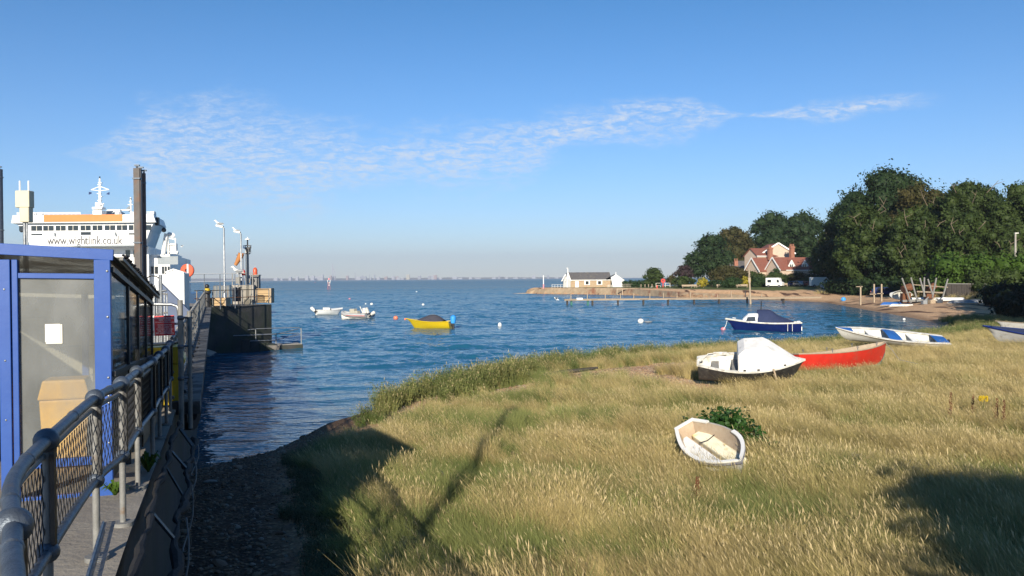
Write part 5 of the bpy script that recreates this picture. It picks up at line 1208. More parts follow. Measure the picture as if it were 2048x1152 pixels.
# ================================================================== FAR SHORE: sea wall, boathouse
wl_pts = [(56, 172), (54, 181), (50, 190), (45.5, 199), (42, 206), (38.3, 222), (34, 236), (29.7, 245), (20, 256), (10.5, 265.5), (4.9, 275), (8, 283)]
mb = MB(); hts = [.4, .7, 1.0, 1.15, 1.3, 1.55, 1.75, 1.85, 1.9, 1.7, 1.1, .9]
wv = []
for (x, y), h_ in zip(wl_pts, hts): wv += [(x - .25, y - .25, -.5), (x + .15, y + .1, h_ + gz(x + 3, y + 3) * .02), (x + .9, y + .9, h_), (x + .9, y + .9, -.5)]
for i in range(len(wl_pts) - 1): o = i * 4; mb.f += [(o, o + 4, o + 5, o + 1), (o + 1, o + 5, o + 6, o + 2), (o + 2, o + 6, o + 7, o + 3)]; mb.m += [0, 0, 0]
mb.v = wv; sw = mb.build('sea_wall', M['seawall']); tag(sw, 'old stained stone sea wall curving round the spit and lawn', 'sea wall')
# seabed groyne at tip
mb = MB(); mb.poly([(0, 0), (-5, -.2), (-5, -.6), (8, -.6), (8, 1.0), (2.5, .9)], 0, 3, 0, 'y'); tag(mb.build('stone_groyne', M['seawall'], None, (X(1052, 272), 271, .2), 0), 'low brown stone groyne at the tip of the spit', 'groyne')
M['palepost'] = M['white']
tpz = thing('spit_post', 'thin pale pinkish post on the tip of the spit', 'post', (X(1087, 268), 268, .8)); mb = MB(); mb.tube([(0, 0, 0), (0, 0, Z(551, 268, 1087) - .8)], .16, 6); mb.build('pole', M['white'], tpz); mb = MB(); mb.box((0, 0, 1.6), (.36, .36, 1.4)); mb.build('pink_sleeve', M['pinkbuoy'], tpz)
def gable(mbw, mbr, x0, x1, y0, y1, zb, ze, zr, ov=.35, th=.18, ends=True):
    """ridge along x: walls into mbw, two roof slabs into mbr"""
    ym = (y0 + y1) / 2
    for x in (x0, x1): pass
    V = [(x0, y0, zb), (x1, y0, zb), (x1, y1, zb), (x0, y1, zb), (x0, y0, ze), (x1, y0, ze), (x1, y1, ze), (x0, y1, ze), (x0, ym, zr), (x1, ym, zr)]
    mbw.add(V, [(0, 1, 5, 4), (2, 3, 7, 6), (3, 0, 4, 8, 7), (1, 2, 6, 9, 5)])
    k = (zr - ze) / abs(ym - y0)
    for s_, ye in ((-1, y0), (1, y1)):
        e = ye + s_ * ov; zz = ze - k * ov + .03; r = (ym, zr + .03)
        P = [(x0 - ov, e, zz), (x1 + ov, e, zz), (x1 + ov, r[0], r[1]), (x0 - ov, r[0], r[1])]
        Q_ = [(a, b, c + th) for a, b, c in P]
        mbr.add(P + Q_, [(3, 2, 1, 0), (4, 5, 6, 7), (0, 1, 5, 4), (1, 2, 6, 5), (2, 3, 7, 6), (3, 0, 4, 7)] if s_ < 0 else [(0, 1, 2, 3), (7, 6, 5, 4), (0, 4, 5, 1), (1, 5, 6, 2), (2, 6, 7, 3), (3, 7, 4, 0)])
def rotmb(mb, f):
    mb.v = [f(v) for v in mb.v]
D = 272; u = D / F
bh = thing('boathouse', 'long low stone boathouse with grey slate roof on the spit', 'boathouse', (X(1141, D), D, Z(577, D, 1150)), R(4))
def bz(py): return Z(py, D, 1180) - Z(577, D, 1150)
def bx(px): return (px - 1141) * u
w_ = MB(); r_ = MB(); gable(w_, r_, 0, bx(1222), 0, 6.5, -.8, bz(559.5), bz(546) + .1, .3, .14)
w_.build('wall', M['stonewarm'], bh); r_.build('roof', M['slatroof'], bh)
mb = MB(); mb.box((bx(1181), -.30, bz(559.5) - .12), (bx(1224) - 0 + .3, .12, .22)); mb.build('gutter', M['white'], bh)
for a_, b__ in ((1171, 1178), (1196, 1203)):
    mb = MB(); mb.box((bx((a_ + b__) / 2), -.06, bz(565.5)), (bx(b__) - bx(a_) + .7, .14, bz(561.5) - bz(569.5) + .1)); f_ = mb.build('window_frame', M['white'], bh)
    mb = MB(); mb.box((bx((a_ + b__) / 2), -.14, bz(565.5)), (bx(b__) - bx(a_) - .15, .05, bz(562.3) - bz(568.7))); mb.build('pane', M['glassdark'], f_)
mb = MB(); mb.box((bx(1154), -.06, bz(570)), (1.15, .12, bz(562) - bz(577.5))); mb.build('door', M['white'], bh)
# left clad gable wing
bl = thing('boathouse_porch', 'white boarded gable with a tall finial at the left end of the boathouse', 'boathouse wing', (X(1127, D), D - .5, Z(577, D, 1150)), 0)
zt = bz(548); ze = bz(559); W0 = (1141 - 1127) * u
mb = MB(); mb.poly([(0, -.8), (W0 * .45, -.8), (W0 * .45, ze + .2), (W0 * .32, zt - .5), (0, ze - .2)], .8, 5, 0, 'y'); mb.poly([(W0 * .45, -.8), (W0, -.8), (W0, ze), (W0 * .62, zt + .4), (W0 * .45, ze + .4)], .1, 5, 0, 'y'); mb.build('gable_wall', mat('pale_grey_boarding', (.55, .56, .55), .7, (.48, .49, .49), 3), bl)
mb = MB(); mb.beam((-.6, .6, ze - .5), (W0 * .32, .6, zt), .14, .3); mb.beam((W0 * .3, 0, ze - .5), (W0 * .62, 0, zt + .6), .14, .26); mb.beam((W0 * 1.05, 0, ze - .5), (W0 * .62, 0, zt + .6), .14, .26); mb.beam((W0 * .62, -.05, ze), (W0 * .62, -.05, bz(536)), .2, .2); mb.box((W0 * .55, -.05, bz(536)), (.5, .2, .2)); mb.beam((W0 * .5, 0, -.4), (W0 * .5, 0, ze), .2, .1); mb.build('bargeboard', M['white'], bl)
mb = MB(); mb.add([(W0 * .32, .7, zt), (W0 * .62, .2, zt + .5), (W0 * .62, 4.5, zt + .5), (W0 * .32, 4.5, zt), (0, .7, ze), (0, 4.5, ze)], [(0, 1, 2, 3), (4, 0, 3, 5), (3, 2, 1, 0)]); mb.build('roof', M['slatroof'], bl)
# right white gabled hut
hu = thing('white_hut', 'bright white gabled hut with a finial right of the stone boathouse', 'hut', (X(1222, D), D - 1, Z(577, D, 1150)), R(0))
W1 = (1246 - 1222) * u; xm = (1231 - 1222) * u; zt = bz(550.5); ze = bz(561)
mb = MB(); mb.poly([(.7, -.6), (W1, -.6), (W1, ze + .1), (xm, zt), (0, ze + .6)], 0, 5, 0, 'y'); mb.build('wall', M['white'], hu)
mb = MB(); mb.beam((-.15, -.1, ze + .75), (xm, -.1, zt + .15), .25, .2); mb.beam((xm, -.1, zt + .15), (W1 + .3, -.1, ze - .05), .25, .2); mb.beam((xm, -.1, zt - .5), (xm, -.1, bz(544.5)), .16, .16); mb.build('bargeboard', M['white'], hu)
mb = MB(); mb.add([(xm, 0, zt + .25), (W1 + .3, 0, ze + .05), (W1 + .3, 5, ze + .05), (xm, 5, zt + .25), (-1.5, 0, ze + .6), (-1.5, 5, ze + .6), (-1.5, 2, zt + .1)], [(0, 1, 2, 3), (4, 0, 3, 5), (3, 2, 1, 0), (5, 3, 0, 4)]); mb.build('roof', M['slatroof'], hu)
# low rails either side
def railfence(px0, px1, py0, py1, dd, lab, n_, mm='galv', name='rail_fence', rails=2, th=.12, group=None):
    xa, xb = X(px0, dd), X(px1, dd); z1 = Z(py0, dd, px0); z0 = min(Z(py1, dd, px0), z1 - .5)
    t = thing(name, lab, 'fence', (xa, dd, z0), group=group); w_ = xb - xa; h_ = z1 - z0
    for k in range(n_): mb = MB(); mb.box((w_ * k / (n_ - 1), 0, h_ / 2), (th, th, h_)); mb.build('post', M[mm], t)
    for k in range(rails): mb = MB(); mb.box((w_ / 2, 0, h_ * (1 - .45 * k) - th / 2), (w_ + th, th * .7, th * .7)); mb.build('rail', M[mm], t)
    return t
railfence(1104, 1127, 569, 577, 268, 'thin pale rail fence on the spit left of the boathouse', 5)
railfence(1216, 1245, 570, 577.5, 266, 'low rail fence in front of the white hut', 5, 'whiteold')
railfence(1247, 1277, 568, 577.5, 264, 'pale green grey rail fence right of the white hut', 12, 'fenceslat')
railfence(1312, 1340, 566, 577, 258, 'small white gate panel by the lifebuoy stand', 4, 'whiteold')
for i, px in enumerate((1282, 1290, 1297, 1304)):
    mb = MB(); mb.box((0, 0, .5), (.25, .25, 1.1)); tag(mb.build('short_post', M['wood'], None, (X(px, 256), 256, 1.9)), 'short grey timber post on the shore right of the pale rail fence', 'post', 'short shore posts')
ls2 = thing('lifebuoy_stand', 'red lifebuoy stand on the shore near the hedge', 'lifebuoy', (X(1326, 255), 255, 1.85)); mb = MB(); mb.beam((0, 0, 0), (0, 0, 2.2), .25, .25); mb.build('post', M['red'], ls2); mb = MB(); mb.disc((0, -.15, 2.1), .3, .7, .2, 16); mb.build('ring', M['red'], ls2)
ls3 = thing('red_marker', 'short red marker post at the sea wall edge', 'post', (X(1314, 230), 230, .9)); mb = MB(); mb.beam((0, 0, 0), (0, 0, 1.7), .3, .3); mb.build('post_shaft', M['red'], ls3); mb = MB(); mb.box((0, 0, 1.8), (.4, .4, .2)); mb.build('cap', M['orangebuoy'], ls3)
# benches along the lawn
def bench(px, dd, lab, w_=1.8, mm='palewood'):
    x = X(px, dd); t = thing('park_bench', lab, 'bench', (x, dd, gz(x, dd)))
    mb = MB(); mb.box((0, 0, .45), (w_, .45, .07)); mb.build('seat', M[mm], t); mb = MB(); mb.box((0, .22, .75), (w_, .06, .4)); mb.build('backrest', M[mm], t)
    for s_ in (-1, 1): mb = MB(); mb.box((s_ * w_ * .42, 0, .22), (.1, .45, .44)); mb.build('leg', M[mm], t)
bench(1388, 232, 'pale bench left of the golden shrub'); bench(1440, 230, 'pale bench right of the first golden shrub'); bench(1484, 226, 'pale stone bench under the second golden shrub', 3.2); bench(1373, 234, 'pale bench at the foot of the copper shrub', 2.6); bench(1398, 236, 'pale bench just right of the first two benches', 3)
bench(1566, 224, 'low pale bench right of the white camper', 2.6)

# ================================================================== HOUSE
D = 245; HX0 = X(1505, D); u = D / F
gr0 = 1.9
ho = thing('country_house', 'large gabled house with red tiled roofs and pink walls among the trees', 'house', (HX0, D, gr0), R(22))
W_ = MB(); R_ = MB(); B_ = MB()
def hz(py, dd=D): return Z(py, dd, 1560) - gr0
ze, zr = hz(541), hz(516.5)
gable(W_, R_, 0, 7, -3.3, 3.3, 0, ze, zr)
def barge(x, y0, y1, ze, zr, ov=.5):
    ym = (y0 + y1) / 2; k = (zr - ze) / (ym - y0)
    for s_, ye in ((-1, y0), (1, y1)): B_.beam((x, ye + s_ * ov, ze - k * ov + .1), (x, ym, zr + .15), .12, .35)
barge(-.42, -3.3, 3.3, ze, zr)
gable(W_, R_, 2.3, 16.0, -9.6, -3.4, 0, ze + .3, zr); barge(1.88, -9.6, -3.4, ze + .3, zr)
B_.box((10.5, -9.95, ze + .0), (13, .1, .22))
W_.build('wall', M['render'], ho); R_.build('roof', M['tiles'], ho); B_.build('bargeboard', M['white'], ho)
# back block, gable facing the viewer: build with ridge along x then turn
blk = MB(); rblk = MB(); zc, zd = hz(506.5, 255), hz(489, 255)
gable(blk, rblk, -10, 0, -4.7, 4.7, 0, zc, zd)     # gable end at x=0
ca_, sa_ = math.cos(R(-112)), math.sin(R(-112)); cx_, cy_ = 9.6, .2
f = lambda v: (cx_ + v[0] * ca_ - v[1] * sa_, cy_ + v[0] * sa_ + v[1] * ca_, v[2])
rotmb(blk, f); rotmb(rblk, f); blk.build('wall', M['render'], ho); rblk.build('roof', M['tiles'], ho)
bb_ = MB()
for s_ in (-1, 1): bb_.beam((.45, s_ * 5.2, zc - .35), (.45, 0, zd + .2), .12, .42)
rotmb(bb_, f); bb_.build('bargeboard', M['white'], ho)
wb_ = MB(); rb2 = MB(); gable(wb_, rb2, 2.2, 15.5, .5, 6.5, 0, hz(512, 252), hz(498, 252)); wb_.build('wall', M['render'], ho); rb2.build('roof', M['tiles'], ho); mb = MB(); mb.box((4.5, .12, hz(512, 252) - .15), (5.5, .1, .25)); mb.build('gutter', M['white'], ho)
# dormers on the front slope
for lx in (6.6, 11.4):
    mb = MB(); yq = -10.0; zq = ze + .35; hgt = hz(521.5) - zq
    mb.poly([(lx - 1.05, zq), (lx + 1.05, zq), (lx + 1.05, zq + hgt * .45), (lx, zq + hgt), (lx - 1.05, zq + hgt * .45)], yq + .9, yq + 3.2, 0, 'y'); dm = mb.build('dormer', M['white'], ho)
    mb = MB()
    for s_ in (-1, 1): mb.beam((lx + s_ * 1.25, yq + 2, zq + hgt * .30), (lx, yq + 2, zq + hgt + .1), 2.6, .12)
    mb.build('dormer_roof', M['tiles'], dm)
    mb = MB()
    for s_ in (-1, 1): mb.beam((lx + s_ * 1.2, yq + .75, zq + hgt * .32), (lx, yq + .75, zq + hgt + .06), .12, .22)
    mb.build('dormer_trim', M['white'], dm)
    for s_ in (-1, 1): mb = MB(); mb.box((lx + s_ * .33, yq + .88, zq + hgt * .38), (.42, .06, hgt * .32)); mb.build('pane', M['glassdark'], dm)
def chimney(lx, ly, z0, z1, w_, pots=2):
    mb = MB(); mb.box((lx, ly, (z0 + z1) / 2), (w_, .9, z1 - z0)); mb.box((lx, ly, z1 - .35), (w_ + .3, 1.15, .4)); mb.box((lx, ly, z1 + .02), (w_ + .12, 1.0, .1)); c = mb.build('chimney', M['brick'], ho)
    for k in range(pots): mb = MB(); q = lx + (k - (pots - 1) / 2) * .6; mb.tube([(q, ly, z1), (q, ly, z1 + .7)], [.17, .13], 8); mb.build('chimney_pot', M['orangebuoy'] if 0 else M['brick'], c)
chimney(5.2, -1.6, hz(520), hz(495), 1.2, 2); chimney(9.3, -6.2, hz(523), hz(493.5), 1.25, 3)
mb = MB(); mb.poly([(13.3, 0), (15.9, 0), (15.9, hz(546)), (14.5, hz(541)), (13.1, hz(547))], -11.2, -9.7, 0, 'y'); mb.build('porch', M['white'], ho)
mb = MB(); mb.beam((15.2, -11.2, hz(540.5)), (16.4, -10.5, hz(546)), 1.5, .12); mb.build('porch_roof', M['tiles'], ho)
for lx in (4.3, 6.2, 9.5, 12): mb = MB(); mb.box((lx, -9.65, 2.6), (1.2, .1, 1.5)); fr_ = mb.build('window_frame', M['white'], ho); mb = MB(); mb.box((lx, -9.72, 2.6), (.95, .05, 1.25)); mb.build('pane', M['glassdark'], fr_)
# second house
D = 262; u = D / F
h2 = thing('cottage', 'lower grey roofed cottage with a brick chimney left of the gabled house', 'house', (X(1458, D), D, 1.9), R(4))
W_ = MB(); R_ = MB(); gable(W_, R_, 0, 43 * u, 0, 6.5, 0, Z(536, D, 1480) - 1.9, Z(522.5, D, 1480) - 1.9, .3); W_.build('wall', M['render'], h2); R_.build('roof', M['slatroof'], h2)
mb = MB(); z0, z1 = Z(535, D, 1474) - 1.9, Z(521.5, D, 1474) - 1.9; mb.box((17 * u, 1.2, (z0 + z1) / 2), (1.15, .9, z1 - z0)); ch = mb.build('chimney', M['brick'], h2)
for k in (-.35, .35): mb = MB(); mb.tube([(17 * u + k, 1.2, z1), (17 * u + k, 1.2, z1 + .75)], [.2, .16], 8); mb.build('chimney_pot', M['brick'], ch)
# shed with pale grey gable in the trees at right
D = 128; sg_ = thing('shed', 'small dark shed with a pale grey sloping roof among the trees by the boat rack', 'shed', (X(1873, D), D, 2), R(0))
mb = MB(); mb.poly([(-.85, 0), (1.0, 0), (1.0, Z(545, D, 1873) - 2), (-.85, Z(545, D, 1873) - 2)], 0, 2.5, 0, 'y'); mb.build('wall', M['darkwood'], sg_)
mb = MB(); z1 = Z(523, D, 1884) - 2; z0 = Z(546, D, 1860) - 2; mb.add([(-1.15, -.2, z0), (1.0, -.2, z0 - .05), (1.1, 1.2, z1), (.9, 1.3, z1), (-1.1, .1, z0 + .1)], [(0, 1, 2), (0, 2, 3), (2, 1, 0), (3, 2, 0)]); mb.build('roof', M['concrete'], sg_)

# ================================================================== VEHICLES
def wheel(parent, x, y, r=.33):
    mb = MB(); mb.tube([(x, y - .1, r), (x, y + .1, r)], r, 16); w_ = mb.build('wheel', M['rubber'], parent, smooth=True)
    mb = MB(); mb.tube([(x, y - .115, r), (x, y + .115, r)], r * .6, 12); mb.build('rim', M['galv'], w_, smooth=True)
def car(px, dd, mm, lab, rz=0, prof='hatch', L_=4.1, Wd=1.7, Hh=1.45, group='cars parked beside the lawn', name='parked_car', cat='car', cz=None):
    x = X(px, dd); t = thing(name, lab, cat, (x, dd, gz(x, dd) if cz is None else cz), rz, group)
    a = L_ / 2
    if prof == 'van': P = [(-a, .35), (-a, Hh * .95), (-a + .15, Hh), (a - 1.55, Hh), (a - .75, Hh * .62), (a - .1, Hh * .50), (a, Hh * .3), (a, .35)]
    elif prof == 'camper': P = [(-a, .35), (-a, Hh), (a - .9, Hh), (a - .6, Hh * .6), (a, Hh * .5), (a, .35)]
    else: P = [(-a, .35), (-a, .85), (-a + .25, .95), (-a + .6, Hh), (a - 1.8, Hh), (a - 1.0, .95), (a - .15, .82), (a, .6), (a, .35)]
    mb = MB(); mb.poly(P, -Wd / 2, Wd / 2, 0, 'y'); mb.build('body', M[mm], t, bevel=.07)
    if prof == 'van': G = [[(a - 2.25, Hh * .62), (a - 1.6, Hh * .9), (a - 1.55, Hh * .9), (a - 1.02, Hh * .62)]]
    elif prof == 'camper': G = [[(-a + .5, Hh * .5), (-a + .5, Hh * .8), (-a + 1.5, Hh * .8), (-a + 1.5, Hh * .5)], [(a - 1.4, Hh * .5), (a - 1.4, Hh * .8), (a - .9, Hh * .8), (a - .75, Hh * .5)]]
    else: G = [[(-a + .55, .97), (-a + .8, Hh - .1), (-.25, Hh - .1), (-.25, .97)], [(-.15, .97), (-.15, Hh - .1), (a - 1.85, Hh - .1), (a - 1.2, .97)]]
    for g_ in G: mb = MB(); mb.poly(g_, -Wd / 2 - .012, Wd / 2 + .012, 0, 'y'); mb.build('window', M['glassdark'], t)
    for wx in (-a + .75, a - .8):
        for wy in (-Wd / 2 + .08, Wd / 2 - .08): wheel(t, wx, wy)
    for s_ in (-1, 1): mb = MB(); mb.box((a - .03, s_ * Wd * .36, .68), (.08, .3, .14)); mb.build('headlight', M['whiteold'], t)
    for s_ in (-1, 1): mb = MB(); mb.box((-a + .03, s_ * Wd * .40, .8), (.08, .14, .25)); mb.build('tail_light', M['red'], t)
    return t
car(1642, 205, 'white', 'white panel van parked at the right end of the lawn', R(-6), 'van', 5.2, 1.9, 2.5, None, 'parked_van', 'van')
car(1550, 222, 'white', 'white camper van parked between the clipped hedges', R(-35), 'camper', 4.4, 2.1, 2.5, None, 'camper_van', 'camper van')
car(1590, 226, 'carblue', 'dark blue car parked under the hedge left of the dark red car', R(-70))
car(1600, 221, 'cargrey', 'silver car parked between the dark blue cars', R(-75))
M['carred'] = mat('dark_red_car_paint', (.16, .012, .02), .3, coat=.5); car(1618, 218, 'carred', 'dark red car parked left of the white van', R(-80))
car(1668, 190, 'carblue', 'dark blue car parked in the shade right of the white van', R(-5), L_=4.4, Hh=1.7)
car(1768, 146, 'carblue', 'shaded blue car parked under the trees behind the beach posts', R(-4), L_=4.2, Hh=1.6)
car(1790, 148, 'cargrey', 'shaded grey car right of the shaded blue car', R(-80), L_=4.2, Hh=1.6)
car(1660, 186, 'cargrey', 'pale car nose just right of the white van', R(-40), L_=3.8)

# ================================================================== BEACH BOAT RACK AND CLUTTER
D = 114; rk = thing('boat_rack', 'row of tall V shaped weathered timber posts of a boat rack on the beach', 'boat rack', (X(1850, D), D, gz(X(1850, D), D)))
base = rk.location.z
for (p0, y0, p1, y1) in ((1806, 556, 1822, 604), (1824, 555, 1835, 602), (1842, 556, 1850, 592), (1851, 555, 1848, 592), (1858, 558, 1866, 590), (1875, 556, 1865, 594), (1898, 558, 1886, 592)):
    mb = MB(); mb.tube([(X(p1, D) - rk.location.x, 0, Z(y1, D, p1) - base - .1), (X(p0, D) - rk.location.x, .3, Z(y0, D, p0) - base)], .11, 7); mb.build('post', M['greypost'], rk, smooth=True)
mb = MB(); mb.beam((X(1835, D) - rk.location.x, .2, Z(583, D, 1850) - base), (X(1890, D) - rk.location.x, .2, Z(586, D, 1850) - base), .16, .2); mb.beam((X(1826, D) - rk.location.x, .3, Z(569, D, 1850) - base), (X(1898, D) - rk.location.x, .3, Z(575, D, 1850) - base), .1, .12); mb.build('cross_beam', M['wood'], rk)
rs = thing('rusty_gear', 'rust red machinery and drums lying behind the boat rack', 'machinery', (X(1840, 117), 117, gz(X(1840, 117), 117)))
mb = MB(); mb.tube([(-2.4, 0, 1.9), (-1.2, .2, 2.3)], .55, 10); mb.tube([(1.3, 0, 1.8), (2.2, .2, 2.5)], .45, 10); mb.box((-1.8, .5, .7), (1.2, .8, 1.4)); mb.box((1.6, .5, .7), (1.2, .8, 1.4)); mb.build('drum', M['rusty'], rs); mb = MB(); mb.beam((-2.5, 0, .3), (2.5, 0, .5), .3, .3); mb.build('frame', M['greypost'], rs)
def upturned(px, dd, L_, B_2, H_, mm, lab, rz, heel=180, name='upturned_dinghy', up=0.0):
    x = X(px, dd); t = thing(name, lab, 'dinghy', (x, dd, gz(x, dd) + (H_ + .12 if heel > 90 else .15) + up), rot=rot3(rz, R(heel), 0))
    h = Hull(L_, B_2, H_, bow=.06, tw=.5, rake=.1); h.shell().build('hull', [M[mm]] * 2 + [M['whiteold']], t, smooth=True); h.gun(.03).build('gunwale', M['whiteold'], t, smooth=True); return t
upturned(1902, 116, 3.4, 1.1, .42, 'white', 'white upturned dinghy lying right of the boat rack', R(175))
upturned(1843, 119, 5.6, 1.3, .5, 'white', 'long white upturned boat lying behind the rack posts', R(178))
upturned(1799, 122, 4.2, 1.5, .5, 'white', 'white dinghy tilted on its side left of the boat rack', R(25), 110, 'tilted_dinghy', .8)
upturned(1790, 118, 4.0, 1.2, .4, 'bluetarp', 'blue hulled dinghy under the tilted white dinghy', R(175))
upturned(1802, 114, 3.0, 1.0, .3, 'whiteold', 'small cream upturned tender in front of the blue hulled dinghy', R(170))
upturned(1942, 108, 6.0, 1.2, .4, 'greybuoy', 'long low grey boat on the grass in front of the dark fence', R(178))
rn = random.Random(4)
for k in range(5):
    px = 1846 + k * 8; x = X(px, 113); mb = MB()
    mb.box((0, 0, .3), (rn.uniform(.5, .9), .5, .5), rn.uniform(0, 1)); mb.beam((-.3, 0, .2), (.4, .1, rn.uniform(.7, 1.0)), .12, .12)
    tag(mb.build('beach_gear', M[('greybuoy', 'greypost', 'palewood', 'whiteold', 'galvd')[k]], None, (x, 113 + rn.uniform(-.5, .5), gz(x, 113))), 'pile of pale boat gear under the rack, ' + ('leftmost', 'second from left', 'middle', 'second from right', 'rightmost')[k] + ' of five', 'boat gear', 'boat gear piles under the rack')
for px, y0, y1, tt, lab in ((1721, 572, 591, 1, 'short beach post with a flat bird table top'), (1748, 568, 589, 0, 'left of two upright beach posts'), (1763, 568, 591, 0, 'right of two upright beach posts, nearest the tilted dinghy')):
    dd = 132; x = X(px, dd); t = thing('beach_post', lab, 'post', (x, dd, gz(x, dd))); h_ = Z(y0, dd, px) - gz(x, dd)
    mb = MB(); mb.box((0, 0, h_ / 2), (.2, .2, h_)); mb.build('post_shaft', M['palewood'], t)
    mb = MB(); mb.box((-.2, 0, h_ - .1 if tt else h_ * .45), (1.0, .2, .12)); mb.build('cross_board', M['palewood'], t)
mb = MB(); mb.ball((0, 0, .3), .45, 10, sc=(1, .7, .9)); tag(mb.build('blue_bag', M['outboardblue'], None, (X(1687, 150), 150, gz(X(1687, 150), 150)), smooth=True), 'small blue bag lying at the top of the beach', 'bag')
# dark boundary fence
D = 122; df = thing('boundary_fence', 'long dark close boarded fence under the bright hedge', 'fence', (X(1893, D), D, gz(X(1893, D), D)), 0)
z1 = Z(568, D, 1895) - df.location.z; w_ = 22
n_ = 60
mb = MB()
for k in range(n_): mb.box(((k + .5) * w_ / n_, -.0 - k * .02 + .02 * (k % 2), z1 / 2 - k * .006), (w_ / n_ * .95, .06, z1))
mb.build('boards', M['darkwood'], df)
mb = MB(); mb.beam((0, 0, z1 + .05), (w_, -1.2, z1 - .3), .16, .1); mb.build('capping_rail', M['greypost'], df)
for k in range(8): mb = MB(); mb.box((k * w_ / 7, .12 - k * .17, z1 / 2), (.16, .16, z1 + .1)); mb.build('post', M['darkwood'], df)
D = 132; lp = thing('lamp_post', 'plain pale grey lamp post rising above the bright hedge at right', 'street lamp', (X(2031, D), D, 3)); h_ = Z(467, D, 2031) - 3
mb = MB(); mb.tube([(0, 0, 0), (0, 0, h_)], [.2, .13], 8); mb.build('pole', M['stone'], lp, smooth=True); mb = MB(); mb.box((.15, 0, h_ + .05), (.6, .3, .14)); mb.build('lantern', M['whiteold'], lp)
# ================================================================== TREES
def leaf_cloud(rng, blobs, size, dens=1.25, jit=.55, shell=(.72, 1.14), core=.66):
    """leaf sized faces over lumpy blobs; blobs rows: cx cy cz rx ry rz"""
    Vs, Fs = [], []; o = 0
    for (cx, cy, cz, rx, ry, rz) in blobs:
        area = 4 * math.pi * ((rx * ry) ** 1.6 / 3 + (rx * rz) ** 1.6 / 3 + (ry * rz) ** 1.6 / 3) ** (1 / 1.6)
        n = max(12, int(area / size ** 2 * dens))
        d = rng.normal(size=(n, 3)); d /= np.linalg.norm(d, axis=1, keepdims=True)
        ph_ = rng.uniform(0, 6.28, 6)
        lum = 1 + .13 * np.sin(d[:, 0] * 5 + ph_[0]) * np.sin(d[:, 1] * 5 + ph_[1]) + .12 * np.sin(d[:, 2] * 7 + ph_[2] + d[:, 0] * 4) + .07 * np.sin(d[:, 0] * 13 + ph_[3]) * np.sin(d[:, 2] * 12 + ph_[4])
        r = rng.uniform(shell[0], shell[1], n) * lum
        ws = size * 5.5; pw = np.array([cx, cy, cz]) + d * np.array([rx, ry, rz])
        cn_ = np.sin(pw[:, 0] / ws * 2.1 + ph_[0]) * np.sin(pw[:, 2] / ws * 2.7 + ph_[1] + pw[:, 1] / ws) + np.sin(pw[:, 0] / ws * 4.7 + pw[:, 2] / ws * 3.9 + ph_[2]) * .6
        r *= 1 + .10 * cn_; keep = rng.random(n) < np.clip(.92 + .5 * cn_, .35, 1)
        d = d[keep]; r = r[keep]; n = len(r)
        out = rng.random(n) < .05; r[out] *= rng.uniform(1.05, 1.22, out.sum())
        p = np.array([cx, cy, cz]) + d * np.array([rx, ry, rz]) * r[:, None]
        nrm = d + rng.normal(size=(n, 3)) * jit; nrm[:, 2] += .25; nrm /= np.linalg.norm(nrm, axis=1, keepdims=True)
        t = np.cross(nrm, rng.normal(size=(n, 3))); t /= np.linalg.norm(t, axis=1, keepdims=True); b_ = np.cross(nrm, t)
        s_ = size * rng.uniform(.5, 1.45, n)[:, None]; k = rng.uniform(.45, .9, n)[:, None]
        q = np.stack([p + t * s_ * .62, p + b_ * s_ * k * .5, p - t * s_ * .55, p - b_ * s_ * k * .5], 1).reshape(-1, 3)
        Vs.append(q); Fs.append(np.arange(n * 4).reshape(n, 4) + o); o += n * 4
        # solid inner core added to block light through the leaves
        m_, l_ = 8, 12; th_ = np.linspace(0, math.pi, m_ + 1)[:, None]; a_ = np.linspace(0, 2 * math.pi, l_, endpoint=False)[None]
        dd_ = np.stack([np.sin(th_) * np.cos(a_), np.sin(th_) * np.sin(a_), np.cos(th_) + 0 * a_], -1).reshape(-1, 3)
        c_ = np.array([cx, cy, cz]) + dd_ * np.array([rx, ry, rz]) * (core + .07 * rng.normal(size=(len(dd_), 1)))
        Vs.append(c_); f = []
        for i in range(m_):
            for j in range(l_): a2 = i * l_ + j; b2 = i * l_ + (j + 1) % l_; f.append((a2, a2 + l_, b2 + l_, b2))
        Fs.append(np.array(f) + o); o += len(c_)
    return np.concatenate(Vs), np.concatenate(Fs)
def crown_blobs(rng, w, h, dpt, n, z0, zscale=1.0, lobe=.36):
    """lobes filling an egg shaped crown w wide, dpt deep, h high, starting at z0"""
    out = [(0, 0, z0 + h * .48, w * .36, dpt * .36, h * .40)]
    for i in range(n):
        u = rng.uniform(-.95, 1); a = i * 2.399 + rng.uniform(-.4, .4); rr_ = math.sqrt(max(0, 1 - u * u))
        k = rng.uniform(.66, .86); prof = 1 - .25 * max(0, u)
        s_ = rng.uniform(.7, 1.15) * lobe
        out.append((math.cos(a) * rr_ * w / 2 * k * prof, math.sin(a) * rr_ * dpt / 2 * k * prof, z0 + h * .5 + u * h / 2 * (1 - lobe * .78), w / 2 * s_ , dpt / 2 * s_, min(h, w) / 2 * s_ * .95 * zscale))
    return out
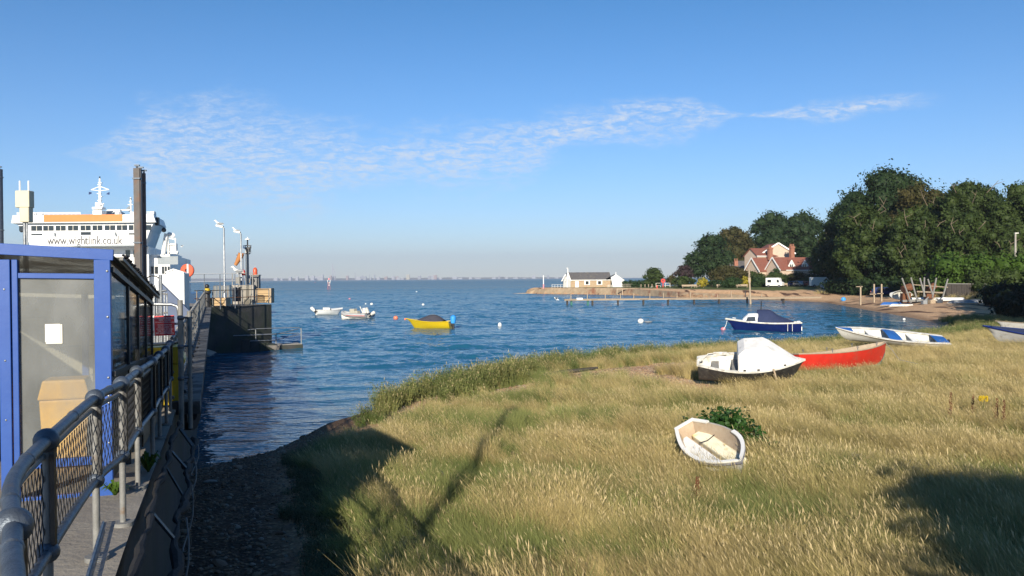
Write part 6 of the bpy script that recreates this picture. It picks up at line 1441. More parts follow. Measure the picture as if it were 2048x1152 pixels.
def tree(name, px0, px1, py_top, dd, mm, lab, n=22, size=.42, base_py=None, z0f=.16, seed=0, cat='tree', trunk=True, group=None, lobe=.30, dpt=None, cx=None, dens=1.7, jit=.8, zb=None):
    rng = np.random.default_rng(seed + 100)
    xa, xb = X(px0, dd), X(px1, dd); x = (xa + xb) / 2; w_ = xb - xa
    z = gz(x, dd) if zb is None else zb; top = Z(py_top, dd, (px0 + px1) / 2) - z
    t = thing(name, lab, cat, (x, dd, z), group=group)
    z0 = top * z0f
    if cat == 'tree' and n > 18: n = int(n * 1.9); lobe = .25; w_ *= 1.12
    bl_ = crown_blobs(rng, w_, top - z0, dpt or w_ * .8, n, z0, lobe=lobe)
    V_, F_ = leaf_cloud(rng, bl_, size, dens, jit); np_mesh('crown', V_, F_, M[mm], parent=t)
    if cat == 'tree' and name == 'broadleaf_tree' and mm in ('oak', 'mid'):
        for k in range(6):      # bare pale boughs that show between the leaves
            a = -1.57 + rng.uniform(-1.1, 1.1); zz = z0 + (top - z0) * rng.uniform(.35, .95); q = rng.uniform(.34, .46)
            p0 = Vector((math.cos(a) * w_ * q * .7, math.sin(a) * w_ * .8 * q * .7, zz - 1)); p1 = p0 + Vector((math.cos(a) * w_ * .12, math.sin(a) * w_ * .12, rng.uniform(.6, 2.0))); p2 = p1 + Vector((rng.uniform(-1.2, 1.2), -.3, rng.uniform(.4, 1.6)))
            mb = MB(); mb.tube([p0, p1, p2], [.08, .06, .03], 5); mb.tube([p1, p1 + Vector((rng.uniform(-1.5, 1.5), -.4, rng.uniform(.2, 1.2)))], [.05, .02], 4); mb.build('bare_bough', M['barebark'], t)
    if trunk:
        mb = MB(); r = max(.06, top * .025); mb.tube([(0, 0, -.3), (.1 * r, 0, z0 + .3), (-.5 * r, 0, top * .45), (.6 * r, 0, top * .75)], [r * 1.5, r, r * .8, r * .3], 9)
        for k in range(7):
            b_ = bl_[1 + k % (len(bl_) - 1)]; s_ = z0 + (top - z0) * rng.uniform(.1, .45)
            mb.tube([(0, 0, s_ * .9), (b_[0] * .5, b_[1] * .5, (s_ + b_[2]) / 2 + .2), (b_[0], b_[1], b_[2])], [r * .5, r * .33, r * .12], 6)
        mb.build('trunk', M['bark'], t, smooth=True)
    return t
T_ = tree
M['barebark'] = mat('pale_dead_bark', (.24, .19, .13), .9)
M['shadeleaf'] = leafmat('shade_dark_leaves', (.016, .030, .012), (.012, .022, .010), .5, 0)  # darker leaf copy with the right bank's shade put into its colour
WOOD = 'big trees of the wood behind the beach'
T_('broadleaf_tree', 1375, 1470, 468, 268, 'darkleaf', 'rounded dark green tree, leftmost tall tree of the wood', 22, .6, seed=1, z0f=.06)
T_('broadleaf_tree', 1425, 1510, 451, 290, 'bronze', 'taller brownish green tree rising behind the leftmost dark tree', 20, .6, seed=2)
T_('broadleaf_tree', 1492, 1600, 424, 300, 'darkleaf', 'broad dark green tree behind the left half of the gabled house', 28, .65, seed=3)
T_('broadleaf_tree', 1560, 1655, 420, 295, 'darkleaf', 'dark green domed tree behind the right half of the gabled house', 26, .65, seed=4)
T_('broadleaf_tree', 1622, 1700, 468, 228, 'mid', 'mid green tree hiding the right end of the gabled house', 26, .5, seed=5, z0f=.03)
T_('broadleaf_tree', 1640, 1752, 398, 200, 'darkleaf', 'dark tree on the left shoulder of the tallest wood', 28, .5, seed=6, z0f=.05)
T_('broadleaf_tree', 1680, 1885, 338, 180, 'darkleaf', 'tallest domed dark tree on the skyline', 40, .5, seed=7, z0f=.05)
T_('broadleaf_tree', 1772, 1915, 360, 165, 'bronze', 'bronze brown topped tree just right of the tallest tree', 32, .46, seed=8, z0f=.08)
T_('broadleaf_tree', 1676, 1790, 400, 160, 'oak', 'green tree standing in front of the tallest tree', 34, .44, seed=9, z0f=.04)
T_('broadleaf_tree', 1862, 2000, 352, 150, 'oak', 'round headed oak with bare twigs right of the bronze tree', 34, .42, seed=10, z0f=.05)
T_('broadleaf_tree', 1775, 1885, 408, 150, 'oak', 'wide oak directly above the boat rack', 32, .42, seed=11, z0f=.06)
T_('broadleaf_tree', 1965, 2115, 362, 142, 'mid', 'large tree cut by the right edge of the photo', 34, .42, seed=12, z0f=.05)
T_('broadleaf_tree', 1880, 1985, 420, 142, 'oak', 'lower oak in front of the round headed oak', 26, .42, seed=13, z0f=.05)
T_('broadleaf_tree', 1965, 2075, 440, 138, 'mid', 'lower green tree behind the lamp post', 26, .42, seed=14, z0f=.05)
T_('broadleaf_tree', 1655, 1730, 492, 176, 'oak', 'low dark oak over the shaded parked cars', 22, .42, seed=15, z0f=.22)
T_('broadleaf_tree', 1735, 1815, 490, 155, 'darkleaf', 'low dark tree left of the small shed', 22, .4, seed=16, z0f=.20)
T_('broadleaf_tree', 1830, 1925, 385, 158, 'mid', 'tree filling the gap between the bronze tree and the round headed oak', 24, .44, seed=41, z0f=.05)
T_('broadleaf_tree', 1925, 2030, 372, 155, 'darkleaf', 'dark tree behind the gap left of the tree cut by the photo edge', 26, .44, seed=42, z0f=.05)
T_('broadleaf_tree', 1640, 1700, 425, 225, 'oak', 'oak between the house trees and the tallest wood', 24, .5, seed=43, z0f=.05)
T_('broadleaf_tree', 1890, 2010, 366, 190, 'darkleaf', 'dark tree at the back of the wood behind the round headed oak', 30, .5, seed=51, z0f=.05)
T_('broadleaf_tree', 1985, 2120, 368, 185, 'darkleaf', 'furthest back dark tree above the lamp post', 30, .5, seed=52, z0f=.05)
T_('young_tree', 1800, 1868, 512, 132, 'mid', 'bushy young tree immediately left of the small shed', 18, .34, seed=17, z0f=.03)
T_('copper_tree', 1346, 1394, 529, 245, 'purple', 'purple leaved small tree left of the rounded dark tree', 14, .42, seed=18, z0f=.2)
T_('conical_bush', 1283, 1332, 535, 262, 'mid', 'spiky green bush nearest the white hut', 16, .4, seed=19, z0f=.02, cat='bush')
T_('shore_bush', 1330, 1356, 549, 264, 'bronze', 'low brownish bush between the spiky bush and the purple tree', 10, .4, seed=20, z0f=.02, cat='bush')
T_('shore_bush', 1340, 1392, 552, 238, 'oak', 'dark green bush at the foot of the purple tree', 14, .38, seed=21, z0f=0, cat='bush')
T_('golden_shrub', 1391, 1418, 554, 236, 'gold', 'left golden yellow shrub at the lawn edge', 12, .36, seed=22, z0f=.02, cat='shrub', trunk=False)
T_('golden_shrub', 1480, 1505, 552, 232, 'gold', 'right golden yellow shrub behind the tall jetty post', 12, .36, seed=23, z0f=.05, cat='shrub', trunk=False)
T_('broad_shrub', 1412, 1500, 532, 248, 'bronze', 'wide olive brown shrub in front of the cottage', 20, .42, seed=24, z0f=.02, cat='shrub')
T_('shore_bush', 1412, 1452, 560, 236, 'darkleaf', 'dark bush between the left golden shrub and the clipped dome', 12, .36, seed=33, z0f=0, cat='bush', trunk=False)
T_('clipped_bush', 1446, 1482, 553, 228, 'hedge', 'left clipped dome shaped evergreen on the lawn', 9, .3, seed=25, z0f=-.1, cat='bush', trunk=False, lobe=.6)
T_('clipped_bush', 1502, 1536, 551, 229, 'hedge', 'right clipped evergreen bush beside the tall jetty post', 9, .3, seed=26, z0f=-.1, cat='bush', trunk=False, lobe=.6)
T_('garden_shrub', 1538, 1566, 534, 234, 'hedge', 'rounded green shrub against the front of the house', 12, .34, seed=27, z0f=.1, cat='shrub')
T_('garden_shrub', 1518, 1590, 548, 233, 'mid', 'wide low shrub under the house gables', 18, .36, seed=28, z0f=.25, cat='shrub')
T_('garden_shrub', 1574, 1625, 544, 230, 'bronze', 'olive shrub in front of the house porch', 16, .36, seed=29, z0f=.22, cat='shrub')
T_('garden_shrub', 1600, 1660, 553, 222, 'oak', 'dark green shrub behind the parked cars', 16, .36, seed=30, z0f=.2, cat='shrub')
T_('garden_shrub', 1490, 1530, 540, 240, 'mid', 'green shrub at the left gable of the house', 14, .36, seed=31, z0f=.05, cat='shrub')
def hedge(name, x0, y0, x1, y1, w_, h_, mm, lab, size=.3, n=14, seed=0, cat='hedge', zb=None, dens=1.3):
    rng = np.random.default_rng(seed + 500); cx_, cy_ = (x0 + x1) / 2, (y0 + y1) / 2; z = gz(cx_, cy_) if zb is None else zb
    t = thing(name, lab, cat, (cx_, cy_, z)); bl_ = []
    L_ = math.hypot(x1 - x0, y1 - y0)
    for i in range(n):
        k = (i + .5) / n; r = L_ / n
        for lay in (0, 1):
            bl_.append((x0 + (x1 - x0) * k - cx_ + rng.normal() * .1 * r, y0 + (y1 - y0) * k - cy_ + rng.normal() * w_ * .18, h_ * (.30 + .38 * lay) * rng.uniform(.9, 1.08), max(r * .85, h_ * .3), w_ * .5, h_ * .34 * rng.uniform(.85, 1.1)))
    V_, F_ = leaf_cloud(rng, bl_, size, dens); np_mesh('foliage', V_, F_, M[mm], parent=t)
    mb = MB()
    for i in range(0, n, 2): k = (i + .5) / n; mb.tube([(x0 + (x1 - x0) * k - cx_, y0 + (y1 - y0) * k - cy_, -.2), (x0 + (x1 - x0) * k - cx_, y0 + (y1 - y0) * k - cy_, h_ * .5)], .08, 5)
    mb.build('stem', M['bark'], t)
    return t
hedge('clipped_hedge', X(1246, 266), 266, X(1316, 262), 262, 2.5, 2.2, 'hedge', 'long low clipped hedge right of the white hut', .34, 12, 1)
hedge('tall_hedge', X(1872, 126), 127, X(2110, 126), 126, 6, Z(512, 126, 1960) - 2.2, 'bright', 'tall bright green overgrown hedge above the dark fence', .40, 14, 2, zb=2.2)
hedge('tall_hedge', X(1930, 124), 122.8, X(2110, 120), 120, 3, Z(540, 122, 1990) - 2.2, 'mid', 'lower green bramble hedge spilling over the fence at right', .36, 12, 3, zb=2.2)
hedge('garden_hedge', X(1505, 236), 236, X(1672, 226), 226, 3, 3.4, 'oak', 'dark garden hedge along the back of the lawn', .4, 18, 4)
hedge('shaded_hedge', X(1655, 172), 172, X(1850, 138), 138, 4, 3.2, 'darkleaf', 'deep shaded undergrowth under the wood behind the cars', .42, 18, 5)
hedge('understorey', X(1680, 203), 203, X(1740, 186), 186, 5, 6, 'darkleaf', 'dark undergrowth at the left foot of the wood', .5, 10, 8)
# shaded bank at right, leaf colour darkened on top of the shade from trees out of frame
hedge('shaded_bank_bushes', X(1998, 88), 88, X(2150, 74), 74, 3, 2.7, 'shadeleaf', 'shaded dark bushes on the bank at the right edge', .34, 12, 6)
hedge('shaded_bank_bushes', X(2000, 100), 102, X(2150, 88), 92, 3, 3.0, 'shadeleaf', 'higher shaded bushes behind the bank at the right edge', .36, 12, 7)
def free_tree(name, x, y, w_, h_, mm, lab, n=20, size=.35, seed=0, z0f=.25, zb=None, dens=1.3):
    dd = y; rng = np.random.default_rng(seed + 900); z = gz(x, y) if zb is None else zb
    t = thing(name, lab, 'tree', (x, y, z)); z0 = h_ * z0f
    bl_ = crown_blobs(rng, w_, h_ - z0, w_ * .9, n, z0); V_, F_ = leaf_cloud(rng, bl_, size, dens); np_mesh('crown', V_, F_, M[mm], parent=t)
    mb = MB(); r = h_ * .03; mb.tube([(0, 0, -.3), (0, 0, z0 + .5), (0, 0, h_ * .6)], [r * 1.3, r, r * .4], 9); mb.build('trunk', M['bark'], t, smooth=True); return t
free_tree('roadside_tree', 46.5, 61, 11.5, 12, 'oak', 'tree on the right bank out of frame shading the corner of the bay', 18, .4, 1, .1)
free_tree('roadside_tree', 57, 73, 14, 14, 'oak', 'second tree on the right bank out of frame', 18, .42, 2, .1)
free_tree('roadside_tree', 67, 88, 14, 14, 'oak', 'third tree on the right bank out of frame', 18, .42, 3, .1)
free_tree('roadside_tree', 44, 48, 9, 8, 'oak', 'small tree on the right bank out of frame', 14, .4, 4, .1)
free_tree('roadside_tree', 5.8, -3.9, 7.0, 7.0, 'oak', 'tree behind the viewpoint whose shadow falls on the marsh grass', 26, .26, 5, .05)
free_tree('roadside_tree', 10.6, -3.9, 7.0, 7.6, 'oak', 'larger tree behind the viewpoint at right', 26, .26, 6, .05)
# lamp post behind the viewpoint whose long shadow crosses the grass
t = thing('lamp_post', 'tall lamp post on the pier behind the viewpoint', 'street lamp', (-2.9, -2.2, 3.17)); mb = MB(); mb.tube([(0, 0, 0), (0, 0, 1.4), (0, 0, 1.45), (0, 0, 7.6)], [.16, .16, .09, .06], 10); mb.build('pole', M['galv'], t, smooth=True); mb = MB(); mb.box((0, -.3, 7.6), (.25, .7, .14)); mb.build('lantern', M['whiteold'], t)

# leafy bush behind the white dinghy
rng = np.random.default_rng(77)
bx0, by0 = X(1446, 17.9), 17.9
bz0 = gz(bx0, by0)
bl_ = [(0, 0, .42, .40, .35, .34), (.22, -.1, .62, .26, .24, .26), (-.22, 0, .50, .26, .26, .24), (-.62, .1, .52, .18, .18, .13), (-.48, .1, .36, .18, .2, .16), (.42, -.45, .32, .24, .3, .24), (.60, -.75, .22, .22, .26, .20), (.0, .2, .60, .24, .2, .2)]
t = thing('leafy_bush', 'dark green leafy bush growing behind the white dinghy', 'bush', (bx0, by0, bz0 + .15)); bl_ = [tuple(v * 1.15 for v in b_) for b_ in bl_]
V_, F_ = leaf_cloud(rng, [b_ for b_ in bl_], .085, 2.6, .9, (.35, 1.25), .38); np_mesh('foliage', V_, F_, M['bramble'], parent=t)
mb = MB()
for k in range(8): b_ = bl_[k % len(bl_)]; mb.tube([(b_[0] * .4, b_[1] * .4, -.2), (b_[0], b_[1], b_[2])], .008, 4)
mb.build('stem', M['bark'], t)

# ================================================================== GRASS
tuft_col = bpy.data.collections.new('grass_tufts')
def blade_mesh(name, n, h0, h1, w_, spread, lean, mats, seedhead=0, seed=0, curl=.35, leafy=0):
    rng = np.random.default_rng(seed); V_ = []; F_ = []; MI = []
    for i in range(n):
        a = rng.uniform(0, 6.28); r = spread * math.sqrt(rng.random()); x, y = r * math.cos(a), r * math.sin(a)
        h_ = rng.uniform(h0, h1); la = rng.normal(0, .75); l_ = abs(rng.normal(lean, lean * .45)) * h_; dx, dy = math.cos(la) * l_, math.sin(la) * l_
        fa = rng.uniform(0, 6.28); wx, wy = math.cos(fa) * w_ / 2, math.sin(fa) * w_ / 2
        o = len(V_); K = 4
        for k in range(K):
            t = k / (K - 1); ww = (1 - t ** 1.6 * .85); q = t ** (1 + curl * 2); z = h_ * (t - .12 * t * t)
            V_ += [(x + dx * q - wx * ww, y + dy * q - wy * ww, z), (x + dx * q + wx * ww, y + dy * q + wy * ww, z)]
        for k in range(K - 1): F_.append((o + 2 * k, o + 2 * k + 1, o + 2 * k + 3, o + 2 * k + 2)); MI.append(0)
        if rng.random() < seedhead:
            o = len(V_); px_, py_, pz_ = x + dx, y + dy, h_ * .88; s_ = .07 * rng.uniform(.7, 1.3); sw_ = .0065
            ux, uy = dx / max(h_, .01) * .9, dy / max(h_, .01) * .9
            V_ += [(px_ - wx / w_ * sw_ * 0, py_, pz_ - .01), (px_ + ux * s_ * .5 + wx / w_ * sw_ * 2, py_ + uy * s_ * .5 + wy / w_ * sw_ * 2, pz_ + s_ * .5), (px_ + ux * s_, py_ + uy * s_, pz_ + s_), (px_ + ux * s_ * .5 - wx / w_ * sw_ * 2, py_ + uy * s_ * .5 - wy / w_ * sw_ * 2, pz_ + s_ * .5)]
            F_.append((o, o + 1, o + 2, o + 3)); MI.append(1)
        for q in range(leafy):
            t = rng.uniform(.25, 1); o = len(V_); cx_, cy_, cz_ = x + dx * t ** 1.7, y + dy * t ** 1.7, h_ * (t - .12 * t * t); la2 = rng.uniform(0, 6.28); s_ = w_ * rng.uniform(2.5, 6); ex, ey = math.cos(la2) * s_, math.sin(la2) * s_
            V_ += [(cx_, cy_, cz_), (cx_ + ex * .5 - ey * .22, cy_ + ey * .5 + ex * .22, cz_ + s_ * .45), (cx_ + ex, cy_ + ey, cz_ + s_ * .5), (cx_ + ex * .5 + ey * .22, cy_ + ey * .5 - ex * .22, cz_ + s_ * .25)]
            F_.append((o, o + 1, o + 2, o + 3)); MI.append(0)
    o = np_mesh(name, V_, F_, mats, MI); COL.objects.unlink(o); return o
def make_set(cname, specs):
    c = bpy.data.collections.new(cname)
    for i, sp_ in enumerate(specs): c.objects.link(blade_mesh('%s_%02d' % (cname, i), **sp_))
    return c
GG = [M['grassgold'], M['seed']]; GR = [M['grassgreen'], M['seed']]; RE = [M['reed'], M['seed']]
C_gold = make_set('golden_tuft', [dict(n=64, h0=.34, h1=.66, w_=.0075, spread=.19, lean=.55, mats=GG, seedhead=.09, seed=s) for s in (1, 2, 3, 4)] + [dict(n=56, h0=.30, h1=.58, w_=.008, spread=.19, lean=.60, mats=GR, seedhead=.05, seed=9)])
C_reed = make_set('shore_plant', [dict(n=34, h0=.35, h1=.85, w_=.012, spread=.20, lean=.22, mats=RE, seedhead=.25, seed=s, leafy=6) for s in (21, 22, 23)])
C_green = make_set('green_tuft', [dict(n=60, h0=.25, h1=.48, w_=.009, spread=.18, lean=.55, mats=GR, seedhead=.05, seed=s) for s in (31, 32)])
C_shrub = make_set('low_shrub', [dict(n=40, h0=.14, h1=.36, w_=.007, spread=.20, lean=.25, mats=[M['purslane']], seed=s, leafy=9) for s in (41, 42)])
def stones(name, mm, seeds, smin=.02):
    c = bpy.data.collections.new(name)
    for s in seeds:
        r_ = random.Random(s); mb = MB(); mb.ball((0, 0, 0), 1, 7, sc=(r_.uniform(.9, 1.4), r_.uniform(.7, 1), r_.uniform(.4, .65))); mb.v = [(x * r_.uniform(.85, 1.1), y * r_.uniform(.85, 1.1), z) for x, y, z in mb.v]
        o = mb.build('pebble_%d' % s, mm[s % len(mm)]); COL.objects.unlink(o); c.objects.link(o)
    return c
P_ = [mat('tan_pebble', (.26, .165, .095), .8, (.20, .125, .07), 1, objrand=.35), mat('white_pebble', (.32, .26, .20), .8, objrand=.25), mat('brown_pebble', (.30, .18, .11), .8, objrand=.3)]
C_peb = stones('pebble_set', P_, (0, 1, 2, 3, 4, 5))
def scatter(name, pts, scl, coll, lab, cat=None, tilt=.12, nvar=4, seed=0, rot_all=False, mm=None):
    rng = np.random.default_rng(seed + 3000); n = len(pts)
    me = bpy.data.meshes.new(name); me.vertices.add(n); me.vertices.foreach_set('co', np.asarray(pts, np.float32).ravel())
    pts = np.asarray(pts); wind = 2.5 + 1.5 * lump(pts[:, 0], pts[:, 1], 7) + .9 * lump(pts[:, 0] + 30, pts[:, 1], 2.6) + rng.normal(0, .35, n)
    rot = np.stack([rng.normal(0, tilt, n), rng.normal(0, tilt, n), rng.uniform(-3.14, 3.14, n) if not rot_all else wind], 1)
    a = me.attributes.new('rot', 'FLOAT_VECTOR', 'POINT'); a.data.foreach_set('vector', rot.astype(np.float32).ravel())
    a = me.attributes.new('scl', 'FLOAT', 'POINT'); a.data.foreach_set('value', np.asarray(scl, np.float32))
    a = me.attributes.new('idx', 'INT', 'POINT'); a.data.foreach_set('value', (rng.choice(nvar, n) if isinstance(nvar, int) else nvar).astype(np.int32))
    o = bpy.data.objects.new(name, me); COL.objects.link(o)
    ng = bpy.data.node_groups.new(name + '_nodes', 'GeometryNodeTree'); ng.interface.new_socket('Geometry', in_out='INPUT', socket_type='NodeSocketGeometry'); ng.interface.new_socket('Geometry', in_out='OUTPUT', socket_type='NodeSocketGeometry')
    N = ng.nodes; L = ng.links; gi = N.new('NodeGroupInput'); go = N.new('NodeGroupOutput'); ip = N.new('GeometryNodeInstanceOnPoints'); ci = N.new('GeometryNodeCollectionInfo')
    ci.inputs['Collection'].default_value = coll; ci.inputs['Separate Children'].default_value = True; ci.inputs['Reset Children'].default_value = True
    ip.inputs['Pick Instance'].default_value = True
    def na(nm, ty): x = N.new('GeometryNodeInputNamedAttribute'); x.data_type = ty; x.inputs['Name'].default_value = nm; return x.outputs['Attribute']
    L.new(gi.outputs[0], ip.inputs['Points']); L.new(ci.outputs[0], ip.inputs['Instance']); L.new(na('idx', 'INT'), ip.inputs['Instance Index']); L.new(na('rot', 'FLOAT_VECTOR'), ip.inputs['Rotation']); L.new(na('scl', 'FLOAT'), ip.inputs['Scale']); L.new(ip.outputs[0], go.inputs[0])
    md = o.modifiers.new('scatter', 'NODES'); md.node_group = ng
    return tag(o, lab, cat, None, 'stuff')
rng = np.random.default_rng(5)
def cand(x0, x1, y0, y1, dens):
    n = int((x1 - x0) * (y1 - y0) * dens); x = rng.uniform(x0, x1, n); y = rng.uniform(y0, y1, n)
    return x, y
def in_view(x, y, m=1.25): return (x / np.maximum(y, 1) < .62 * m + 2 / np.maximum(y, 1)) & (x / np.maximum(y, 1) > -.62 * m)
# keep grass out of the boats
def clear_boats(x, y):
    k = np.ones(x.shape, bool)
    for o, a_, b_ in ((dn_, 1.15, .50), (cu_, 1.6, .55), (rb_, 2.2, .62), (sd2, 2.5, .6), (wb, 2.0, .6)):
        h_ = o.matrix_basis.to_euler().z; dx, dy = x - o.location.x, y - o.location.y
        u = dx * math.cos(h_) + dy * math.sin(h_); v = -dx * math.sin(h_) + dy * math.cos(h_)
        k &= ~((np.abs(u / a_) ** 2.5 + np.abs(v / b_) ** 2.5) < 1)
    return k
X_, Y_, Sc, Vr = [], [], [], []
for (x0, x1, y0, y1, de) in ((-6, 12, 7.5, 16, 34), (-7, 20, 16, 28, 24), (-6, 34, 28, 45, 14), (-4, 62, 45, 88, 5)):
    x, y = cand(x0, x1, y0, y1, de); k = marsh_mask(x, y) & in_view(x, y) & clear_boats(x, y) & (shore_sd(x, y) > np.interp(y, [20, 34, 60], [3.2, 4.2, 4.5])); X_.append(x[k]); Y_.append(y[k])
x = np.concatenate(X_); y = np.concatenate(Y_); z = ground_z(x, y)
hgt = .84 + .34 * lump(x, y, 6) + .16 * lump(x + 17, y, 2.2) + rng.normal(0, .10, len(x)); hgt *= 1 - .45 * (capsule(x, y, (-1.4, 11.5), (2.6, 33), .38) + .3 * lump(x, y, 2) < 1); hgt *= np.interp(y, [8, 20, 40, 80], [1.16, 1.08, 1.05, .95])
gr_ = lump(x + 40, y, 7) + .8 * lump(x, y - 20, 3) + np.interp(x - .2 * y, [-4, 1, 8], [.38, .06, -.25]) + rng.normal(0, .22, len(x)) + np.interp(y, [8, 14, 20], [.15, .05, -.02])
var = np.where(gr_ > .28, 4, rng.integers(0, 4, len(x)))
scatter('marsh_grass', np.stack([x, y, z - .02], 1), hgt, C_gold, 'dry golden marsh grass covering the foreshore', 'grass', .10, var, 1, True)
# green tufts along the left side of the marsh
x, y = cand(-7, 6, 8, 34, 10); k = marsh_mask(x, y) & clear_boats(x, y) & ((x + .28 * y - lump(x, y, 5) * 1.6) < 3.2 - np.interp(y, [10, 30], [0, 1.0])); x, y = x[k], y[k]
scatter('green_grass', np.stack([x, y, ground_z(x, y) - .02], 1), rng.uniform(.7, 1.15, len(x)), C_green, 'greener grass fringe beside the shingle', 'grass', .12, 2, 2, True)
# leafy shore plants between the water and the marsh
x, y = cand(-6, 50, 26, 88, 11); sd_ = shore_sd(x, y); k = (sd_ > .5 + lump(x, y, 5) * .4) & (sd_ < np.interp(y, [26, 32, 40, 80], [2.2, 4.8, 5.2, 4.6]) + lump(x, y, 6) * 1.5) & ~pebble_patch(x, y) & (rng.random(len(x)) < np.interp(lump(x, y, 4), [-.4, .1], [.35, 1])) & (x > -4.9) & clear_boats(x, y); x, y = x[k], y[k]
scatter('shore_plants', np.stack([x, y, ground_z(x, y) - .02], 1), rng.uniform(.55, 1.25, len(x)) * (1 + .25 * lump(x, y, 3)) * np.interp(y, [26, 31, 38, 50], [.85, 1.35, 1.2, .85]), C_reed, 'tall leafy green shore plants along the water edge', 'shore plants', .12, 3, 3)
# low grey green shrub at the bottom and by the shingle
x, y = cand(-7, 0, 7.5, 22, 22); lf = x + .30 * y; k = (lf > .55 + lump(x, y, 2.5) * .6) & (lf < 2.6 + lump(x, y, 4) * .6) & (shore_sd(x, y) > 2); x, y = x[k], y[k]
scatter('sea_purslane', np.stack([x, y, ground_z(x, y) - .02], 1), rng.uniform(.6, 1.1, len(x)), C_shrub, 'low grey green salt marsh shrub beside the shingle', 'low shrub', .15, 2, 4)
# plants scattered over the banks further off
x, y = cand(44, 100, 100, 172, .8); sd_ = shore_sd(x, y); k = (sd_ > np.interp(y, [100, 120, 150, 180], [19, 10, 11, 5]) + lump(x, y, 7) * 4) & (x / y < .7) & (sd_ < 26); x, y = x[k], y[k]
scatter('bank_grass', np.stack([x, y, ground_z(x, y) - .05], 1), rng.uniform(1.2, 2.2, len(x)), C_gold, 'rough grass along the top of the far beach', 'grass', .15, 5, 5)
# pebbles
x, y = cand(-9, 2, 8, 31, 70); k = (x > -1 - .36 * y + .4) & ((x + .30 * y) < 1.8) & (shore_sd(x, y) > -.3); k &= rng.random(len(x)) < .8; x, y = x[k], y[k]; a1 = np.stack([x, y, ground_z(x, y)], 1)
x, y = cand(-4, 11, 27, 41, 75); k = pebble_patch(x, y) & (shore_sd(x, y) > 1); x, y = x[k], y[k]; a2 = np.stack([x, y, ground_z(x, y)], 1)
pp = np.concatenate([a1, a2]); scatter('pebbles', pp, np.exp(rng.normal(math.log(.026), .45, len(pp))), C_peb, 'loose shingle pebbles on the beach', 'pebbles', .3, 6, 6)
# single plants and stones
def stalk(px, py, hgt_, mm, lab, name='dock_plant', cat='dead plant', flower=False, group=None):
    z_ = 1.2
    for _ in range(4): dd = dep(px, py, z_); x = X(px, dd); z_ = gz(x, dd)
    t = thing(name, lab, cat, (x, dd, z_), group=group); r_ = random.Random(px)
    mb = MB(); mb.tube([(0, 0, 0), (.02, 0, hgt_ * .6), (.05, 0, hgt_)], [.008, .006, .003], 5)
    for k in range(5): a = r_.uniform(0, 6.28); h0 = hgt_ * r_.uniform(.3, .7); mb.tube([(.02, 0, h0), (.02 + .10 * math.cos(a), .1 * math.sin(a), h0 + .22 * hgt_)], .004, 4)
    mb.build('stem', M['rusty'] if not flower else M['bright'], t)
    mb = MB()
    for k in range(90):
        a = r_.uniform(0, 6.28); q = r_.uniform(.45, 1.03); r0 = .035 * (1.2 - q) + .012 + (.07 if flower else 0)
        mb.ball((.03 * q + r0 * math.cos(a), r0 * math.sin(a), hgt_ * (q if not flower else r_.uniform(.85, 1))), .011 if not flower else .016, 4)
    mb.build('seed_head' if not flower else 'flower_head', M[mm], t); return t
stalk(1899, 862, .95, 'rusty', 'taller rust brown dock seed stalk at right of the grass'); stalk(1992, 868, .85, 'rusty', 'dock stalk left of the rightmost one near the photo edge'); stalk(2006, 872, .85, 'rusty', 'rightmost rust brown dock stalk'); stalk(1944, 852, .8, 'rusty', 'slender dock stalk beside the yellow flowers')
stalk(1390, 1030, .62, 'rusty', 'small dark stalk standing alone in the grass below the dinghy'); stalk(1965, 858, .85, 'yellow', 'yellow flowering ragwort in the dry grass', 'ragwort', 'flower', True)
def rock(px, py, r, lab, mm='stone', sc=(1.3, .8, .6)):
    z_ = 1.2
    for _ in range(4): dd = dep(px, py, z_); x = X(px, dd); z_ = gz(x, dd)
    r_ = random.Random(px); mb = MB(); mb.ball((0, 0, 0), r, 9, sc=sc); mb.v = [(x_ * r_.uniform(.85, 1.1), y_ * r_.uniform(.85, 1.1), z2 * r_.uniform(.85, 1.1)) for x_, y_, z2 in mb.v]
    return tag(mb.build('stone', M[mm], None, (x, dd, z_ + r * .3), r_.uniform(0, 3), bevel=.01), lab, 'stone')
rock(1708, 945, .20, 'pinkish grey stone half hidden in the grass below the red boat', sc=(1.3, .8, 1.6)); rock(1748, 1118, .10, 'small pale stone at the edge of the tree shadow'); rock(742, 1140, .12, 'white stone at the bottom of the low grey shrub'); rock(416, 966, .10, 'pale stone on the dark shaded shingle', sc=(1.6, .6, .4)); rock(1804, 978, .07, 'tiny pale stone in the grass near the tree shadow')
mb = MB(); mb.tube([(-1.15, 0, .02), (-.3, .05, .12), (.5, -.02, .20), (1.2, .1, .26)], [.09, .10, .08, .05], 8)
dd = 34.5; tag(mb.build('driftwood_log', M['darkwood'], None, (X(1140, dd), dd, gz(X(1140, dd), dd) + .06), R(10), smooth=True), 'dark driftwood log lying at the left end of the shingle patch', 'driftwood')

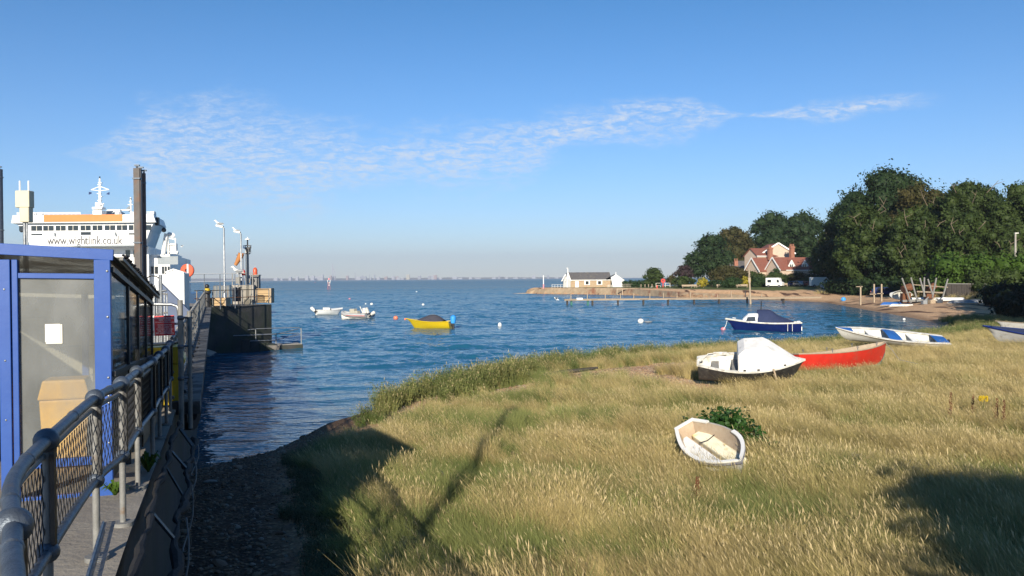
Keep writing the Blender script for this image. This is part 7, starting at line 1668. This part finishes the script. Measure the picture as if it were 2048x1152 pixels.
# ================================================================== FAR COAST
rc = np.random.default_rng(12)
DC = 9800.0; u = DC / F
xs = np.linspace(X(300, DC), X(1290, DC), 260); hgt_c = 9 + 5 * lump(xs, xs * 0, 2600) + 4 * lump(xs, xs * 0, 500) + rc.uniform(0, 5, len(xs)); hgt_c *= np.clip((xs[-1] - xs) / 900, .1, 1) * np.interp(xs, [X(300, DC), X(1000, DC), X(1290, DC)], [1.7, 1.2, .6])
V_ = np.concatenate([np.stack([xs, xs * 0 + DC, xs * 0 - 2], 1), np.stack([xs, xs * 0 + DC + 60, 2 + hgt_c], 1), np.stack([xs, xs * 0 + DC + 900, hgt_c * 1.2 + 2], 1)]); k = len(xs)
Fq = [(i, i + 1, i + 1 + k, i + k) for i in range(k - 1)] + [(i + k, i + 1 + k, i + 1 + 2 * k, i + 2 * k) for i in range(k - 1)]
tag(np_mesh('far_shore', V_, Fq, mat('far_shore_wood', (.12, .14, .11), .9, (.20, .18, .15), .004, world=True)), 'low hazy far shore along the horizon', None, None, 'structure')
bm_ = [mat('far_white_building', (.55, .57, .62), .8), mat('far_brick_building', (.45, .28, .22), .8), mat('far_cream_building', (.70, .64, .42), .8), mat('far_grey_building', (.38, .40, .44), .8)]
far_specs = [(548, 556, 556, 0), (562, 566, 557, 0), (578, 583, 554, 0), (592, 597, 554, 0), (611, 617.5, 552, 0), (622, 629, 552, 0), (630, 647, 553.5, 0), (644, 647, 549.5, 0), (660, 664, 552, 1), (666, 671, 553, 1), (693, 697, 551.5, 1), (711, 722, 553.5, 0), (722, 726, 551.5, 0), (727, 733, 553, 3), (741, 743, 555, 0), (748.5, 750, 550, 0), (754, 760, 555, 0), (769, 775, 553.5, 1), (784, 790, 553, 0), (791, 797, 553.5, 1), (794, 801, 555.5, 0), (800, 808, 556, 0), (813, 819.5, 549.5, 2), (836, 842, 552, 3), (856, 862, 552.5, 3), (863, 869, 551, 0), (868, 874, 550.5, 1), (874, 884, 556, 0), (905, 914, 554, 0), (917, 925, 556, 0), (938, 944, 555, 0), (950, 962, 555, 3), (984, 992, 555, 0), (996, 1000, 552, 3), (1010, 1016, 555, 0), (1026, 1036, 555.5, 0), (1046, 1052, 556, 0), (1064, 1071, 551.5, 0), (1094, 1098, 551, 3), (1110, 1116, 555, 0), (1150, 1156, 553.5, 0), (1196, 1206, 553, 0), (470, 474, 556, 0), (510, 516, 556, 0)]
fb = None
for i, (a_, b__, py, k) in enumerate(far_specs):
    d_ = DC - 150 - (i % 3) * 60; uu = d_ / F; w_ = (b__ - a_) * uu; h_ = max(8, Z(py, d_, a_))
    t = thing('far_building', ('white', 'brick red', 'cream', 'grey')[k] + (' tall' if h_ > w_ else ' low') + ' building on the far shore, number %d from the left' % (sorted(q[0] for q in far_specs).index(a_) + 1), 'building', (X((a_ + b__) / 2, d_), d_, 0), group='buildings along the far shore')
    mb = MB(); mb.box((0, 0, h_ / 2), (w_, 40, h_)); mb.box((w_ * .2, 0, h_ + 2), (w_ * .3, 20, 5)); mb.build('wall', bm_[k], t)
    mb = MB(); nn = max(2, int(h_ / 12))
    for q in range(nn): mb.box((0, -20.3, h_ * (q + .5) / nn), (w_ * .86, .5, h_ / nn * .32))
    mb.build('window_band', bm_[3], t)
# sail tower
t = thing('sail_tower', 'tall slender white sail shaped observation tower on the far horizon', 'tower', (X(674, DC), DC - 200, 0)); H_ = Z(526, DC, 674)
mb = MB(); mb.tube([(-1.5 * u, 0, 0), (-1.4 * u, 0, H_ * .5), (-1.6 * u, 0, H_ * .8), (-1.2 * u, 0, H_)], [6, 7, 5, 1], 6); mb.tube([(3.0 * u, 0, 0), (3.2 * u, 0, H_ * .30), (1.6 * u, 0, H_ * .62), (-1.3 * u, 0, H_ * .88)], [5, 5, 3, 2], 6)
for q in (.12, .25, .38, .5): mb.box((.8 * u, 0, H_ * q), (4.6 * u * (1 - q * .5), 6, 3))
mb.build('sail_frame', bm_[0], t); mb = MB(); mb.box((.5 * u, 0, H_ * .62), (2.2 * u, 12, H_ * .05)); mb.build('viewing_deck', bm_[3], t)
for px, py in ((720, 545), (795, 546), (1094, 549), (748, 549)):
    t = thing('chimney_stack', {720: 'thin distant mast right of the sail tower', 795: 'thin distant mast in the middle of the far shore', 1094: 'thin distant mast behind the pale post on the spit', 748: 'second thin distant mast right of the sail tower'}[px], 'mast', (X(px, DC), DC - 300, 0)); h_ = Z(py, DC, px); mb = MB(); mb.tube([(0, 0, 0), (0, 0, h_)], [3.5, 2.2], 6); mb.build('shaft', bm_[3], t)
# haze
hz_ = MB(); hz_.box((500, 5400, 160), (16000, 11800, 330)); ho_ = hz_.build('haze', bpy.data.materials.new('haze_air'))
hm_ = ho_.data.materials[0]; hm_.use_nodes = True; N = hm_.node_tree.nodes; L = hm_.node_tree.links
for n_ in list(N):
    if n_.type == 'BSDF_PRINCIPLED': N.remove(n_)
pv = N.new('ShaderNodeVolumePrincipled'); pv.inputs['Density'].default_value = 1.1e-4; pv.inputs['Color'].default_value = (.80, .86, 1.0, 1); pv.inputs['Anisotropy'].default_value = 0.1
L.new(pv.outputs[0], N['Material Output'].inputs['Volume']); tag(ho_, 'pale blue haze in the air over the sea', None, None, 'stuff')
ho_.display_type = 'WIRE'
# vertical check: haze bottom must lie below the sea bed
